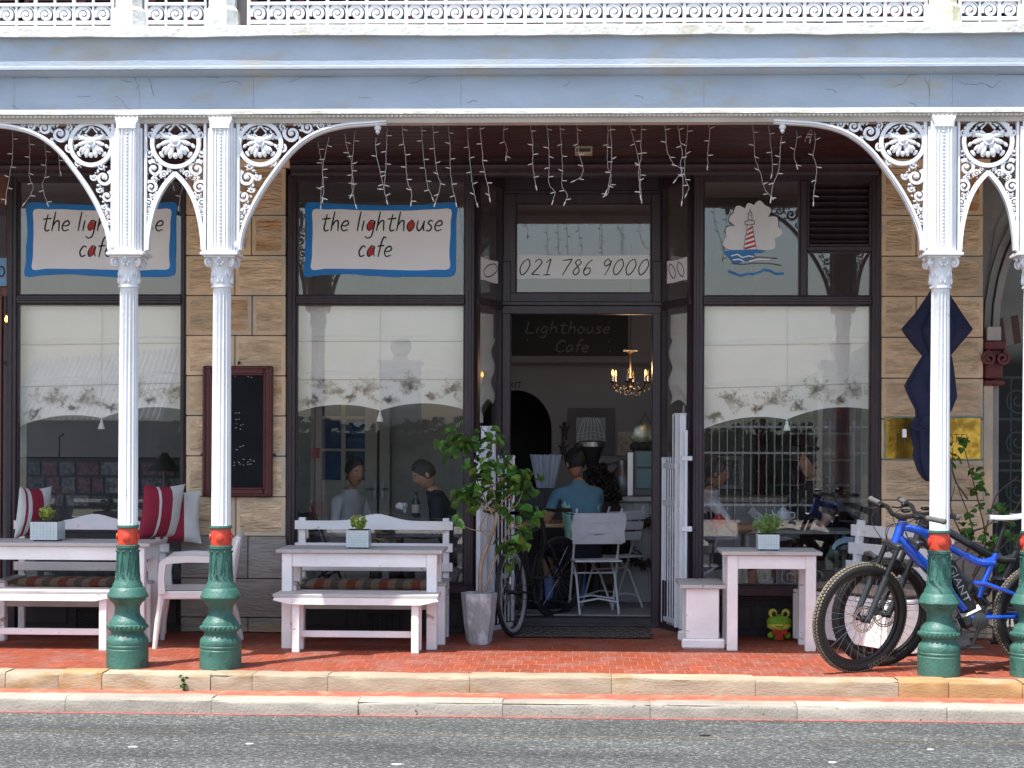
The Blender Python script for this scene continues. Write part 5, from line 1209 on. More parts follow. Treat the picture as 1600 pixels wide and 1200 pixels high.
for (cx2, cy2, n_, sp2) in ((722,690,26,.06),(712,700,12,.05),(765,690,12,.045),(760,727,22,.065),(785,722,10,.04),(740,772,24,.065),(728,765,10,.05),(797,740,16,.05),(820,752,26,.065),(780,773,12,.04),(802,795,12,.045),(806,850,16,.05),(815,840,12,.05),(830,803,10,.035),(795,875,5,.03),(766,668,4,.03),(722,812,4,.05),(750,745,8,.05)):
    leaves(t, at(cx2, cy2, YP+rr.uniform(-.08,.08)), n_, sp2)
# climbing plant at the right pilaster
t = thing('climbing_plant', 'straggly climber with few green leaves behind the bicycles by the right pilaster', 'plant', (WX(1520,13.5,900), 13.5, 0)); st_ = MB(); YP = 13.45
for pth in ([(1500,1000),(1510,930),(1535,880),(1560,840),(1590,790),(1600,770)], [(1510,940),(1505,880),(1520,830),(1500,770),(1487,730)], [(1520,900),(1540,850),(1530,790),(1512,720),(1505,695)], [(1530,880),(1560,860),(1585,830)], [(1515,860),(1495,820),(1485,790),(1492,760)], [(1535,850),(1548,800),(1560,770),(1590,745)], [(1500,960),(1480,920),(1490,880),(1530,860)],[(1520,830),(1545,820),(1575,790)],[(1512,780),(1490,745),(1488,700)]):
    stem(pth, .008, .003, .06)
st_.build('stems', mat('brown_bark', (.14,.09,.06), .85, .2, 20), t)
for (cx2, cy2, n_, sp2) in ((1506,690,6,.03),(1490,715,5,.03),(1530,760,10,.04),(1538,790,8,.04),(1510,835,10,.04),(1545,868,12,.05),(1550,830,6,.05),(1505,690,4,.02),(1575,800,8,.05),(1588,845,8,.05),(1530,740,6,.03),(1515,830,6,.05),(1560,880,6,.05)):
    leaves(t, at(cx2, cy2, YP-.05), n_, sp2, .8)
# weed in the kerb
p = at(288, 1084, 11.38); t = thing('kerb_weed', 'small green weed growing from the kerb in front of the second column', 'plant', tuple(p)); m_ = MB(); m_.tube([p, p+Vector((-.012,0,.05)), p+Vector((-.005,0,.11))], .003, 4); m_.build('stem', LEAFG, t)
for k in range(12): inst('leaf', leafme, t, tuple(p+Vector((rr.uniform(-.014,.014), -.01, .02+.0085*k))), (rr.uniform(-.9,.9), rr.uniform(-1.2,.2), rr.uniform(0,6.28)), .55)
# ------------------------------------------------------------ folded white security gates
GW = mat('gate_white', (.72,.74,.77), .45, .06, 8)
def gate(posts, lab, zb, rails, n, px0, px1, Y0, Y1, pyt0, pyt1):
    t = thing('security_gate', lab, 'gate', (WX(px0,Y0,850), Y0, 0), group='folded white security gates')
    for k in range(n):
        u = k/(n-1); Y = Y0+(Y1-Y0)*u; px = px0+(px1-px0)*u; x = WX(px, Y, 850); thick = .028 if k in (0, n-1) else .012
        if k in posts: thick = .05
        top = WZ((pyt0 if u < .5 else pyt1)+ (0 if k in posts else 4), Y, px)
        m_ = MB(); m_.box(x-thick/2, x+thick/2, Y-thick/2, Y+thick/2, zb, top, .003)
        if thick < .03: m_.sph((x, Y, top+.01), (thick*.7,thick*.7,.018), 6, 4)
        else: m_.box(x-thick/2-.006, x+thick/2+.006, Y-thick/2-.006, Y+thick/2+.006, top, top+.012, .003)
        m_.build('upright', GW, t)
    for py in rails:
        a = Vector((WX(px0,Y0,850), Y0, WZ(py,Y0,px0))); b_ = Vector((WX(px1,Y1,850), Y1, WZ(py,Y0,px0))); MB().bar(a, b_, .018, .04, c=.003).build('rail', GW, t)
    return t
gate((0,2), 'white folded security gate on the left side of the doorway behind the shrub', .05, (722,800,905,985), 9, 756, 801, 13.93, 14.42, 668, 712)
t = thing('gate_hinge_post', 'white hinge bracket post of the gate against the left window post', 'gate post', (WX(747,13.88,800), 13.88, 0)); MB().box(WX(741,13.84,800), WX(752,13.84,800), 13.80, 13.83, WZ(722,13.84,745), WZ(714,13.84,745), .003).box(WX(745,13.84), WX(752,13.84), 13.80, 13.84, .05, WZ(690,13.84,745), .003).build('post', GW, t)
gate((8,6), 'white folded security gate on the right side of the doorway beside the small bench', .05, (727,785,965,990), 9, 1036, 1066, 14.40, 13.9, 715, 648)
t = thing('gate_hinge_post', 'white hinge bracket post of the gate against the right window post', 'gate post', (WX(1078,13.84,800), 13.84, 0)); MB().box(WX(1069,13.84,800), WX(1073.5,13.84,800), 13.80, 13.84, .05, WZ(672,13.84,1075), .003).box(WX(1064,13.84,800), WX(1081,13.84,800), 13.79, 13.82, WZ(718,13.84,745), WZ(711,13.84,745), .003).box(WX(1064,13.84,800), WX(1081,13.84,800), 13.79, 13.82, WZ(828,13.84,745), WZ(820,13.84,745), .003).build('post', GW, t)
# ------------------------------------------------------------ frog toy
FG = mat('frog_green', (.25,.48,.03), .8, .1, 30, .3, 150); FY = mat('frog_yellow', (.75,.72,.10), .8, .08, 30); FR = mat('frog_red_felt', (.60,.05,.02), .8, .1, 30)
p = ground(1217, 999); fx, fy = p.x, min(p.y, F-.12)
t = thing('frog_toy', 'bright green and yellow plush frog with a red bow under the right table', 'soft toy', (fx, fy, 0)); s = FPX/fy
MB().sph((fx,fy,.025),(.05,.05,.045),12,8).sph((fx-.062,fy-.03,.035),(.03,.03,.028),8,6).sph((fx+.062,fy-.03,.035),(.03,.03,.028),8,6).build('body', FG, t)
hd_ = MB().sph((fx,fy-.01,.135),(.096,.07,.062),20,12).build('head', FG, t)
MB().sph((fx,fy-.016,.108),(.094,.070,.042),20,10).build('chin', FY, hd_)
for sx in (-1, 1):
    MB().lathe([(.001,-.02),(.026,-.016),(.034,0),(.026,.016),(.001,.02)], (0,0,0), 16).xf(Matrix.Translation((fx+sx*.05,fy-.02,.205)) @ Matrix.Rotation(pi/2,4,'X')).build('eye', FY, hd_)
    MB().sph((fx+sx*.044,fy-.038,.20),(.017,.008,.02),10,6).build('pupil', BLACK, hd_)
    MB().sph((fx+sx*.018,fy-.078,.155),(.004,.003,.004),6,4).build('nostril', BLACK, hd_)
MB().tube([(fx+.055*u,fy-.088+.03*u*u,.105+.022*u*u) for u in [k/5-1 for k in range(11)]], .003, 5).build('mouth', BLACK, hd_)
MB().sph((fx+.03,fy-.083,.125),(.009,.004,.01),8,5).build('cheek', mat('frog_orange', (.7,.2,.03), .8), hd_)
MB().lathe([(.001,.055),(.05,.06),(.058,.07),(.05,.078),(.001,.08)], (fx,fy-.02,0), 16).prism([(fx-.02,.06),(fx+.02,.06),(fx+.028,.005),(fx-.028,.005)], fy-.075, fy-.06).sph((fx-.035,fy-.07,.06),(.03,.012,.02),8,5).sph((fx+.035,fy-.07,.06),(.03,.012,.02),8,5).build('bow', FR, t)
# ------------------------------------------------------------ bicycles
SPOKE = mat('spoke_steel', (.30,.30,.31), .35, .1, 5, metal=.9); FORK = mat('fork_grey', (.030,.033,.037), .3, .15, 10, coat=.3)
def wheel(root, cx, cz_, R, tr, M4, knobs, disc=True, lettered=None, rimm=None):
    mb = MB().tube([(cx+(R-tr)*cos(a), 0, cz_+(R-tr)*sin(a)) for a in [2*pi*k/64 for k in range(64)]], tr, 12, closed=True); mb.xf(M4); w = mb.build('tyre', RUBBER, root)
    if knobs:
        kb = MB(); n = 96
        for k in range(n):
            a = 2*pi*k/n
            for (o, wd_) in ((-.021,.011),(-.007,.010),(.007,.010),(.021,.011)) :
                aa = a+(pi/n if abs(o) < .01 else 0); rr_ = R-tr+sqrt(max(tr*tr-o*o*1.0, 0))+.0025-(.001 if abs(o) > .01 else 0)
                Rm = Matrix.Rotation(-aa, 3, 'Y'); kb.obox((cx+rr_*cos(aa), o, cz_+rr_*sin(aa)), (.008, wd_, .015), Rm)
        kb.xf(M4); o = kb.build('tread_knobs', DUST if knobs == 2 else RUBBER, root, smooth=False); o['kind'] = 'stuff'
    rw_ = R-2*tr-.004
    rm = MB(); rm.lathe([(rw_+.008,-.014),(rw_+.008,.014),(rw_-.010,.013),(rw_-.020,.005),(rw_-.020,-.005),(rw_-.010,-.013),(rw_+.008,-.014)], (0,0,0), 56, caps=False)
    rm.xf(Matrix.Translation((cx,0,cz_)) @ Matrix.Rotation(pi/2,4,'X')).xf(M4); rm.build('rim', rimm or BLACK, root)
    sp = MB()
    for k in range(28):
        a = 2*pi*k/28; b_ = a+(.5 if k % 4 < 2 else -.5); s = .028 if k % 2 else -.028
        sp.tube([(cx+.024*cos(b_), s, cz_+.024*sin(b_)), (cx+(rw_-.015)*cos(a), 0, cz_+(rw_-.015)*sin(a))], .0013, 3)
    sp.xf(M4).build('spokes', SPOKE, root)
    hb = MB().lathe([(.012,-.05),(.026,-.034),(.026,-.028),(.015,-.02),(.015,.02),(.026,.028),(.026,.034),(.012,.05)], (0,0,0), 16).xf(Matrix.Translation((cx,0,cz_)) @ Matrix.Rotation(pi/2,4,'X')).xf(M4); hb.build('hub', BLACK, root)
    if disc:
        d = MB(); yy = .042
        for r_ in (.088, .074): d.ribbon([(cx+r_*cos(a), yy, cz_+r_*sin(a)) for a in [2*pi*k/36 for k in range(36)]], .007, .002, closed=True)
        for k in range(18): a = 2*pi*k/18; d.ribbon([(cx+.074*cos(a), yy, cz_+.074*sin(a)), (cx+.088*cos(a+.15), yy, cz_+.088*sin(a+.15))], .004, .002)
        for k in range(6): a = 2*pi*k/6; d.ribbon([(cx+.022*cos(a), yy, cz_+.022*sin(a)), (cx+.074*cos(a+.4), yy, cz_+.074*sin(a+.4))], .006, .002)
        d.xf(M4).build('disc_rotor', STEEL, root)
    if lettered:
        tm = text_mesh(lettered, .045, DUST, 'tyre_lettering', None, (0,0,0), .001)
        me = tm.data; bpy.data.objects.remove(tm)
        for v in me.vertices:
            a = -pi/2-.45 + v.co.x/(R-tr); rr_ = R-tr+.004-v.co.y*0+ (v.co.y-.02)*.9
            v.co = (cx+rr_*cos(a), tr*.99+v.co.z, cz_+rr_*sin(a))
        me.transform(M4); o = bpy.data.objects.new('tyre_lettering', me); COL.objects.link(o); o.parent = root
def mtb(loc, rz, steer, lean, framem, lab, letter=True, motor=True, seatm=None, knobs=1):
    t = thing('mountain_bike', lab, 'bicycle', loc, rz, 'mountain bikes leaning by the column', world=False); t.rotation_euler = (lean, 0, rz)
    R, tr, RX = .37, .030, -.57; I = Matrix.Identity(4)
    Hb, Ht = Vector((.475,0,.865)), Vector((.43,0,1.0)); ax = (Ht-Hb).normalized(); FA = Vector((.72,0,R))
    S4 = Matrix.Translation(Hb) @ Matrix.Rotation(steer, 4, ax) @ Matrix.Translation(-Hb)
    wheel(t, .72, R, R, tr, S4, knobs, True, 'MAXXIS' if letter else None); wheel(t, RX, R, R, tr, I, knobs)
    fk = MB(); cr_ = Hb-ax*.02
    for s in (-1, 1):
        top = cr_+Vector((.02,s*.065,-.0)); bot = FA+Vector((-.012,s*.065,-.01)); mid = top.lerp(bot,.42)
        fk.tube([top, mid], .0175, 12); fk.mi = 1; fk.tube([mid-(bot-top)*.03, mid, bot+(bot-top)*.02], [.025,.024,.020], 12); fk.mi = 0
    fk.mi = 1; fk.obox(tuple(cr_+Vector((.015,0,.005))), (.055,.17,.045), None, .012); fk.tube([FA+Vector((-.05,-.06,.42)), FA+Vector((-.04,0,.44)), FA+Vector((-.05,.06,.42))], .016, 8)
    fk.sph(tuple(FA+Vector((0,.075,0))), (.02,.012,.02), 8, 5); fk.obox(tuple(FA+Vector((-.07,.058,.055))), (.05,.03,.06), None, .008)
    fk.xf(S4).build('suspension_fork', [BLACK, FORK], t)
    hb = MB(); St = Ht+ax*.03; hb.bar(Ht, St+ax*.02, .04, .04, c=.008); sc_ = St+Vector((.055,0,.02)); hb.bar(St, sc_, .045, .04, c=.008)
    hb.tube([sc_+Vector((-.07,-.375,.035)), sc_+Vector((-.03,-.15,.03)), sc_+Vector((0,-.05,0)), sc_+Vector((0,.05,0)), sc_+Vector((-.03,.15,.03)), sc_+Vector((-.07,.375,.035))], .0155, 10)
    h_ = hb.xf(S4).build('handlebar', BLACK, t)
    for s in (-1, 1):
        g_ = MB().tube([sc_+Vector((-.046,s*.25,.033)), sc_+Vector((-.07,s*.385,.036))], .0185, 12); g_.sph(tuple(sc_+Vector((-.07,s*.385,.036))), .021, 8, 5); g_.xf(S4).build('grip', mat('grip_grey', (.10,.10,.10), .8) if 'grip_grey' not in bpy.data.materials else bpy.data.materials['grip_grey'], h_)
        b_ = MB().tube([sc_+Vector((-.02,s*.2,.02)), sc_+Vector((.03,s*.23,.005)), sc_+Vector((.02,s*.33,-.005))], .006, 6); b_.obox(tuple(sc_+Vector((-.01,s*.2,.03))), (.05,.035,.03), None, .006); b_.xf(S4).build('brake_lever', BLACK, h_)
    MB().obox(tuple(sc_+Vector((-.02,.06,.045))), (.06,.045,.02), None, .006).xf(S4).build('display', mat('display_black', (.01,.01,.012), .2) if 'display_black' not in bpy.data.materials else bpy.data.materials['display_black'], h_)
    cbm = MB()
    for s, q_ in ((-1,.12),(1,.16),(1,.09)): cbm.tube(smooth_path([sc_+Vector((.02,s*.19,.01)), sc_+Vector((.10+q_*.3,s*.10,-.04)), sc_+Vector((.09,s*.03,-.16)), Hb+Vector((.0,s*.04,-.02)), Hb+Vector((-.12,s*.035,-.06))], 6), .0028, 5)
    cbm.xf(S4).build('cables', BLACK, t)
    # frame
    BB = Vector((-.09,0,.345)); ST = Vector((-.215,0,.80))
    fr = MB(); fr.tube([Hb-ax*.01, Ht+ax*.01], [.033,.031], 14)
    fr.tube(smooth_path([Ht-ax*.03, (.30,0,.94), (.12,0,.84), (-.08,0,.74), (-.20,0,.73)], 5), .027, 10)
    fr.tube(smooth_path([Hb+ax*.03+Vector((-.01,0,0)), (.36,0,.80), (.18,0,.62), (.0,0,.42)], 5), [.036]*16 if False else .037, 12)
    fr.tube([ST, (-.13,0,.60), (-.10,0,.50)], .022, 10)
    fr.tube([(-.21,0,.76), (-.12,0,.735)], .02, 8)
    f_ = fr.build('frame', framem, t)
    rs = MB()
    for s in (-1, 1): rs.tube([(-.03,s*.04,.37), (-.25,s*.062,.375), (RX+.005,s*.068,.375)], [.016,.013,.012], 8); rs.tube([(RX+.005,s*.068,.385), (-.34,s*.05,.52), (-.13,s*.035,.595), (-.05,s*.03,.60)], [.011,.013,.015,.014], 8)
    rs.build('rear_triangle', framem, t)
    sh = MB(); sh.tube([(-.06,0,.61), (.02,0,.44)], .013, 8); sh.tube([(-.045,0,.58), (.0,0,.49)], .026, 12); sh.build('rear_shock', BLACK, t)
    if motor:
        ba = MB(); a_, b_ = Vector((.12,0,.74)), Vector((-.05,0,.40)); ba.bar(a_, b_, .066, .085, c=.012); ba.bar(Vector((.30,0,.73)), Vector((.10,0,.52)), .06, .05, c=.01); ba.build('battery', BLACK, t)
        mo = MB(); mo.obox((-.05,0,.37), (.20,.09,.12), Matrix.Rotation(radians(25),3,'Y'), .03); mo.lathe([(.055,.04),(.055,.058),(.03,.066),(.001,.066)], (0,0,0), 20).v
        m2 = MB().lathe([(.058,.035),(.058,.06),(.03,.068),(.001,.068)], (0,0,0), 22).xf(Matrix.Translation((-.09,0,.345)) @ Matrix.Rotation(-pi/2,4,'X')); mo = MB(); mo.obox((-.05,0,.37), (.20,.09,.12), Matrix.Rotation(radians(25),3,'Y'), .03); mo.v += []
        mo.build('motor', FORK, t); m2.build('motor_cover', STEEL if False else FORK, t)
    MB().tube([(-.20,0,.78), (-.265,0,.98)], .0155, 10).lathe([(.022,-.012),(.024,0),(.022,.012)], (-.213,0,.81), 14).build('seat_post', BLACK, t)
    sd = MB()
    def sf(u, v):
        x = -.14-.27*u; wd = .018+.058*(u**1.6); a = (v-.5)*pi; return (x-.02, wd*sin(a)*1.05, 1.045+.02*u+.012*sin(pi*u)*-1+.028*cos(a)-.02)
    sd.grid(16, 12, sf).grid(16, 2, lambda u, v: (-.16-.27*u, (.018+.058*u**1.6)*(2*v-1)*1.05, 1.022+.02*u)); sd.build('saddle', seatm or BLACK, t, ang=80)
    MB().tube([(-.20,-.02,1.02),(-.30,-.02,1.01),(-.40,-.03,1.04)], .004, 5).tube([(-.20,.02,1.02),(-.30,.02,1.01),(-.40,.03,1.04)], .004, 5).build('saddle_rails', STEEL, t)
    for s, a in ((1, radians(-70)), (-1, radians(110))):
        e = BB+Vector((.17*cos(a), s*.085, .17*sin(a))); ck = MB().bar(BB+Vector((0,s*.07,0)), e, .016, .028, up=(0,1,0), c=.004); k_ = ck.build('crank', BLACK, t)
        MB().obox(tuple(e+Vector((0,s*.055,0))), (.095,.09,.018), None, .005).build('pedal', BLACK, k_)
    dr = MB(); 
    dr.ribbon([(-.09+.085*cos(a),-.055,.345+.085*sin(a)) for a in [2*pi*k/32 for k in range(32)]], .012, .004, closed=True)
    dr.tube([(0,-.055,.43),(RX,-.055,.44)], .004, 4).tube([(0,-.055,.26),(RX+.04,-.055,.22),(RX,-.055,.31)], .004, 4)
    for k in range(5): dr.ribbon([(RX+(.03+.012*k)*cos(a),-.06+.006*k*-1+.03,R+(.03+.012*k)*sin(a)) for a in [2*pi*j/20 for j in range(20)]], .008, .002, closed=True)
    dr.build('drivetrain', mat('chain_steel', (.12,.11,.10), .4, .2, 40, metal=.8) if 'chain_steel' not in bpy.data.materials else bpy.data.materials['chain_steel'], t)
    return t, f_
MBLUE = mat('metallic_blue', (.012,.085,.55), .22, .1, 10, metal=.35, coat=.6); MDARK = mat('dark_bike_paint', (.02,.021,.024), .3, .1, 10, coat=.4)
PALES = mat('pale_saddle', (.45,.48,.52), .4, .05, 8)
fc = WX(1340, 11.82, 1000)
b1, bf = mtb((fc+.72*cos(radians(6)), 11.82+.72*sin(radians(6)), 0), pi+radians(6), radians(23), radians(-2), MBLUE, 'blue electric mountain bike in front, leaning behind the green column base', True, True, PALES, 2)
# lettering along the down tube
for (txt, sz, mm, pos_, rot_) in (('GIANT', .085, mat('grey_frame_print', (.30,.31,.32), .5), (.318,.037,.735), (0,0,0)),):
    me = text_mesh(txt, sz, mm, 'frame_lettering', None, (0,0,0), .001, xs=1).data
    o = [x for x in COL.objects if x.name.startswith('frame_lettering')][0]; bpy.data.objects.remove(o)
    a_, b_ = Vector((.105,.036,.715)), Vector((-.012,.036,.475)); d = (b_-a_).normalized(); upd = Vector((-d.z, 0, d.x)); 
    if upd.z < 0: upd = -upd
    L_ = (b_-a_).length; xsz = max(v.co.x for v in me.vertices)-min(v.co.x for v in me.vertices); x_0 = min(v.co.x for v in me.vertices)
    for v in me.vertices: v.co = a_+d*((v.co.x-x_0)/xsz*L_)+upd*(v.co.y-.030)*.8+Vector((0, v.co.z, 0))
    o = bpy.data.objects.new('frame_lettering', me); COL.objects.link(o); o.parent = b1
b2, _ = mtb((WX(1376,12.12,1000)+.72, 12.20, 0), pi+radians(4), radians(16), radians(-2), MDARK, 'dark mountain bike parked behind the blue one', False, False, PALES, 1)
# black city bicycle in the doorway
def citybike(loc, rz, steer, lean, lab):
    t = thing('city_bicycle', lab, 'bicycle', loc, rz, world=False); t.rotation_euler = (lean, 0, rz)
    R, tr = .345, .018; Hb, Ht = Vector((.40,0,.68)), Vector((.355,0,.86)); ax = (Ht-Hb).normalized(); FA = Vector((.58,0,R+.04)); RA = Vector((-.47,0,R))
    S4 = Matrix.Translation(Hb) @ Matrix.Rotation(steer, 4, ax) @ Matrix.Translation(-Hb)
    wheel(t, .58, R+.04, R, tr, S4, 0, True); wheel(t, -.47, R, R, tr, Matrix.Identity(4), 0, True, None, mat('brushed_rim', (.30,.30,.31), .4))
    fr = MB(); BB = Vector((0,0,.30)); ST = Vector((-.16,0,.78))
    fr.tube([Hb, Ht], .022, 10).tube([Ht-ax*.04, ST], .018, 10).tube([Hb+ax*.02, BB], .023, 10).tube([BB, ST+Vector((-.02,0,.05))], .017, 10)
    for s in (-1,1): fr.tube([BB+Vector((0,s*.03,0)), RA+Vector((0,s*.06,0))], .010, 8).tube([ST+Vector((0,s*.015,-.03)), RA+Vector((0,s*.06,0))], .008, 8)
    fr.build('frame', BLACK, t)
    fk = MB()
    for s in (-1,1): fk.tube([Hb+Vector((.01,s*.045,-.02)), (Hb+FA)/2+Vector((.0,s*.05,0)), FA+Vector((0,s*.05,0))], [.016,.014,.010], 8)
    fk.obox(tuple(Hb+Vector((.005,0,-.02))), (.04,.12,.03), None, .008); fk.xf(S4).build('fork', BLACK, t)
    sc_ = Ht+ax*.10+Vector((.07,0,.0)); hb = MB().tube([Ht, Ht+ax*.10], .014, 8).bar(Ht+ax*.10, sc_, .03, .03, c=.006).tube([sc_+Vector((-.06,-.30,.02)), sc_+Vector((0,-.08,0)), sc_+Vector((0,.08,0)), sc_+Vector((-.06,.30,.02))], .013, 8); h_ = hb.xf(S4).build('handlebar', BLACK, t)
    for s in (-1,1):
        MB().tube([sc_+Vector((-.035,s*.19,.012)), sc_+Vector((-.06,s*.31,.02))], .017, 10).xf(S4).build('grip', RUBBER, h_); MB().tube([sc_+Vector((0,s*.17,0)), sc_+Vector((.04,s*.2,-.02)), sc_+Vector((.02,s*.28,-.02))], .005, 6).xf(S4).build('brake_lever', BLACK, h_)
    MB().tube([ST, ST+Vector((-.05,0,.14))], .013, 8).build('seat_post', BLACK, t)
    sd = MB(); sd.grid(14, 10, lambda u, v: (-.08-.26*u, (.018+.06*u**1.5)*sin((v-.5)*pi), .935+.01*u+.028*cos((v-.5)*pi))).grid(14,2,lambda u,v: (-.08-.26*u, (.018+.06*u**1.5)*(2*v-1), .935+.01*u)); sd.build('saddle', BLACK, t, ang=80)
    for s, a in ((1, radians(-50)), (-1, radians(130))):
        e = BB+Vector((.17*cos(a), s*.075, .17*sin(a))); k_ = MB().bar(BB+Vector((0,s*.06,0)), e, .014, .022, up=(0,1,0), c=.003).build('crank', BLACK, t); MB().obox(tuple(e+Vector((0,s*.05,0))), (.09,.09,.02), None, .004).build('pedal', BLACK, k_)
    dr = MB().ribbon([(.08*cos(a),-.05,.30+.08*sin(a)) for a in [2*pi*k/28 for k in range(28)]], .012, .004, closed=True).tube([(0,-.05,.38),(-.47,-.05,.39)], .004, 4).tube([(0,-.05,.22),(-.47,-.05,.30)], .004, 4); dr.build('drivetrain', bpy.data.materials['chain_steel'], t)
    MB().tube([(-.10,.02,.29),(-.22,.11,.012)], .007, 6).build('kickstand', BLACK, t)
    return t
pa = Vector((WX(803,13.72,900), 13.72, 0)); pb = Vector((WX(868,14.72,900), 14.72, 0)); dd = pb-pa; an = atan2(dd.y, dd.x)
citybike(tuple(pa+Vector((cos(an),sin(an),0))*.47), an, radians(-22), radians(-3), 'black city bicycle parked with its front wheel through the cafe doorway')
# ------------------------------------------------------------ people
SK1 = mat('skin_brown', (.34,.165,.10), .5, .08, 20); SK2 = mat('skin_light', (.58,.33,.24), .5, .08, 20); HAIRD = mat('dark_hair', (.012,.009,.008), .55, .3, 60, 1, 200); HAIRG = mat('grey_brown_hair', (.06,.05,.045), .55, .3, 60, 1, 200)
EYEW = mat('eye_white', (.6,.58,.55), .3, 0); LIP = mat('lips', (.22,.06,.05), .5)
def skin_mesh(verts, edges, radii, root_i=0):
    me = bpy.data.meshes.new('tmp'); me.from_pydata(verts, edges, []); o = bpy.data.objects.new('tmp', me); COL.objects.link(o)
    sm = o.modifiers.new('s', 'SKIN'); sm.use_smooth_shade = True
    for i, v in enumerate(me.skin_vertices[0].data): v.radius = radii[i] if isinstance(radii[i], tuple) else (radii[i], radii[i]); v.use_root = (i == root_i)
    ss = o.modifiers.new('d', 'SUBSURF'); ss.levels = 2; ss.render_levels = 2
    bpy.context.view_layer.update(); ev = o.evaluated_get(bpy.context.evaluated_depsgraph_get()); m2 = bpy.data.meshes.new_from_object(ev)
    vs = [tuple(v.co) for v in m2.vertices]; fs = [tuple(p.vertices) for p in m2.polygons]
    bpy.data.objects.remove(o); bpy.data.meshes.remove(m2); return vs, fs
def segd(p, a, b_):
    ab = b_-a; t = max(0, min(1, (p-a).dot(ab)/ab.length_squared)); return (p-(a+ab*t)).length, t
def seated(loc, rz, label, skin, shirt, pants, hairm, lean=.08, hands=((.38,.12,.62),(.38,-.12,.62)), head_yaw=0, head_pitch=0, hair='short', sleeve=.6, short=True, socks=None, shoes=None, sc=1.0, stoop=0, legs=True, shirt2=None, wide=1.0):
    t = thing('person', label, 'person', loc, rz, world=False); t.scale = (sc,)*3
    pel = Vector((0,0,.50)); sp = Vector((lean*.35,0,.66)); ch = Vector((lean,0,.86)); nb = Vector((lean*1.25,0,1.015-stoop)); nk = Vector((lean*1.4+.02,0,1.085-stoop))
    V = [pel, sp, ch, nb, nk]; E = [(0,1),(1,2),(2,3),(3,4)]; Rr = [(.125*wide,.16*wide),(.105*wide,.145*wide),(.115*wide,.165*wide),(.075,.10),(.052,.052)]
    Rr = [.145*wide,.13*wide,.145*wide,.078,.05]
    bones = []; joints = {}
    for s, hd in ((1, hands[0]), (-1, hands[1])):
        shp = Vector((lean*1.12, s*.185*wide, .965-stoop)); wr = Vector(hd); ua, fa = .29, .26
        d = wr-shp; L_ = min(d.length, ua+fa-.01); d.normalize(); wr = shp+d*L_
        a = (ua*ua-fa*fa+L_*L_)/(2*L_); hgt = sqrt(max(ua*ua-a*a, 0)); pole = Vector((-.35, s*.55, -1)); pole = (pole-d*pole.dot(d)).normalized(); el = shp+d*a+pole*hgt
        i = len(V); V += [shp, el, wr]; E += [(2,i),(i,i+1),(i+1,i+2)]; Rr += [.062,.042,.027]; bones.append((shp, el, wr)); joints[s] = (shp, el, wr)
    for s in (1, -1):
        hp = Vector((.03,s*.10,.49)); kn = Vector((.44,s*.15,.49)); an_ = Vector((.40,s*.14,.09)); to = Vector((.54,s*.15,.04)); i = len(V); V += [hp, kn, an_, to]; E += [(0,i),(i,i+1),(i+1,i+2),(i+2,i+3)]; Rr += [.095,.062,.038,.032]; joints['l%d' % s] = (hp, kn, an_, to)
    vs, fs = skin_mesh([tuple(v) for v in V], E, Rr)
    vs = [tuple(Vector(v)+(noise.noise_vector(Vector(v)*9+Vector((rz,0,0)))*.009+noise.noise_vector(Vector(v)*26)*.003)*(1 if v[2] < .98 and v[2] > .3 else .15)) for v in vs]
    mb = MB(); mats = [skin, shirt, pants, socks or skin, shoes or BLACK, EYEW, BLACK, LIP, shirt2 or shirt]
    mb.v = vs; mb.f = fs
    for f in fs:
        p = Vector((0,0,0))
        for i in f: p += Vector(vs[i])
        p /= len(f); best = (9, 1)
        c = []
        c.append((segd(p, pel, sp)[0]-.13, 1)); c.append((segd(p, sp, ch)[0]-.14, 1)); c.append((segd(p, ch, nb)[0]-.11, 1 if p.z < nb.z+.035 else 0)); c.append((segd(p, nb+Vector((0,0,.04)), nk)[0]-.05, 0))
        if p.z < .54 and p.x > -.3: c.append((segd(p, pel-Vector((0,.1,0)), pel+Vector((0,.1,0)))[0]-.15, 2))
        for s in (1,-1):
            a_, b_, w_ = joints[s]; d_, t_ = segd(p, a_, b_); c.append((d_-.055, 1 if t_ < sleeve*1.0 else 0)); d_, t_ = segd(p, b_, w_); c.append((d_-.036, 1 if sleeve > 1 and t_ < sleeve-1 else 0))
            h_, k_, n_, o_ = joints['l%d' % s]; c.append((segd(p, h_, k_)[0]-.08, 2)); d_, t_ = segd(p, k_, n_); c.append((d_-.045, (2 if not short else (3 if t_ > .55 else (2 if t_ < .1 else 0))))); c.append((segd(p, n_, o_)[0]-.034, 4))
        best = min(c); mt = best[1]
        if mt == 1 and shirt2 and .118 < abs(p.y) < .175 and p.z < .87: mt = 8
        mb.m.append(mt)
    # hands
    for s in (1,-1):
        a_, b_, w_ = joints[s]; d = (w_-b_).normalized(); side = Vector((0,0,1)).cross(d).normalized(); upn = d.cross(side); palm = w_+d*.045; mb.mi = 0
        R = Matrix((d, side, upn)).transposed(); mb.sph(tuple(palm), (.052,.040,.018), 10, 6, R)
        for k, (o_, l_) in enumerate(((-.030,.062),(-.010,.074),(.010,.070),(.029,.055))):
            p0 = palm+d*.035+side*o_; mb.tube([p0, p0+d*l_*.5-upn*.006, p0+d*l_*.8-upn*.026, p0+d*l_*.82-upn*.044], [.0095,.0088,.0082,.007], 6)
        p0 = palm-side*s*(-1)*.02*-1; mb.tube([palm+side*s*-.03, palm+side*s*-.052+d*.025, palm+side*s*-.046+d*.052-upn*.014], [.012,.010,.008], 6)
    # head
    HR = Matrix.Rotation(head_yaw, 4, 'Z') @ Matrix.Rotation(head_pitch, 4, 'Y'); H0 = nk+Vector((.015,0,.055)); H4 = Matrix.Translation(H0) @ HR
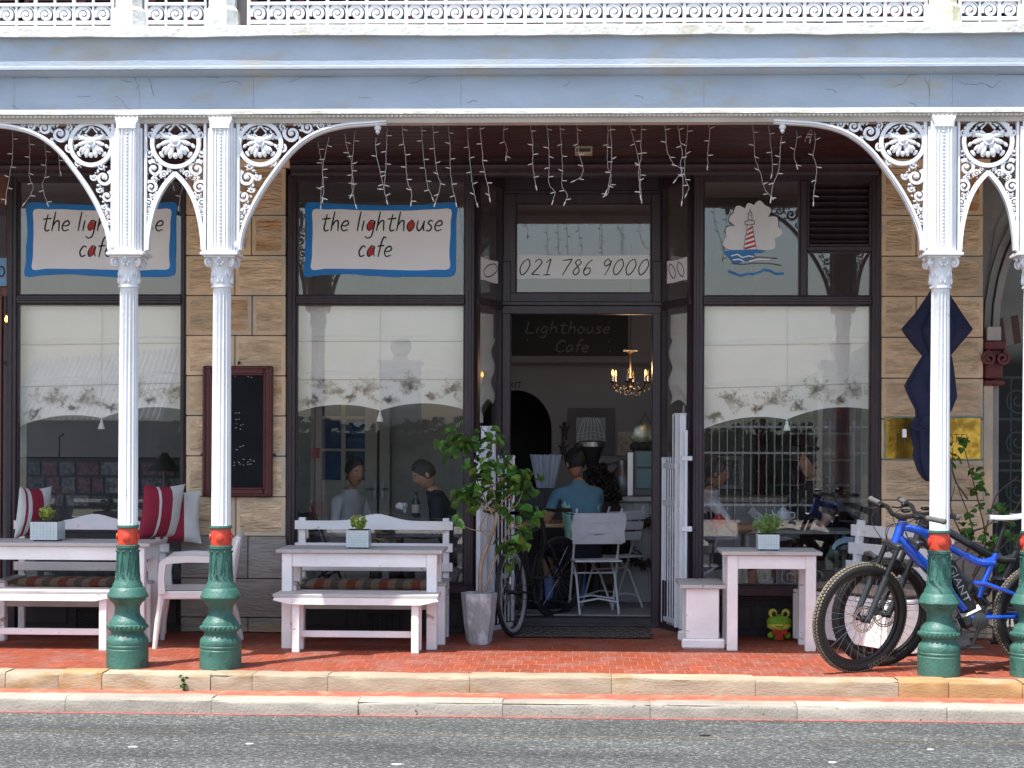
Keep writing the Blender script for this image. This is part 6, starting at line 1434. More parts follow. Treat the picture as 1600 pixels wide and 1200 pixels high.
    hm = MB(); n, kk = 28, 20; prof = []
    def hv(th, a):
        x, y, z = sin(th)*cos(a), sin(th)*sin(a), cos(th)
        X_, Y_, Z_ = x*.094, y*.076, z*.118
        if z < 0: f = 1+z*.32; Y_ *= f; X_ = X_*(1+z*.22)+(-z)*.014
        if x > .55: 
            X_ = X_*.97
            ny = y/.13; nz = (z+.10)/.20
            X_ += .024*math.exp(-ny*ny)*math.exp(-nz*nz)*(1 if z > -.3 else .5)
            X_ -= .010*math.exp(-((abs(y)-.38)/.14)**2-((z-.10)/.10)**2)
            X_ += .006*math.exp(-(y/.3)**2-((z-.27)/.1)**2)+.007*math.exp(-(y/.25)**2-((z+.48)/.09)**2)+.008*math.exp(-(y/.3)**2-((z+.82)/.15)**2)
        return Vector((X_, Y_, Z_+.055))
    hm.grid(n, kk, lambda u, v: hv(max(.01, pi*v*.999), 2*pi*u)); hm.mi = 0
    for s in (1,-1):
        hm.mi = 0; hm.sph((-.005,s*.076,.045), (.018,.009,.030), 10, 6)
        hm.mi = 5; hm.sph((.072,s*.029,.066), (.010,.013,.007), 8, 6); hm.mi = 6; hm.sph((.0805,s*.029,.066), (.0035,.0055,.0055), 8, 5); hm.obox((.082,s*.031,.084), (.008,.030,.005), None)
    hm.mi = 7; hm.sph((.085,0,.002), (.008,.022,.006), 10, 6); hm.mi = 0
    hm.xf(H4); base = len(mb.v); mb.v += hm.v; mb.f += [tuple(base+i for i in f) for f in hm.f]; mb.m += hm.m
    body = mb.build('body', mats, t, ang=180)
    hr = MB()
    def hairs(u, v):
        th = max(.02, pi*v*.62); a = 2*pi*u; x = cos(a); lim = 1.0-(.42 if hair == 'curly' else .54)*max(0, x)
        th *= lim if hair != 'curly' else lim; p = hv(th, a); c_ = Vector((-.008,0,.065)); q_ = c_+(p-c_)*(1.09+.05*noise.noise(Vector((p.x*15,p.y*60,p.z*15)))); return q_
    hr.grid(56, 20, hairs)
    if hair == 'bun': hr.sph((-.085,0,.175), (.035,.038,.034), 12, 8).sph((-.05,0,.155),(.04,.04,.03),10,6); hr.grid(24, 12, lambda u, v: (lambda p: Vector((-.008,0,.05))+(p-Vector((-.008,0,.05)))*1.09)(hv(.4+pi*v*.42, pi*.5+pi*u)))
    else: hr.grid(24, 12, lambda u, v: (lambda p: Vector((-.008,0,.05))+(p-Vector((-.008,0,.05)))*1.08)(hv(.4+pi*v*.40, pi*.5+pi*u)))
    if hair == 'curly':
        r2 = random.Random(4)
        for k in range(520):
            a = r2.uniform(0,6.28); z = r2.uniform(-.22,.16); rad = r2.uniform(.07,.15)*(1-max(0,z)*2.2); x, y = -.045+rad*cos(a), rad*sin(a)*1.05
            if x > .055 and z < .09: continue
            hr.sph((x,y,.05+z), r2.uniform(.010,.019), 6, 4)
    hr.xf(H4).build('hair', hairm, t, ang=180)
    return t
FZ = FLZ
SH = lambda n, c: mat(n, c, .85, .12, 8, .4, 60)
seated((-1.97,14.50,FZ), radians(-26), 'woman in a grey top seated at the left of the middle window table', SK1, SH('grey_top', (.42,.42,.42)), SH('dark_trousers', (.03,.03,.04)), HAIRD, .06, ((.36,.06,.68),(.34,-.14,.66)), radians(-26), radians(12), 'bun', 1.5, False, sc=.99, stoop=.0, wide=1.02)
seated((-1.00,14.62,FZ), radians(188), 'man in a dark jacket looking down at the right of the middle window table', SK2, SH('dark_jacket', (.02,.022,.032)), SH('black_trousers', (.02,.02,.025)), HAIRG, .17, ((.42,.12,.66),(.42,-.10,.66)), radians(8), radians(30), 'short', 2, False, sc=1.0, stoop=.02, wide=1.1)
TEAL = SH('teal_jersey', (.09,.20,.27)); MINT = SH('mint_panel', (.30,.58,.48)); 
wp = seated((WX(912,14.93,850),14.93,FZ), radians(112), 'woman with a hair bun and teal cycling jersey, back to the street in the doorway', SK1, TEAL, SH('navy_shorts', (.012,.014,.03)), HAIRD, .10, ((.40,.20,.70),(.36,.02,.70)), radians(8), radians(14), 'bun', .55, True, SH('blue_sock', (.16,.24,.55)), BLACK, 1.05, shirt2=MINT)
seated((WX(968,15.5,850),15.5,FZ), radians(150), 'woman with big curly black hair beside the one in the teal jersey', SK1, SH('brown_top', (.05,.03,.03)), SH('dark_skirt', (.02,.02,.02)), HAIRD, .14, ((.42,.12,.66),(.38,-.05,.66)), radians(10), radians(20), 'curly', .2, False, sc=.93, stoop=.04)
JER = SH('white_race_jersey', (.55,.52,.54)); JR2 = SH('dark_side_jersey', (.07,.04,.06))
cy = seated((WX(1092,14.45,850),14.45,FZ), radians(2), 'cyclist in a white and red jersey behind the right window post reaching out a phone', SK1, JER, SH('black_bibs', (.02,.02,.02)), HAIRG, .07, ((.50,.02,.70),(.50,-.12,.76)), radians(-6), radians(10), 'short', .7, True, shirt2=JR2)
MB().tube([(.10,-.225,.83),(.16,-.245,.76)], [.062,.060], 12).build('red_cuff', SH('race_red', (.45,.02,.03)), cy)
text_mesh('ESSEX', .065, INK, 'jersey_lettering', cy, (.10,-.158,.86), .001, xs=1)
ph = thing('mobile_phone', 'dark phone held up by the cyclist behind the right window', 'phone', (WX(1181,14.2,805), 14.2, WZ(804,14.2,1181)), 0, world=False); ph.rotation_euler = (radians(15), radians(-50), 0)
MB().obox((0,0,0), (.075,.010,.15), None, .004).build('case', BLACK, ph); MB().obox((0,-.0055,0), (.068,.001,.14)).build('screen', mat('phone_screen', (.3,.32,.33), .1), ph)
seated((WX(1283,15.25,850),15.25,FZ), radians(215), 'man in dark cycling kit seated deeper inside behind the right window', SK2, SH('dark_kit', (.018,.02,.03)), SH('kit_bibs', (.015,.015,.018)), HAIRG, .06, ((.40,.10,.66),(.40,-.10,.66)), radians(-10), radians(2), 'short', .7, True, sc=1.06, wide=1.12)
# ------------------------------------------------------------ things inside the cafe
def mname(n, *a, **k): return bpy.data.materials[n] if n in bpy.data.materials else mat(n, *a, **k)
CHW = mname('chair_white', (.62,.62,.64), .45, .06, 8)
def folding_chair(x, y, rz, lab, sc=1.0):
    t = thing('folding_chair', lab, 'chair', (x, y, FZ), rz, 'white slatted folding chairs', world=False)
    for s in (-1, 1):
        MB().tube([(s*.19,.20,0),(s*.19,.02,.42),(s*.19,.10*-1-.08,.88)], .010, 8).build('frame_leg', CHW, t)
        MB().tube([(s*.165,-.20,0),(s*.165,-.02,.30),(s*.165,.18,.44)], .010, 8).build('front_leg', CHW, t)
    for k in range(5): MB().box(-.20,.20,-.17+.075*k,-.17+.075*k+.062,.435,.45,.003).build('seat_slat', CHW, t)
    for z in (.62,.71,.80): MB().obox((0,-.055-(z-.42)*.30,z), (.43,.016,.075), Matrix.Rotation(radians(12),3,'X'), .004).build('back_slat', CHW, t)
    for q_ in ([(-.19,.15,.10),(0,.17,.13),(.19,.15,.10)], [(-.165,-.15,.10),(0,-.15,.13),(.165,-.15,.10)], [(-.19,.05,.33),(.19,.05,.33)]): MB().tube(q_, .008, 6).build('stretcher', CHW, t)
    return t
# local: back is at -y, person faces +y
fc1 = folding_chair(WX(930,14.86,900), 14.84, radians(10), 'white slatted folding chair under the woman in the teal jersey')
clo = MB()
for o_ in (-1, 1): clo.grid(24, 14, lambda u, v: (-.225+.45*u+.006*sin(v*9+u*5), -.055-(.83-.22*v-.42)*.30+o_*(.016+.004*noise.noise(Vector((u*6,v*7,o_)))), .845-(.20+.03*sin(u*7+1)+.02*u)*v))
clo.grid(24, 2, lambda u, v: (-.225+.45*u+.004*sin(u*5), -.18+.032*(v-.5), .846))
dc = clo.build('draped_cloth', mname('white_drape', (.62,.62,.66), .85, .08, 8, .5, 30), None, ang=180); dc.location = fc1.location; dc.rotation_euler = fc1.rotation_euler; tag(dc, 'white cloth draped over the back of the folding chair in the doorway', 'cloth')
folding_chair(WX(958,15.42,900), 15.35, radians(38), 'white folding chair under the woman with curly hair, further inside the doorway')
for (x, y, rz, lab, c) in ((-2.12,14.55,radians(-100),'black chair behind the woman in the grey top',BLACK), (-.93,14.62,radians(98),'black chair under the man in the dark jacket',BLACK), (.92,14.42,radians(-90),'white chair under the cyclist behind the right window',CHW), (WX(1300,15.3,850),15.35,radians(130),'black chair under the man deeper inside the right window',BLACK)):
    t = folding_chair(x, y, rz, lab); 
    t['group'] = 'chairs at the window tables'
    for o in t.children: o.data.materials[0] = c
def round_table(x, y, r, h, lab, topm):
    t = thing('cafe_table', lab, 'table', (x, y, FZ))
    MB().lathe([(r,h-.03),(r+.004,h-.015),(r,h),(.001,h)], (x,y,FZ), 36).build('tabletop', topm, t); MB().lathe([(.22,0),(.23,.02),(.04,.06),(.03,.3),(.035,h-.03)], (x,y,FZ), 20).build('pedestal', BLACK, t)
WARM = mname('warm_table_wood', (.36,.22,.12), .45, .2, 4, stretch=(1,8,1)); DKT = mname('dark_table_cloth', (.02,.022,.03), .7)
round_table(WX(845,15.15,830), 15.28, .38, .74, 'round wooden table where the two women in the doorway sit', WARM)
round_table(-1.50, 14.60, .34, .68, 'small dark table between the two diners in the middle window', DKT)
t = thing('sewing_table', 'grey plank table on scrolled iron legs behind the right window', 'table', (WX(1240,14.5,830),14.5,FZ)); xa, xb = WX(1150,14.5,830), WX(1330,14.5,830)
for i in range(4): MB().box(xa, xb, 14.3+i*.13, 14.425+i*.13, FZ+.70, FZ+.73, .004).build('top_plank', mname('grey_plank', (.20,.20,.19), .7, .2, 6), t)
s_ = MB()
for x in (xa+.08, xb-.08):
    s_.box(x-.02,x+.02,14.32,14.80,FZ,FZ+.03).box(x-.015,x+.015,14.34,14.37,FZ,FZ+.70).box(x-.015,x+.015,14.75,14.78,FZ,FZ+.70)
for k in range(4): s_.ribbon([(p[0],14.33,p[2]) for p in spiral(xa+.2+k*.22, FZ+.35, .09, 1.6, 0, 1 if k % 2 else -1)], .014, .014)
s_.build('iron_legs', mname('pale_iron', (.22,.22,.22), .6), t)
def small(name, lab, cat, px, py, Y, fn, group=None):
    c_ = at(px, py, Y); t = thing(name, lab, cat, tuple(c_), group=group); fn(t, c_); return t
def teapot(t, c):
    W_ = mname('china_blue_white', (.55,.65,.70), .2)
    MB().lathe([(.03,-.045),(.05,-.03),(.058,.0),(.052,.03),(.03,.045),(.001,.05)], c, 20).build('body', W_, t); MB().lathe([(.03,.046),(.02,.06),(.006,.064),(.009,.075),(.001,.082)], c, 14).build('lid', W_, t)
    MB().tube([c+Vector((-.05,0,-.01)), c+Vector((-.085,0,.01)), c+Vector((-.095,0,.04))], [.012,.009,.007], 8).build('spout', W_, t); MB().tube([c+Vector((.05,0,.025)), c+Vector((.09,0,.02)), c+Vector((.09,0,-.02)), c+Vector((.05,0,-.025))], .006, 6).build('handle', W_, t)
small('teapot', 'pale blue teapot on the table behind the right window', 'teapot', 1224, 805, 14.45, teapot)
def bottle(t, c):
    MB().lathe([(.03,-.10),(.033,-.09),(.033,.03),(.014,.07),(.012,.11),(.014,.115),(.001,.116)], c, 16).build('glass', mname('bottle_glass', (.04,.06,.05), .1), t); MB().lathe([(.0345,-.06),(.0345,.01)], c, 16, caps=False).build('label', mname('pale_label', (.5,.48,.42), .7), t)
small('bottle', 'tall thin bottle on the table between the two diners', 'bottle', 650, 790, 14.6, bottle)
def napkin(t, c):
    mb = MB(); r2 = random.Random(2)
    for k in range(7): mb.sph(c+Vector((r2.uniform(-.03,.03), r2.uniform(-.02,.02), r2.uniform(-.02,.05))), (r2.uniform(.015,.03), .02, r2.uniform(.02,.035)), 8, 5)
    mb.build('cloth', WHITEP, t)
small('napkin', 'crumpled white napkin standing on the diners\' table', 'napkin', 627, 793, 14.55, napkin)
# counter
CP = mname('counter_panel', (.42,.42,.42), .6, .06, 5)
cx0, cx1 = WX(962,15.8,850), 3.2
t = thing('counter', 'white panelled cafe counter seen through the doorway', 'counter', (cx0, 15.8, FZ))
x = cx0; i = 0
while x < cx1: MB().box(x+.001, min(x+.148,cx1), 15.80, 15.82, FZ+.0, FZ+.90, .004).build('panel_board', CP, t); x += .15
MB().box(cx0, cx1, 15.825, 16.4, FZ, FZ+.90).build('cabinet', CP, t); MB().box(cx0-.05, cx1, 15.74, 16.45, FZ+.901, FZ+.945, .006).build('worktop', mname('pale_worktop', (.45,.42,.38), .4), t)
WR = mname('dry_wreath', (.05,.035,.025), .9, .4, 40)
c_ = at(1012, 848, 15.7); t = thing('wreath', 'dried twig and leaf wreath hanging on the counter front', 'wreath', tuple(c_)); mb = MB(); r2 = random.Random(9)
for k in range(260):
    a = r2.uniform(0,6.28); r = .20+r2.gauss(0,.03); p = c_+Vector((r*cos(a), r2.uniform(-.03,.03), r*sin(a))); b_ = a+r2.uniform(.3,2.2); mb.tube([p, p+Vector((.03*cos(b_),r2.uniform(-.03,.01),.03*sin(b_))), p+Vector((.06*cos(b_+.3),r2.uniform(-.03,.01),.06*sin(b_+.3)))], [.003,.008,.001], 4)
mb.build('twigs', WR, t)
MB().tube([c_+Vector((.19*cos(a),.0,.19*sin(a))) for a in [2*pi*k/24 for k in range(24)]], .025, 6, closed=True).build('ring', WR, t)
zt = FZ+.946
def onc(px, Y=16.0): return WX(px, Y, 760)
# coffee grinder with cone hopper, machine, tins
t = thing('coffee_grinder', 'black coffee grinder with a tall funnel hopper behind the woman with the bun', 'grinder', (onc(928,16.1), 16.1, .9)); x = onc(928,16.1)
MB().lathe([(.035,WZ(735,16.1)),(.05,WZ(728,16.1)),(.10,WZ(702,16.1)),(.12,WZ(695,16.1)),(.12,WZ(690,16.1))], (x-.02,16.1,0), 20).build('hopper', mname('smoked_hopper', (.03,.028,.03), .25), t); MB().lathe([(.122,WZ(697,16.1)),(.125,WZ(690,16.1)),(.10,WZ(688,16.1)),(.001,WZ(687,16.1))], (x-.02,16.1,0), 20).build('rim', STEEL, t); MB().box(x-.1, x+.06, 16.0, 16.25, FZ, WZ(735,16.1), .01).build('stand', BLACK, t)
t = thing('milk_urn', 'dull metal urn with a handle on the counter', 'urn', (onc(972), 16.0, zt)); x = onc(972,16.0)
MB().lathe([(.10,zt),(.11,zt+.02),(.11,WZ(745,16.0)),(.09,WZ(738,16.0)),(.05,WZ(728,16.0)),(.05,WZ(718,16.0)),(.001,WZ(716,16.0))], (x,16.0,0), 24).build('body', mname('dull_metal', (.16,.16,.17), .4, metal=.7), t); MB().tube([(x-.10,16,WZ(745,16)),(x-.17,16,WZ(738,16)),(x-.15,16,WZ(725,16)),(x-.05,16,WZ(722,16))], .01, 6).build('handle', BLACK, t)
t = thing('coffee_machine', 'boxy coffee machine with blue-green side panels on the counter', 'coffee machine', (onc(1010,15.95), 15.95, zt)); x0, x1 = onc(990,15.9), onc(1024,15.9)
MB().box(x0, x1+.25, 15.85, 16.25, zt, WZ(703,15.9), .01).build('body', mname('machine_grey', (.12,.12,.13), .4), t)
for (a, b_) in ((704,729),(731,762)): MB().box(x0+.02, x1+.1, 15.83, 15.85, WZ(b_,15.9), WZ(a,15.9), .006).build('side_panel', mname('blue_green_panel', (.12,.22,.25), .4), t)
MB().box(x0-.06, x0+.0, 15.9, 16.2, zt, WZ(705,15.9), .006).build('spout_column', STEEL, t)
t = thing('coffee_bags', 'dark paper bags stacked on top of the coffee machine', 'bags', (onc(1005,15.95), 15.95, WZ(703,15.9)))
for k in range(4): MB().sph((x0+.02+k*.07, 16.0, WZ(697,15.95)), (.055,.05,.045), 10, 6).build('bag', mname('dark_paper', (.03,.028,.03), .8), t)
# pleated paper screen
t = thing('pleated_paper', 'pleated blue-white paper fan standing on the counter side table', 'paper fan', (WX(853,16.0,735), 16.0, 1.0)); x = WX(853,16.0,735); n = 34; zb_, zt_ = WZ(762,16), WZ(711,16); mb = MB()
vs = []
for j, (z, r) in enumerate(((zb_,.075),(zt_,.135))):
    for k in range(n): a = 2*pi*k/n; rr_ = r*(1+.09*(1 if k % 2 else -1)); vs.append((x+rr_*cos(a), 16.0+rr_*sin(a), z+(.008 if j and k % 2 else 0)))
mb.add(vs, [(k,(k+1)%n,n+(k+1)%n,n+k) for k in range(n)]); mb.build('pleats', mname('blue_white_paper', (.40,.46,.58), .6), t, smooth=False)
tb = thing('side_cabinet', 'dark side cabinet under the pleated paper fan', 'cabinet', (x, 16.1, FZ)); MB().box(x-.3, x+.28, 15.95, 16.3, FZ, zb_-.003, .006).build('carcass', mname('dark_cabinet', (.04,.04,.045), .5), tb); MB().box(x-.28, x-.01, 15.935, 15.948, FZ+.05, zb_-.03, .003).build('door', mname('dark_cabinet'), tb); MB().box(x+.01, x+.26, 15.935, 15.948, FZ+.05, zb_-.03, .003).build('door', mname('dark_cabinet'), tb)
# back wall: board, mirror, plate, lantern, figures, exit
def bx_(x0, x1, y0, y1, Y, d=.02): return MB().box(WX(x0,Y,650), WX(x1,Y,650), Y-d, Y, WZ(y1,Y,(x0+x1)/2), WZ(y0,Y,(x0+x1)/2), .003)
Y = RB-.001
t = thing('name_board', 'black board reading Lighthouse Cafe high on the back wall seen through the doorway', 'board', (WX(890,Y,520), Y, 2.5)); bx_(800, 980, 492, 556, Y, .03).build('board', mname('black_board', (.008,.008,.011), .5), t)
CK = mname('faint_chalk', (.28,.28,.29), .9)
m_, _ = write('Lighthouse', WX(822,Y,520), WZ(521,Y,890), (WZ(503,Y)-WZ(521,Y))/1.75, Y-.033, .20, .18, .10, WX(952,Y)-WX(822,Y), .002); m_.build('lettering', CK, t)
m_, _ = write('Cafe', WX(868,Y,545), WZ(550,Y,890), (WZ(532,Y)-WZ(550,Y))/1.75, Y-.033, .20, .18, .10, WX(919,Y)-WX(868,Y), .002); m_.build('lettering', CK, t)
for (px, py) in ((824,502),(952,503),(824,532),(952,534),(953,549)): MB().sph((WX(px,Y,520), Y-.034, WZ(py,Y,890)), .006, 6, 4).build('stud', CHW, t)
t = thing('exit_lettering', 'dark EXIT lettering on the wall above the arch', 'lettering', (WX(803,Y,601), Y, 2.0)); text_mesh('EXIT', .085, INK, 'letters', t, (WX(801.5,Y,606), Y-.002, WZ(606,Y,803)), .001)
t = thing('wall_mirror', 'square mirror with bright curved bars in a grey mount on the back wall', 'mirror', (WX(923,Y,675), Y, 1.6)); bx_(887, 961, 638, 712, Y, .02).build('mount', mname('grey_mount', (.17,.16,.18), .7), t)
bx_(900, 947, 652, 698, Y-.022, .006).build('glass', mname('mirror_blue_glass', (.20,.27,.31), .25), t); mb = MB()
for k in range(7):
    u = -1+k/3; mb.ribbon([(WX(923.5+u*(10+11.5*min(1,q_*1.3)**.7), Y, 675), Y-.031, WZ(653+44*q_, Y, 923)) for q_ in [i/6 for i in range(7)]], .006, .002)
for py in (676,681,687): mb.ribbon([(WX(901+i*7.5,Y,675), Y-.0325, WZ(py+ (2*cos(i)), Y, 923)) for i in range(7)], .004, .002)
mb.build('bright_bars', mname('mirror_bars', (.75,.78,.80), .4), t)
t = thing('wall_plate', 'small square patterned cream and rust plate on the back wall', 'plate', (WX(978,Y,690), Y, 1.5)); bx_(965, 990, 675, 712, Y-.05, .015).build('plate', mname('cream_plate', (.55,.48,.38), .4, .3, 3), t); mb = MB(); r2 = random.Random(8)
for k in range(8): cxx, czz = WX(969+r2.uniform(0,17),Y,690), WZ(680+r2.uniform(0,26),Y,978); mb.ribbon([(cxx+.018*cos(a),Y-.067,czz+.014*sin(a)) for a in [k2*pi/4 for k2 in range(7)]], .005, .002)
mb.build('pattern', mname('rust_print', (.3,.09,.03), .6), t)
Yl = 16.6; t = thing('hanging_lantern', 'round brass framed mirror hung from a cord above the counter', 'wall lantern', (WX(1008,Yl,680), Yl, 1.6)); c_ = at(1008, 682, Yl)
MB().lathe([(.08,-.01),(.14,0),(.14,.02),(.12,.03),(.001,.03)], (0,0,0), 8).xf(Matrix.Translation(c_) @ Matrix.Rotation(pi/2,4,'X')).build('glass', mname('brass_glow', (.32,.33,.26), .25, .4, 20, metal=.5), t); MB().tube([c_+Vector((-.07,0,.08)), at(1008,645,Yl), c_+Vector((.07,0,.08))], .005, 5).build('cord', BLACK, t)
for (px, py, lab) in ((882,672,'upper of two small dark figures hung on the back wall'), (880,702,'lower of two small dark figures hung on the back wall')):
    c_ = at(px, py, Y-.02); t = thing('wall_figure', lab, 'ornament', tuple(c_), group='small figures on the back wall'); m__ = mname('figure_dark', (.10,.06,.06) if py < 690 else (.06,.07,.12), .7)
    MB().sph(c_+Vector((0,0,.06)), (.022,.012,.025), 8, 6).sph(c_, (.03,.014,.05), 8, 6).tube([c_+Vector((-.05,0,.04)), c_, c_+Vector((.05,0,.04))], .009, 6).tube([c_+Vector((-.015,0,-.03)), c_+Vector((-.02,0,-.10))], .01, 6).tube([c_+Vector((.015,0,-.03)), c_+Vector((.02,0,-.10))], .01, 6).build('figure', m__, t)
# chandelier
c_ = at(985, 598, 15.3); t = thing('chandelier', 'small crystal chandelier with four candle lamps glowing inside the doorway', 'chandelier', tuple(c_)); CM = mname('old_bronze', (.05,.035,.025), .4, metal=.6)
MB().tube([c_, c_+Vector((0,0,1.2))], .004, 5).lathe([(.001,-.09),(.02,-.07),(.03,-.04),(.012,-.02),(.012,.02),(.03,.04),(.012,.07),(.008,.25),(.05,.27),(.05,.29),(.001,.30)], c_, 14).build('stem', CM, t)
BG = mat('candle_bulb', (1,.6,.2), .4, 0, emit=(1,.42,.08), es=5)
for k in range(6):
    a = 2*pi*k/6+.35; d = Vector((cos(a), sin(a), 0)); arm = MB().tube(smooth_path([c_+Vector((0,0,-.03)), c_+d*.07+Vector((0,0,-.07)), c_+d*.14+Vector((0,0,-.04)), c_+d*.165+Vector((0,0,.0))], 4), .006, 6); arm.lathe([(.022,0),(.026,.01)], tuple(c_+d*.165), 10); ao = arm.build('arm', CM, t)
    MB().lathe([(.009,.01),(.009,.06)], tuple(c_+d*.165), 8).build('candle', CHW, ao)
    lit = k in (2,3,5); MB().lathe([(.003,.06),(.009,.078),(.007,.095),(.001,.112)], tuple(c_+d*.165), 10).build('bulb', BG if lit else mname('unlit_bulb', (.3,.2,.1), .3), ao)
cr_ = MB(); r2 = random.Random(6)
for k in range(46): a = r2.uniform(0,6.28); r = r2.uniform(.03,.18); cr_.sph(c_+Vector((r*cos(a), r*sin(a), -.06-r2.uniform(0,.07)+r*.3)), (.007,.007,.012), 5, 4)
for k in range(18): a = k*.35; cr_.sph(c_+Vector((.055*cos(a), .055*sin(a), .28)), .011, 5, 4)
cr_.build('crystal_drops', mname('crystal', (.35,.33,.30), .1), t)
pl_ = bpy.data.lights.new('lamp_light', 'POINT'); pl_.energy = 3; pl_.color = (1,.6,.3); pl_.shadow_soft_size = .05; lo = bpy.data.objects.new('lamp_light', pl_); COL.objects.link(lo); lo.location = c_+Vector((0,-.05,.12))
# middle window backdrop: white glazed double door
Yd = 16.6; CD = mname('cream_door_paint', (.40,.40,.37), .6, .08, 5); BP = mname('blue_pane', (.03,.07,.20), .2, .2, 3)
struct('partition_wall', MB().box(WX(380,Yd,700), WX(492,Yd,700), Yd, Yd+.1, 0, 3.77).box(WX(612,Yd,700), WX(735,Yd,700), Yd, Yd+.1, 0, 3.77).box(WX(492,Yd,700), WX(612,Yd,700), Yd, Yd+.1, WZ(600,Yd,560), 3.77), mname('partition_grey', (.30,.31,.31), .8))
t = thing('glazed_door', 'cream double door with blue panes behind the two diners', 'door', (WX(550,Yd,700), Yd-.05, FZ))
lf = MB(); xa, xb = WX(494,Yd,700), WX(610,Yd,700); z = lambda p: WZ(p,Yd,550)
for (a, b_) in ((494,504),(534,541),(571,590),(594,610)): lf.box(WX(a,Yd,700), WX(b_,Yd,700), Yd-.05, Yd-.005, FZ, z(602), .004)
for (a, b_) in ((602,612),(650,655),(701,705),(750,775),(930,950)): lf.box(WX(504,Yd,700), WX(571,Yd,700), Yd-.046, Yd-.01, z(b_), z(a), .003)
lf.box(WX(504,Yd,700), WX(571,Yd,700), Yd-.03, Yd-.012, FZ, z(760)); lf.build('leaf', CD, t)
for (a, b_) in ((504,534),(541,571)):
    for (c, d) in ((612,650),(655,701),(705,750)): MB().box(WX(a,Yd,700), WX(b_,Yd,700), Yd-.03, Yd-.024, z(d), z(c)).build('pane', BP, t)
MB().box(WX(590,Yd,700), WX(594,Yd,700), Yd-.03, Yd-.02, FZ, z(602)).build('joint', BLACK, t)
h_ = MB().box(WX(584,Yd), WX(590,Yd), Yd-.065, Yd-.051, z(778), z(750), .003).tube([(WX(588,Yd),Yd-.09,z(764)),(WX(575,Yd),Yd-.09,z(763))], .009, 8); h_.build('handle', STEEL, t)
h_ = MB().box(WX(596,Yd), WX(602,Yd), Yd-.065, Yd-.051, z(778), z(750), .003).tube([(WX(599,Yd),Yd-.09,z(764)),(WX(609,Yd),Yd-.09,z(763))], .009, 8); h_.build('handle', STEEL, t)
t = thing('red_notice', 'small red notice on the wall beside the cream double door', 'notice', (WX(493.5,Yd,707), Yd, 1.5)); MB().box(WX(487,Yd-.06,700), WX(499,Yd-.06,700), Yd-.07, Yd-.052, z(716), z(700), .003).build('card', mname('red_card', (.4,.02,.04), .6), t)
# right window backdrop: dresser with maroon back, picture
Yr = 16.9; t = thing('wall_dresser', 'white shelves with maroon backing and jars behind the right window', 'shelves', (WX(1270,Yr,700), Yr, FZ)); MR = mname('maroon_backing', (.16,.015,.03), .7); z = lambda p: WZ(p,Yr,1260)
MB().box(WX(1165,Yr,700), WX(1362,Yr,700), Yr+.0, Yr+.03, FZ, z(600)).build('backing', mname('dresser_grey', (.16,.17,.17), .7), t)
for (a, b_) in ((1180,1200),(1237,1262),(1300,1330)): MB().box(WX(a,Yr,700), WX(b_,Yr,700), Yr-.012, Yr, z(800), z(630), .002).build('maroon_panel', MR, t)
for p in (676,717,756,800): MB().box(WX(1205,Yr,700), WX(1330,Yr,700), Yr-.22, Yr-.014, z(p+3), z(p), .003).build('shelf', mname('shelf_white', (.36,.36,.36), .6), t)
for (a) in (1205,1262,1328): MB().box(WX(a,Yr,700), WX(a+3,Yr,700), Yr-.225, Yr-.013, FZ, z(640), .003).build('shelf_side', mname('shelf_white'), t)
r2 = random.Random(12)
for k in range(12):
    sh = (676,717,756)[k % 3]; px = 1213+ (k//3)*27+r2.uniform(-4,4); x = WX(px,Yr-.1,700); zz = z(sh); c = [(.10,.14,.15),(.28,.27,.25),(.12,.06,.05)][k % 3]
    j = thing('jar', '%s jar on the %s dresser shelf, %s from the left, behind the right window' % (('pale teal','cream','dark brown')[k % 3], ('top','middle','lowest')[k % 3], ('first','second','third','fourth')[k//3]), 'jar', (x, Yr-.12, zz), group='jars on the dresser shelves'); h = r2.uniform(.08,.15)
    MB().lathe([(.04,0),(.045,.01),(.045,h*.8),(.03,h),(.001,h)], (x,Yr-.12,zz), 12).build('body', mname('jar_%d' % (k % 3) if False else ['jar_teal','jar_cream','jar_brown'][k % 3], c, .3), j)
Yp = 16.3; t = thing('framed_picture', 'black and white framed picture behind the right window next to the cyclist', 'picture', (WX(1140,Yp,740), Yp, 1.2)); z = lambda p: WZ(p,Yp,1140)
struct('picture_partition', MB().box(WX(1095,Yp,700), WX(1176,Yp,700), Yp, Yp+.08, 0, 3.77), mname('partition_dark', (.10,.11,.11), .8))
m_ = MB(); bead_frame(m_, WX(1119,Yp,740), WX(1160,Yp,740), z(764), z(713), .035, Yp-.03, Yp-.001); m_.build('frame', mname('pale_frame', (.30,.31,.33), .5), t)
MB().box(WX(1122,Yp,740), WX(1157,Yp,740), Yp-.012, Yp-.004, z(761), z(716)).build('print', mat('photo_print', (.10,.11,.14), .5, .9, 45), t)
t = thing('helmet', 'white and blue bicycle helmet on the bench end behind the right window', 'helmet', tuple(at(1325,858,14.3))); c_ = at(1325,858,14.3)
mb = MB(); mb.grid(16, 8, lambda u, v: c_+Vector((.13*cos(2*pi*u)*sin(pi/2*v+.01), .10*sin(2*pi*u)*sin(pi/2*v+.01), .09*cos(pi/2*v)))); mb.build('shell', mname('helmet_dark', (.03,.05,.07), .3), t, ang=180)
for k in range(3): MB().tube([c_+Vector((.125*cos(a), -.03-.03*k, .092*sin(a)*(1-.15*k))) for a in [pi*i/10 for i in range(11)]], .010, 6).build('rib', mname('helmet_pale', (.35,.5,.6), .3), t)
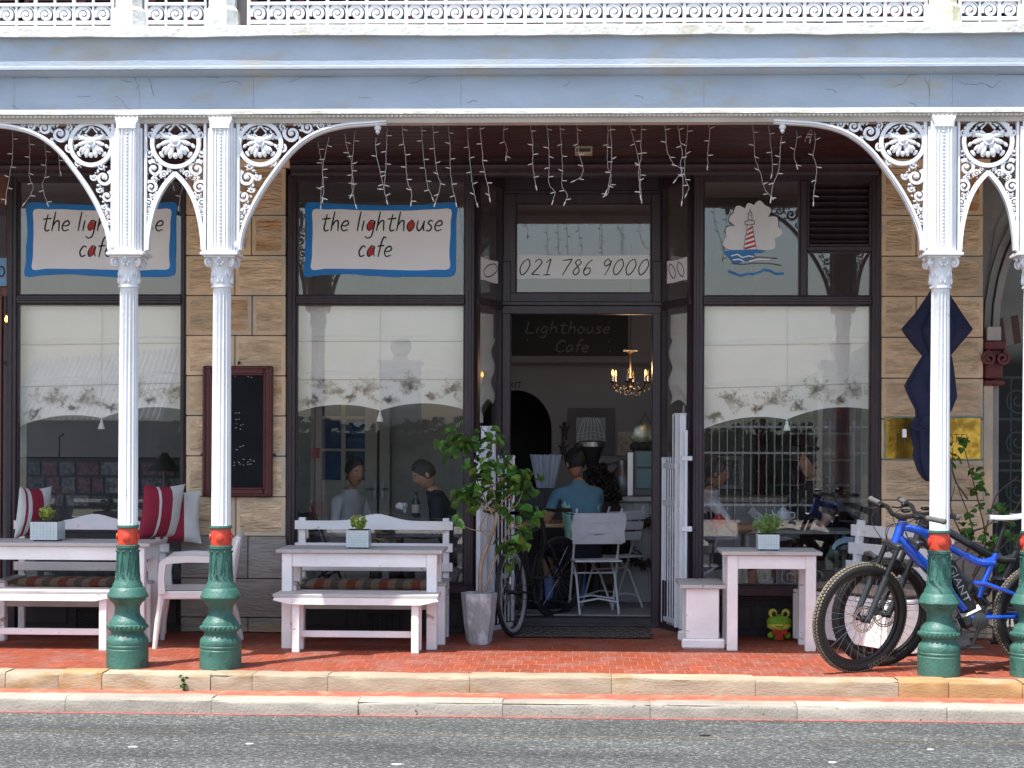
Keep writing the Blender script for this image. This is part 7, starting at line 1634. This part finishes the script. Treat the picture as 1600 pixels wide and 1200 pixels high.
# left window backdrop: collage counter and lamp
Yq = 15.6; t = thing('photo_counter', 'dark counter front covered with small photographs behind the left window', 'counter', (WX(120,Yq,760), Yq, FZ)); z = lambda p: WZ(p,Yq,120)
MB().box(WX(20,Yq,760), WX(300,Yq,760), Yq, Yq+.4, FZ, z(715), .01).build('counter_body', mname('dark_counter', (.035,.04,.045), .6), t); r2 = random.Random(14)
for j, (ya, yb) in enumerate(((722,742),(746,770),(774,790))):
    px = 44
    while px < 268:
        w = r2.uniform(20,46); c = r2.choice([(.10,.11,.13),(.05,.06,.08),(.13,.06,.08),(.16,.17,.18)]); MB().box(WX(px,Yq,760), WX(px+w-4,Yq,760), Yq-.008, Yq-.001, z(yb), z(ya), .001).build('photograph', mname(['photo_grey','photo_navy','photo_rose','photo_pale'][[(.10,.11,.13),(.05,.06,.08),(.13,.06,.08),(.16,.17,.18)].index(c)], c, .5, .7, 25), t); px += w
MB().tube([(WX(92,Yq+.2,700),Yq+.2,z(716)),(WX(92,Yq+.2,700),Yq+.2,z(684)),(WX(99,Yq+.2,700),Yq+.2,z(678))], .012, 8).build('tap', mname('dull_metal'), t)
t = thing('hanging_lamp', 'dark shaded lamp on the counter behind the left window', 'lamp', (WX(257,15.2,710), 15.2, 1.3)); c_ = at(257, 718, 15.2); MB().lathe([(.16,-.10),(.05,.02),(.02,.06),(.001,.06)], c_, 20).build('lamp_shade', mname('lamp_dark', (.04,.035,.03), .6), t); MB().lathe([(.012,-.30),(.012,-.08)], c_, 8).build('stem', mname('dull_metal'), t); MB().lathe([(.11,-.34),(.11,-.32),(.02,-.30)], c_, 16).build('base', mname('lamp_dark'), t)
# neighbour door at the far left with its lamp
t = thing('neighbour_door', 'sliver of a reddish brown door with a blue lit pane at the left edge of the picture', 'door', (WX(0,F,450), F, 0)); RBW = mname('red_brown_timber', (.16,.05,.03), .5, .2, 6)
MB().box(WX(-60,F), WX(-1,F), F+.04, F+.09, 0, WZ(462,F,0)).box(WX(-1,F), WX(11,F), F+.03, F+.1, WZ(462,F,5), WZ(448,F,5), .004).box(WX(7,F), WX(11.5,F), F+.03, F+.1, WZ(448,F,5), WZ(318,F,5), .003).box(WX(-60,F), WX(11.5,F), F+.031, F+.1, WZ(318,F,5), 3.7, .003).build('frame', RBW, t)
MB().box(WX(-60,F), WX(6.5,F), F+.05, F+.056, WZ(446,F,5), WZ(402,F,5)).build('pane', mname('blue_sticker', (.20,.38,.60), .5), t); text_mesh('0', .13, INK, 'lettering', t, (WX(-2,F), F+.049, WZ(432,F,0)), .001)  # the pane is one plain blue
c_ = at(10, 499, 15.0); t = thing('glowing_bulb', 'glowing filament bulb at the left edge of the picture', 'lamp', tuple(c_)); MB().lathe([(.004,.03),(.011,.012),(.014,-.006),(.008,-.02),(.001,-.023)], c_, 14).build('bulb', mat('filament_glow', (1,.5,.1), .4, 0, emit=(1,.4,.06), es=8), t); MB().tube([c_+Vector((0,0,.05)), c_+Vector((0,0,1.2))], .006, 6).build('cord', BLACK, t)
# ------------------------------------------------------------ what the glass reflects: the other side of the street
OY = -3.0
struct('opposite_pavement', MB().box(-40, 40, -6.5, 1.5, -.32, -.06), mname('opposite_paving', (.46,.43,.38), .9, .15, 4))  # unseen paving, widened and made pale to bounce light under the verandah
FW = mname('garden_wall_paint', (.50,.47,.42), .85, .08, 3)
def mir(px, py, Yv):      # where a thing mirrored in the shop glass stands
    p = at(px, py, Yv); return Vector((p.x, 2*(F+.048)-p.y, p.z))
def ball_pillar(px, Yv, lab):
    zt_ = mir(px, 568, Yv).z; x = mir(px, 600, Yv).x; y = mir(px,600,Yv).y; s = FPX/Yv
    t = thing('gate_pillar', lab, 'pillar', (x, y, -.1), group='gate pillars with ball finials across the street')
    w = 30/s; MB().box(x-w, x+w, y-w, y+w, -.1, zt_, .02).box(x-w*1.12, x+w*1.12, y-w*1.12, y+w*1.12, zt_-.02, zt_+.06, .01).build('shaft', FW, t)
    MB().box(x-w*.4, x+w*.4, y-w*.4, y+w*.4, zt_+.06, zt_+.15, .01).sph((x,y,zt_+.15+17/s*.9), 17/s, 24, 14).build('ball_finial', FW, t)
ball_pillar(626, 36.0, 'pale gate pillar with a ball finial across the street, mirrored in the middle window')
ball_pillar(1312, 36.0, 'pale gate pillar with a ball finial across the street, mirrored in the right window')
fy = 2*(F+.05)-34; t = thing('palisade_fence', 'white hooped iron fence across the street mirrored in the shop windows', 'fence', (5, fy, -.1))
fx0, fx1 = mir(1075,700,34).x, 9.0; n = 46
for z in (.25, 1.25, 1.75): MB().box(fx0, fx1, fy-.02, fy+.02, z-.02, z+.02).build('rail', GW, t)
pk = MB().box(-.008,.008,-.008,.008,0,2.0).ribbon([(.09*cos(a)+.09,0,1.95-.09*sin(a)) for a in [pi*k/8 for k in range(9)]], .010, .010).mesh('picket', GW)
for k in range(n): inst('picket', pk, t, (fx0+(fx1-fx0)*k/n, fy, -.1))
struct('hillside', MB().grid(60, 10, lambda u, v: (-900+1800*u, -700-500*v, -3+min(1,v*2.2)*(9+5*noise.noise(Vector((u*14,0,1)))+75*max(0,min(1,(-900+1800*u-105)/130))**.8+26*max(0,min(1,(-(-900+1800*u)-150)/200))+6*noise.noise(Vector((u*40,v*3,1)))))), mname('hill_scrub', (.10,.12,.08), .95, .3, .02))
hg = MB(); r3 = random.Random(77)  # hedge added so the glass mirrors something dark below the horizon
for k in range(5200):
    x = mir(262,700,36).x+13.2*r3.random(); z = .1+1.75*r3.random()**.8; y = fy-1.0-.8*r3.random(); a_ = r3.uniform(0,6.28); b_ = r3.uniform(-.8,.8); s_ = r3.uniform(.05,.11)
    z += .25*noise.noise(Vector((x*.6,0,0))); d1 = Vector((cos(a_),sin(a_)*.5,b_))*s_; d2 = Vector((-sin(a_)*.4,cos(a_)*.4,.9))*s_*.7; p = Vector((x,y,z)); hg.add([p-d1, p-d2, p+d1, p+d2], [(0,1,2,3)])
hg.box(mir(262,700,36).x, mir(262,700,36).x+13.2, fy-1.6, fy-1.35, -.1, 1.6)
o = hg.build('hedge', mname('dark_hedge', (.022,.035,.020), .7, .4, 12), smooth=False); tag(o, 'dark clipped hedge behind the iron fence across the street', 'hedge', kind='stuff')
struct('sea_front', MB().add([(-900,-690,-.3),(900,-690,-.3),(900,-60,-.3),(-900,-60,-.3)], [(0,1,2,3)]), mname('harbour_water', (.02,.05,.07), .12))
kx0, kx1, ky = mir(20,600,44).x, mir(235,600,44).x, mir(100,600,44).y
t = thing('roofed_kiosk', 'low building with a pale corrugated roof across the street mirrored in the left window', 'building', ((kx0+kx1)/2, ky, -.1))
MB().box(kx0+.2, kx1-.2, ky-4, ky-.5, -.1, 1.9).build('wall', mname('kiosk_wall', (.08,.09,.10), .8), t)
rf = MB(); nn = 56
def rfn(u, v):
    x = kx0-.3+(kx1-kx0+.6)*u; return (x, ky-2.5*v, 1.95+ (1.55+.35*u)*v+.05*(1 if int(round(u*nn)) % 2 else -1))
rf.grid(nn, 1, rfn); rf.build('corrugated_roof', mname('roof_sheet', (.5,.5,.47), .5), t, smooth=False)
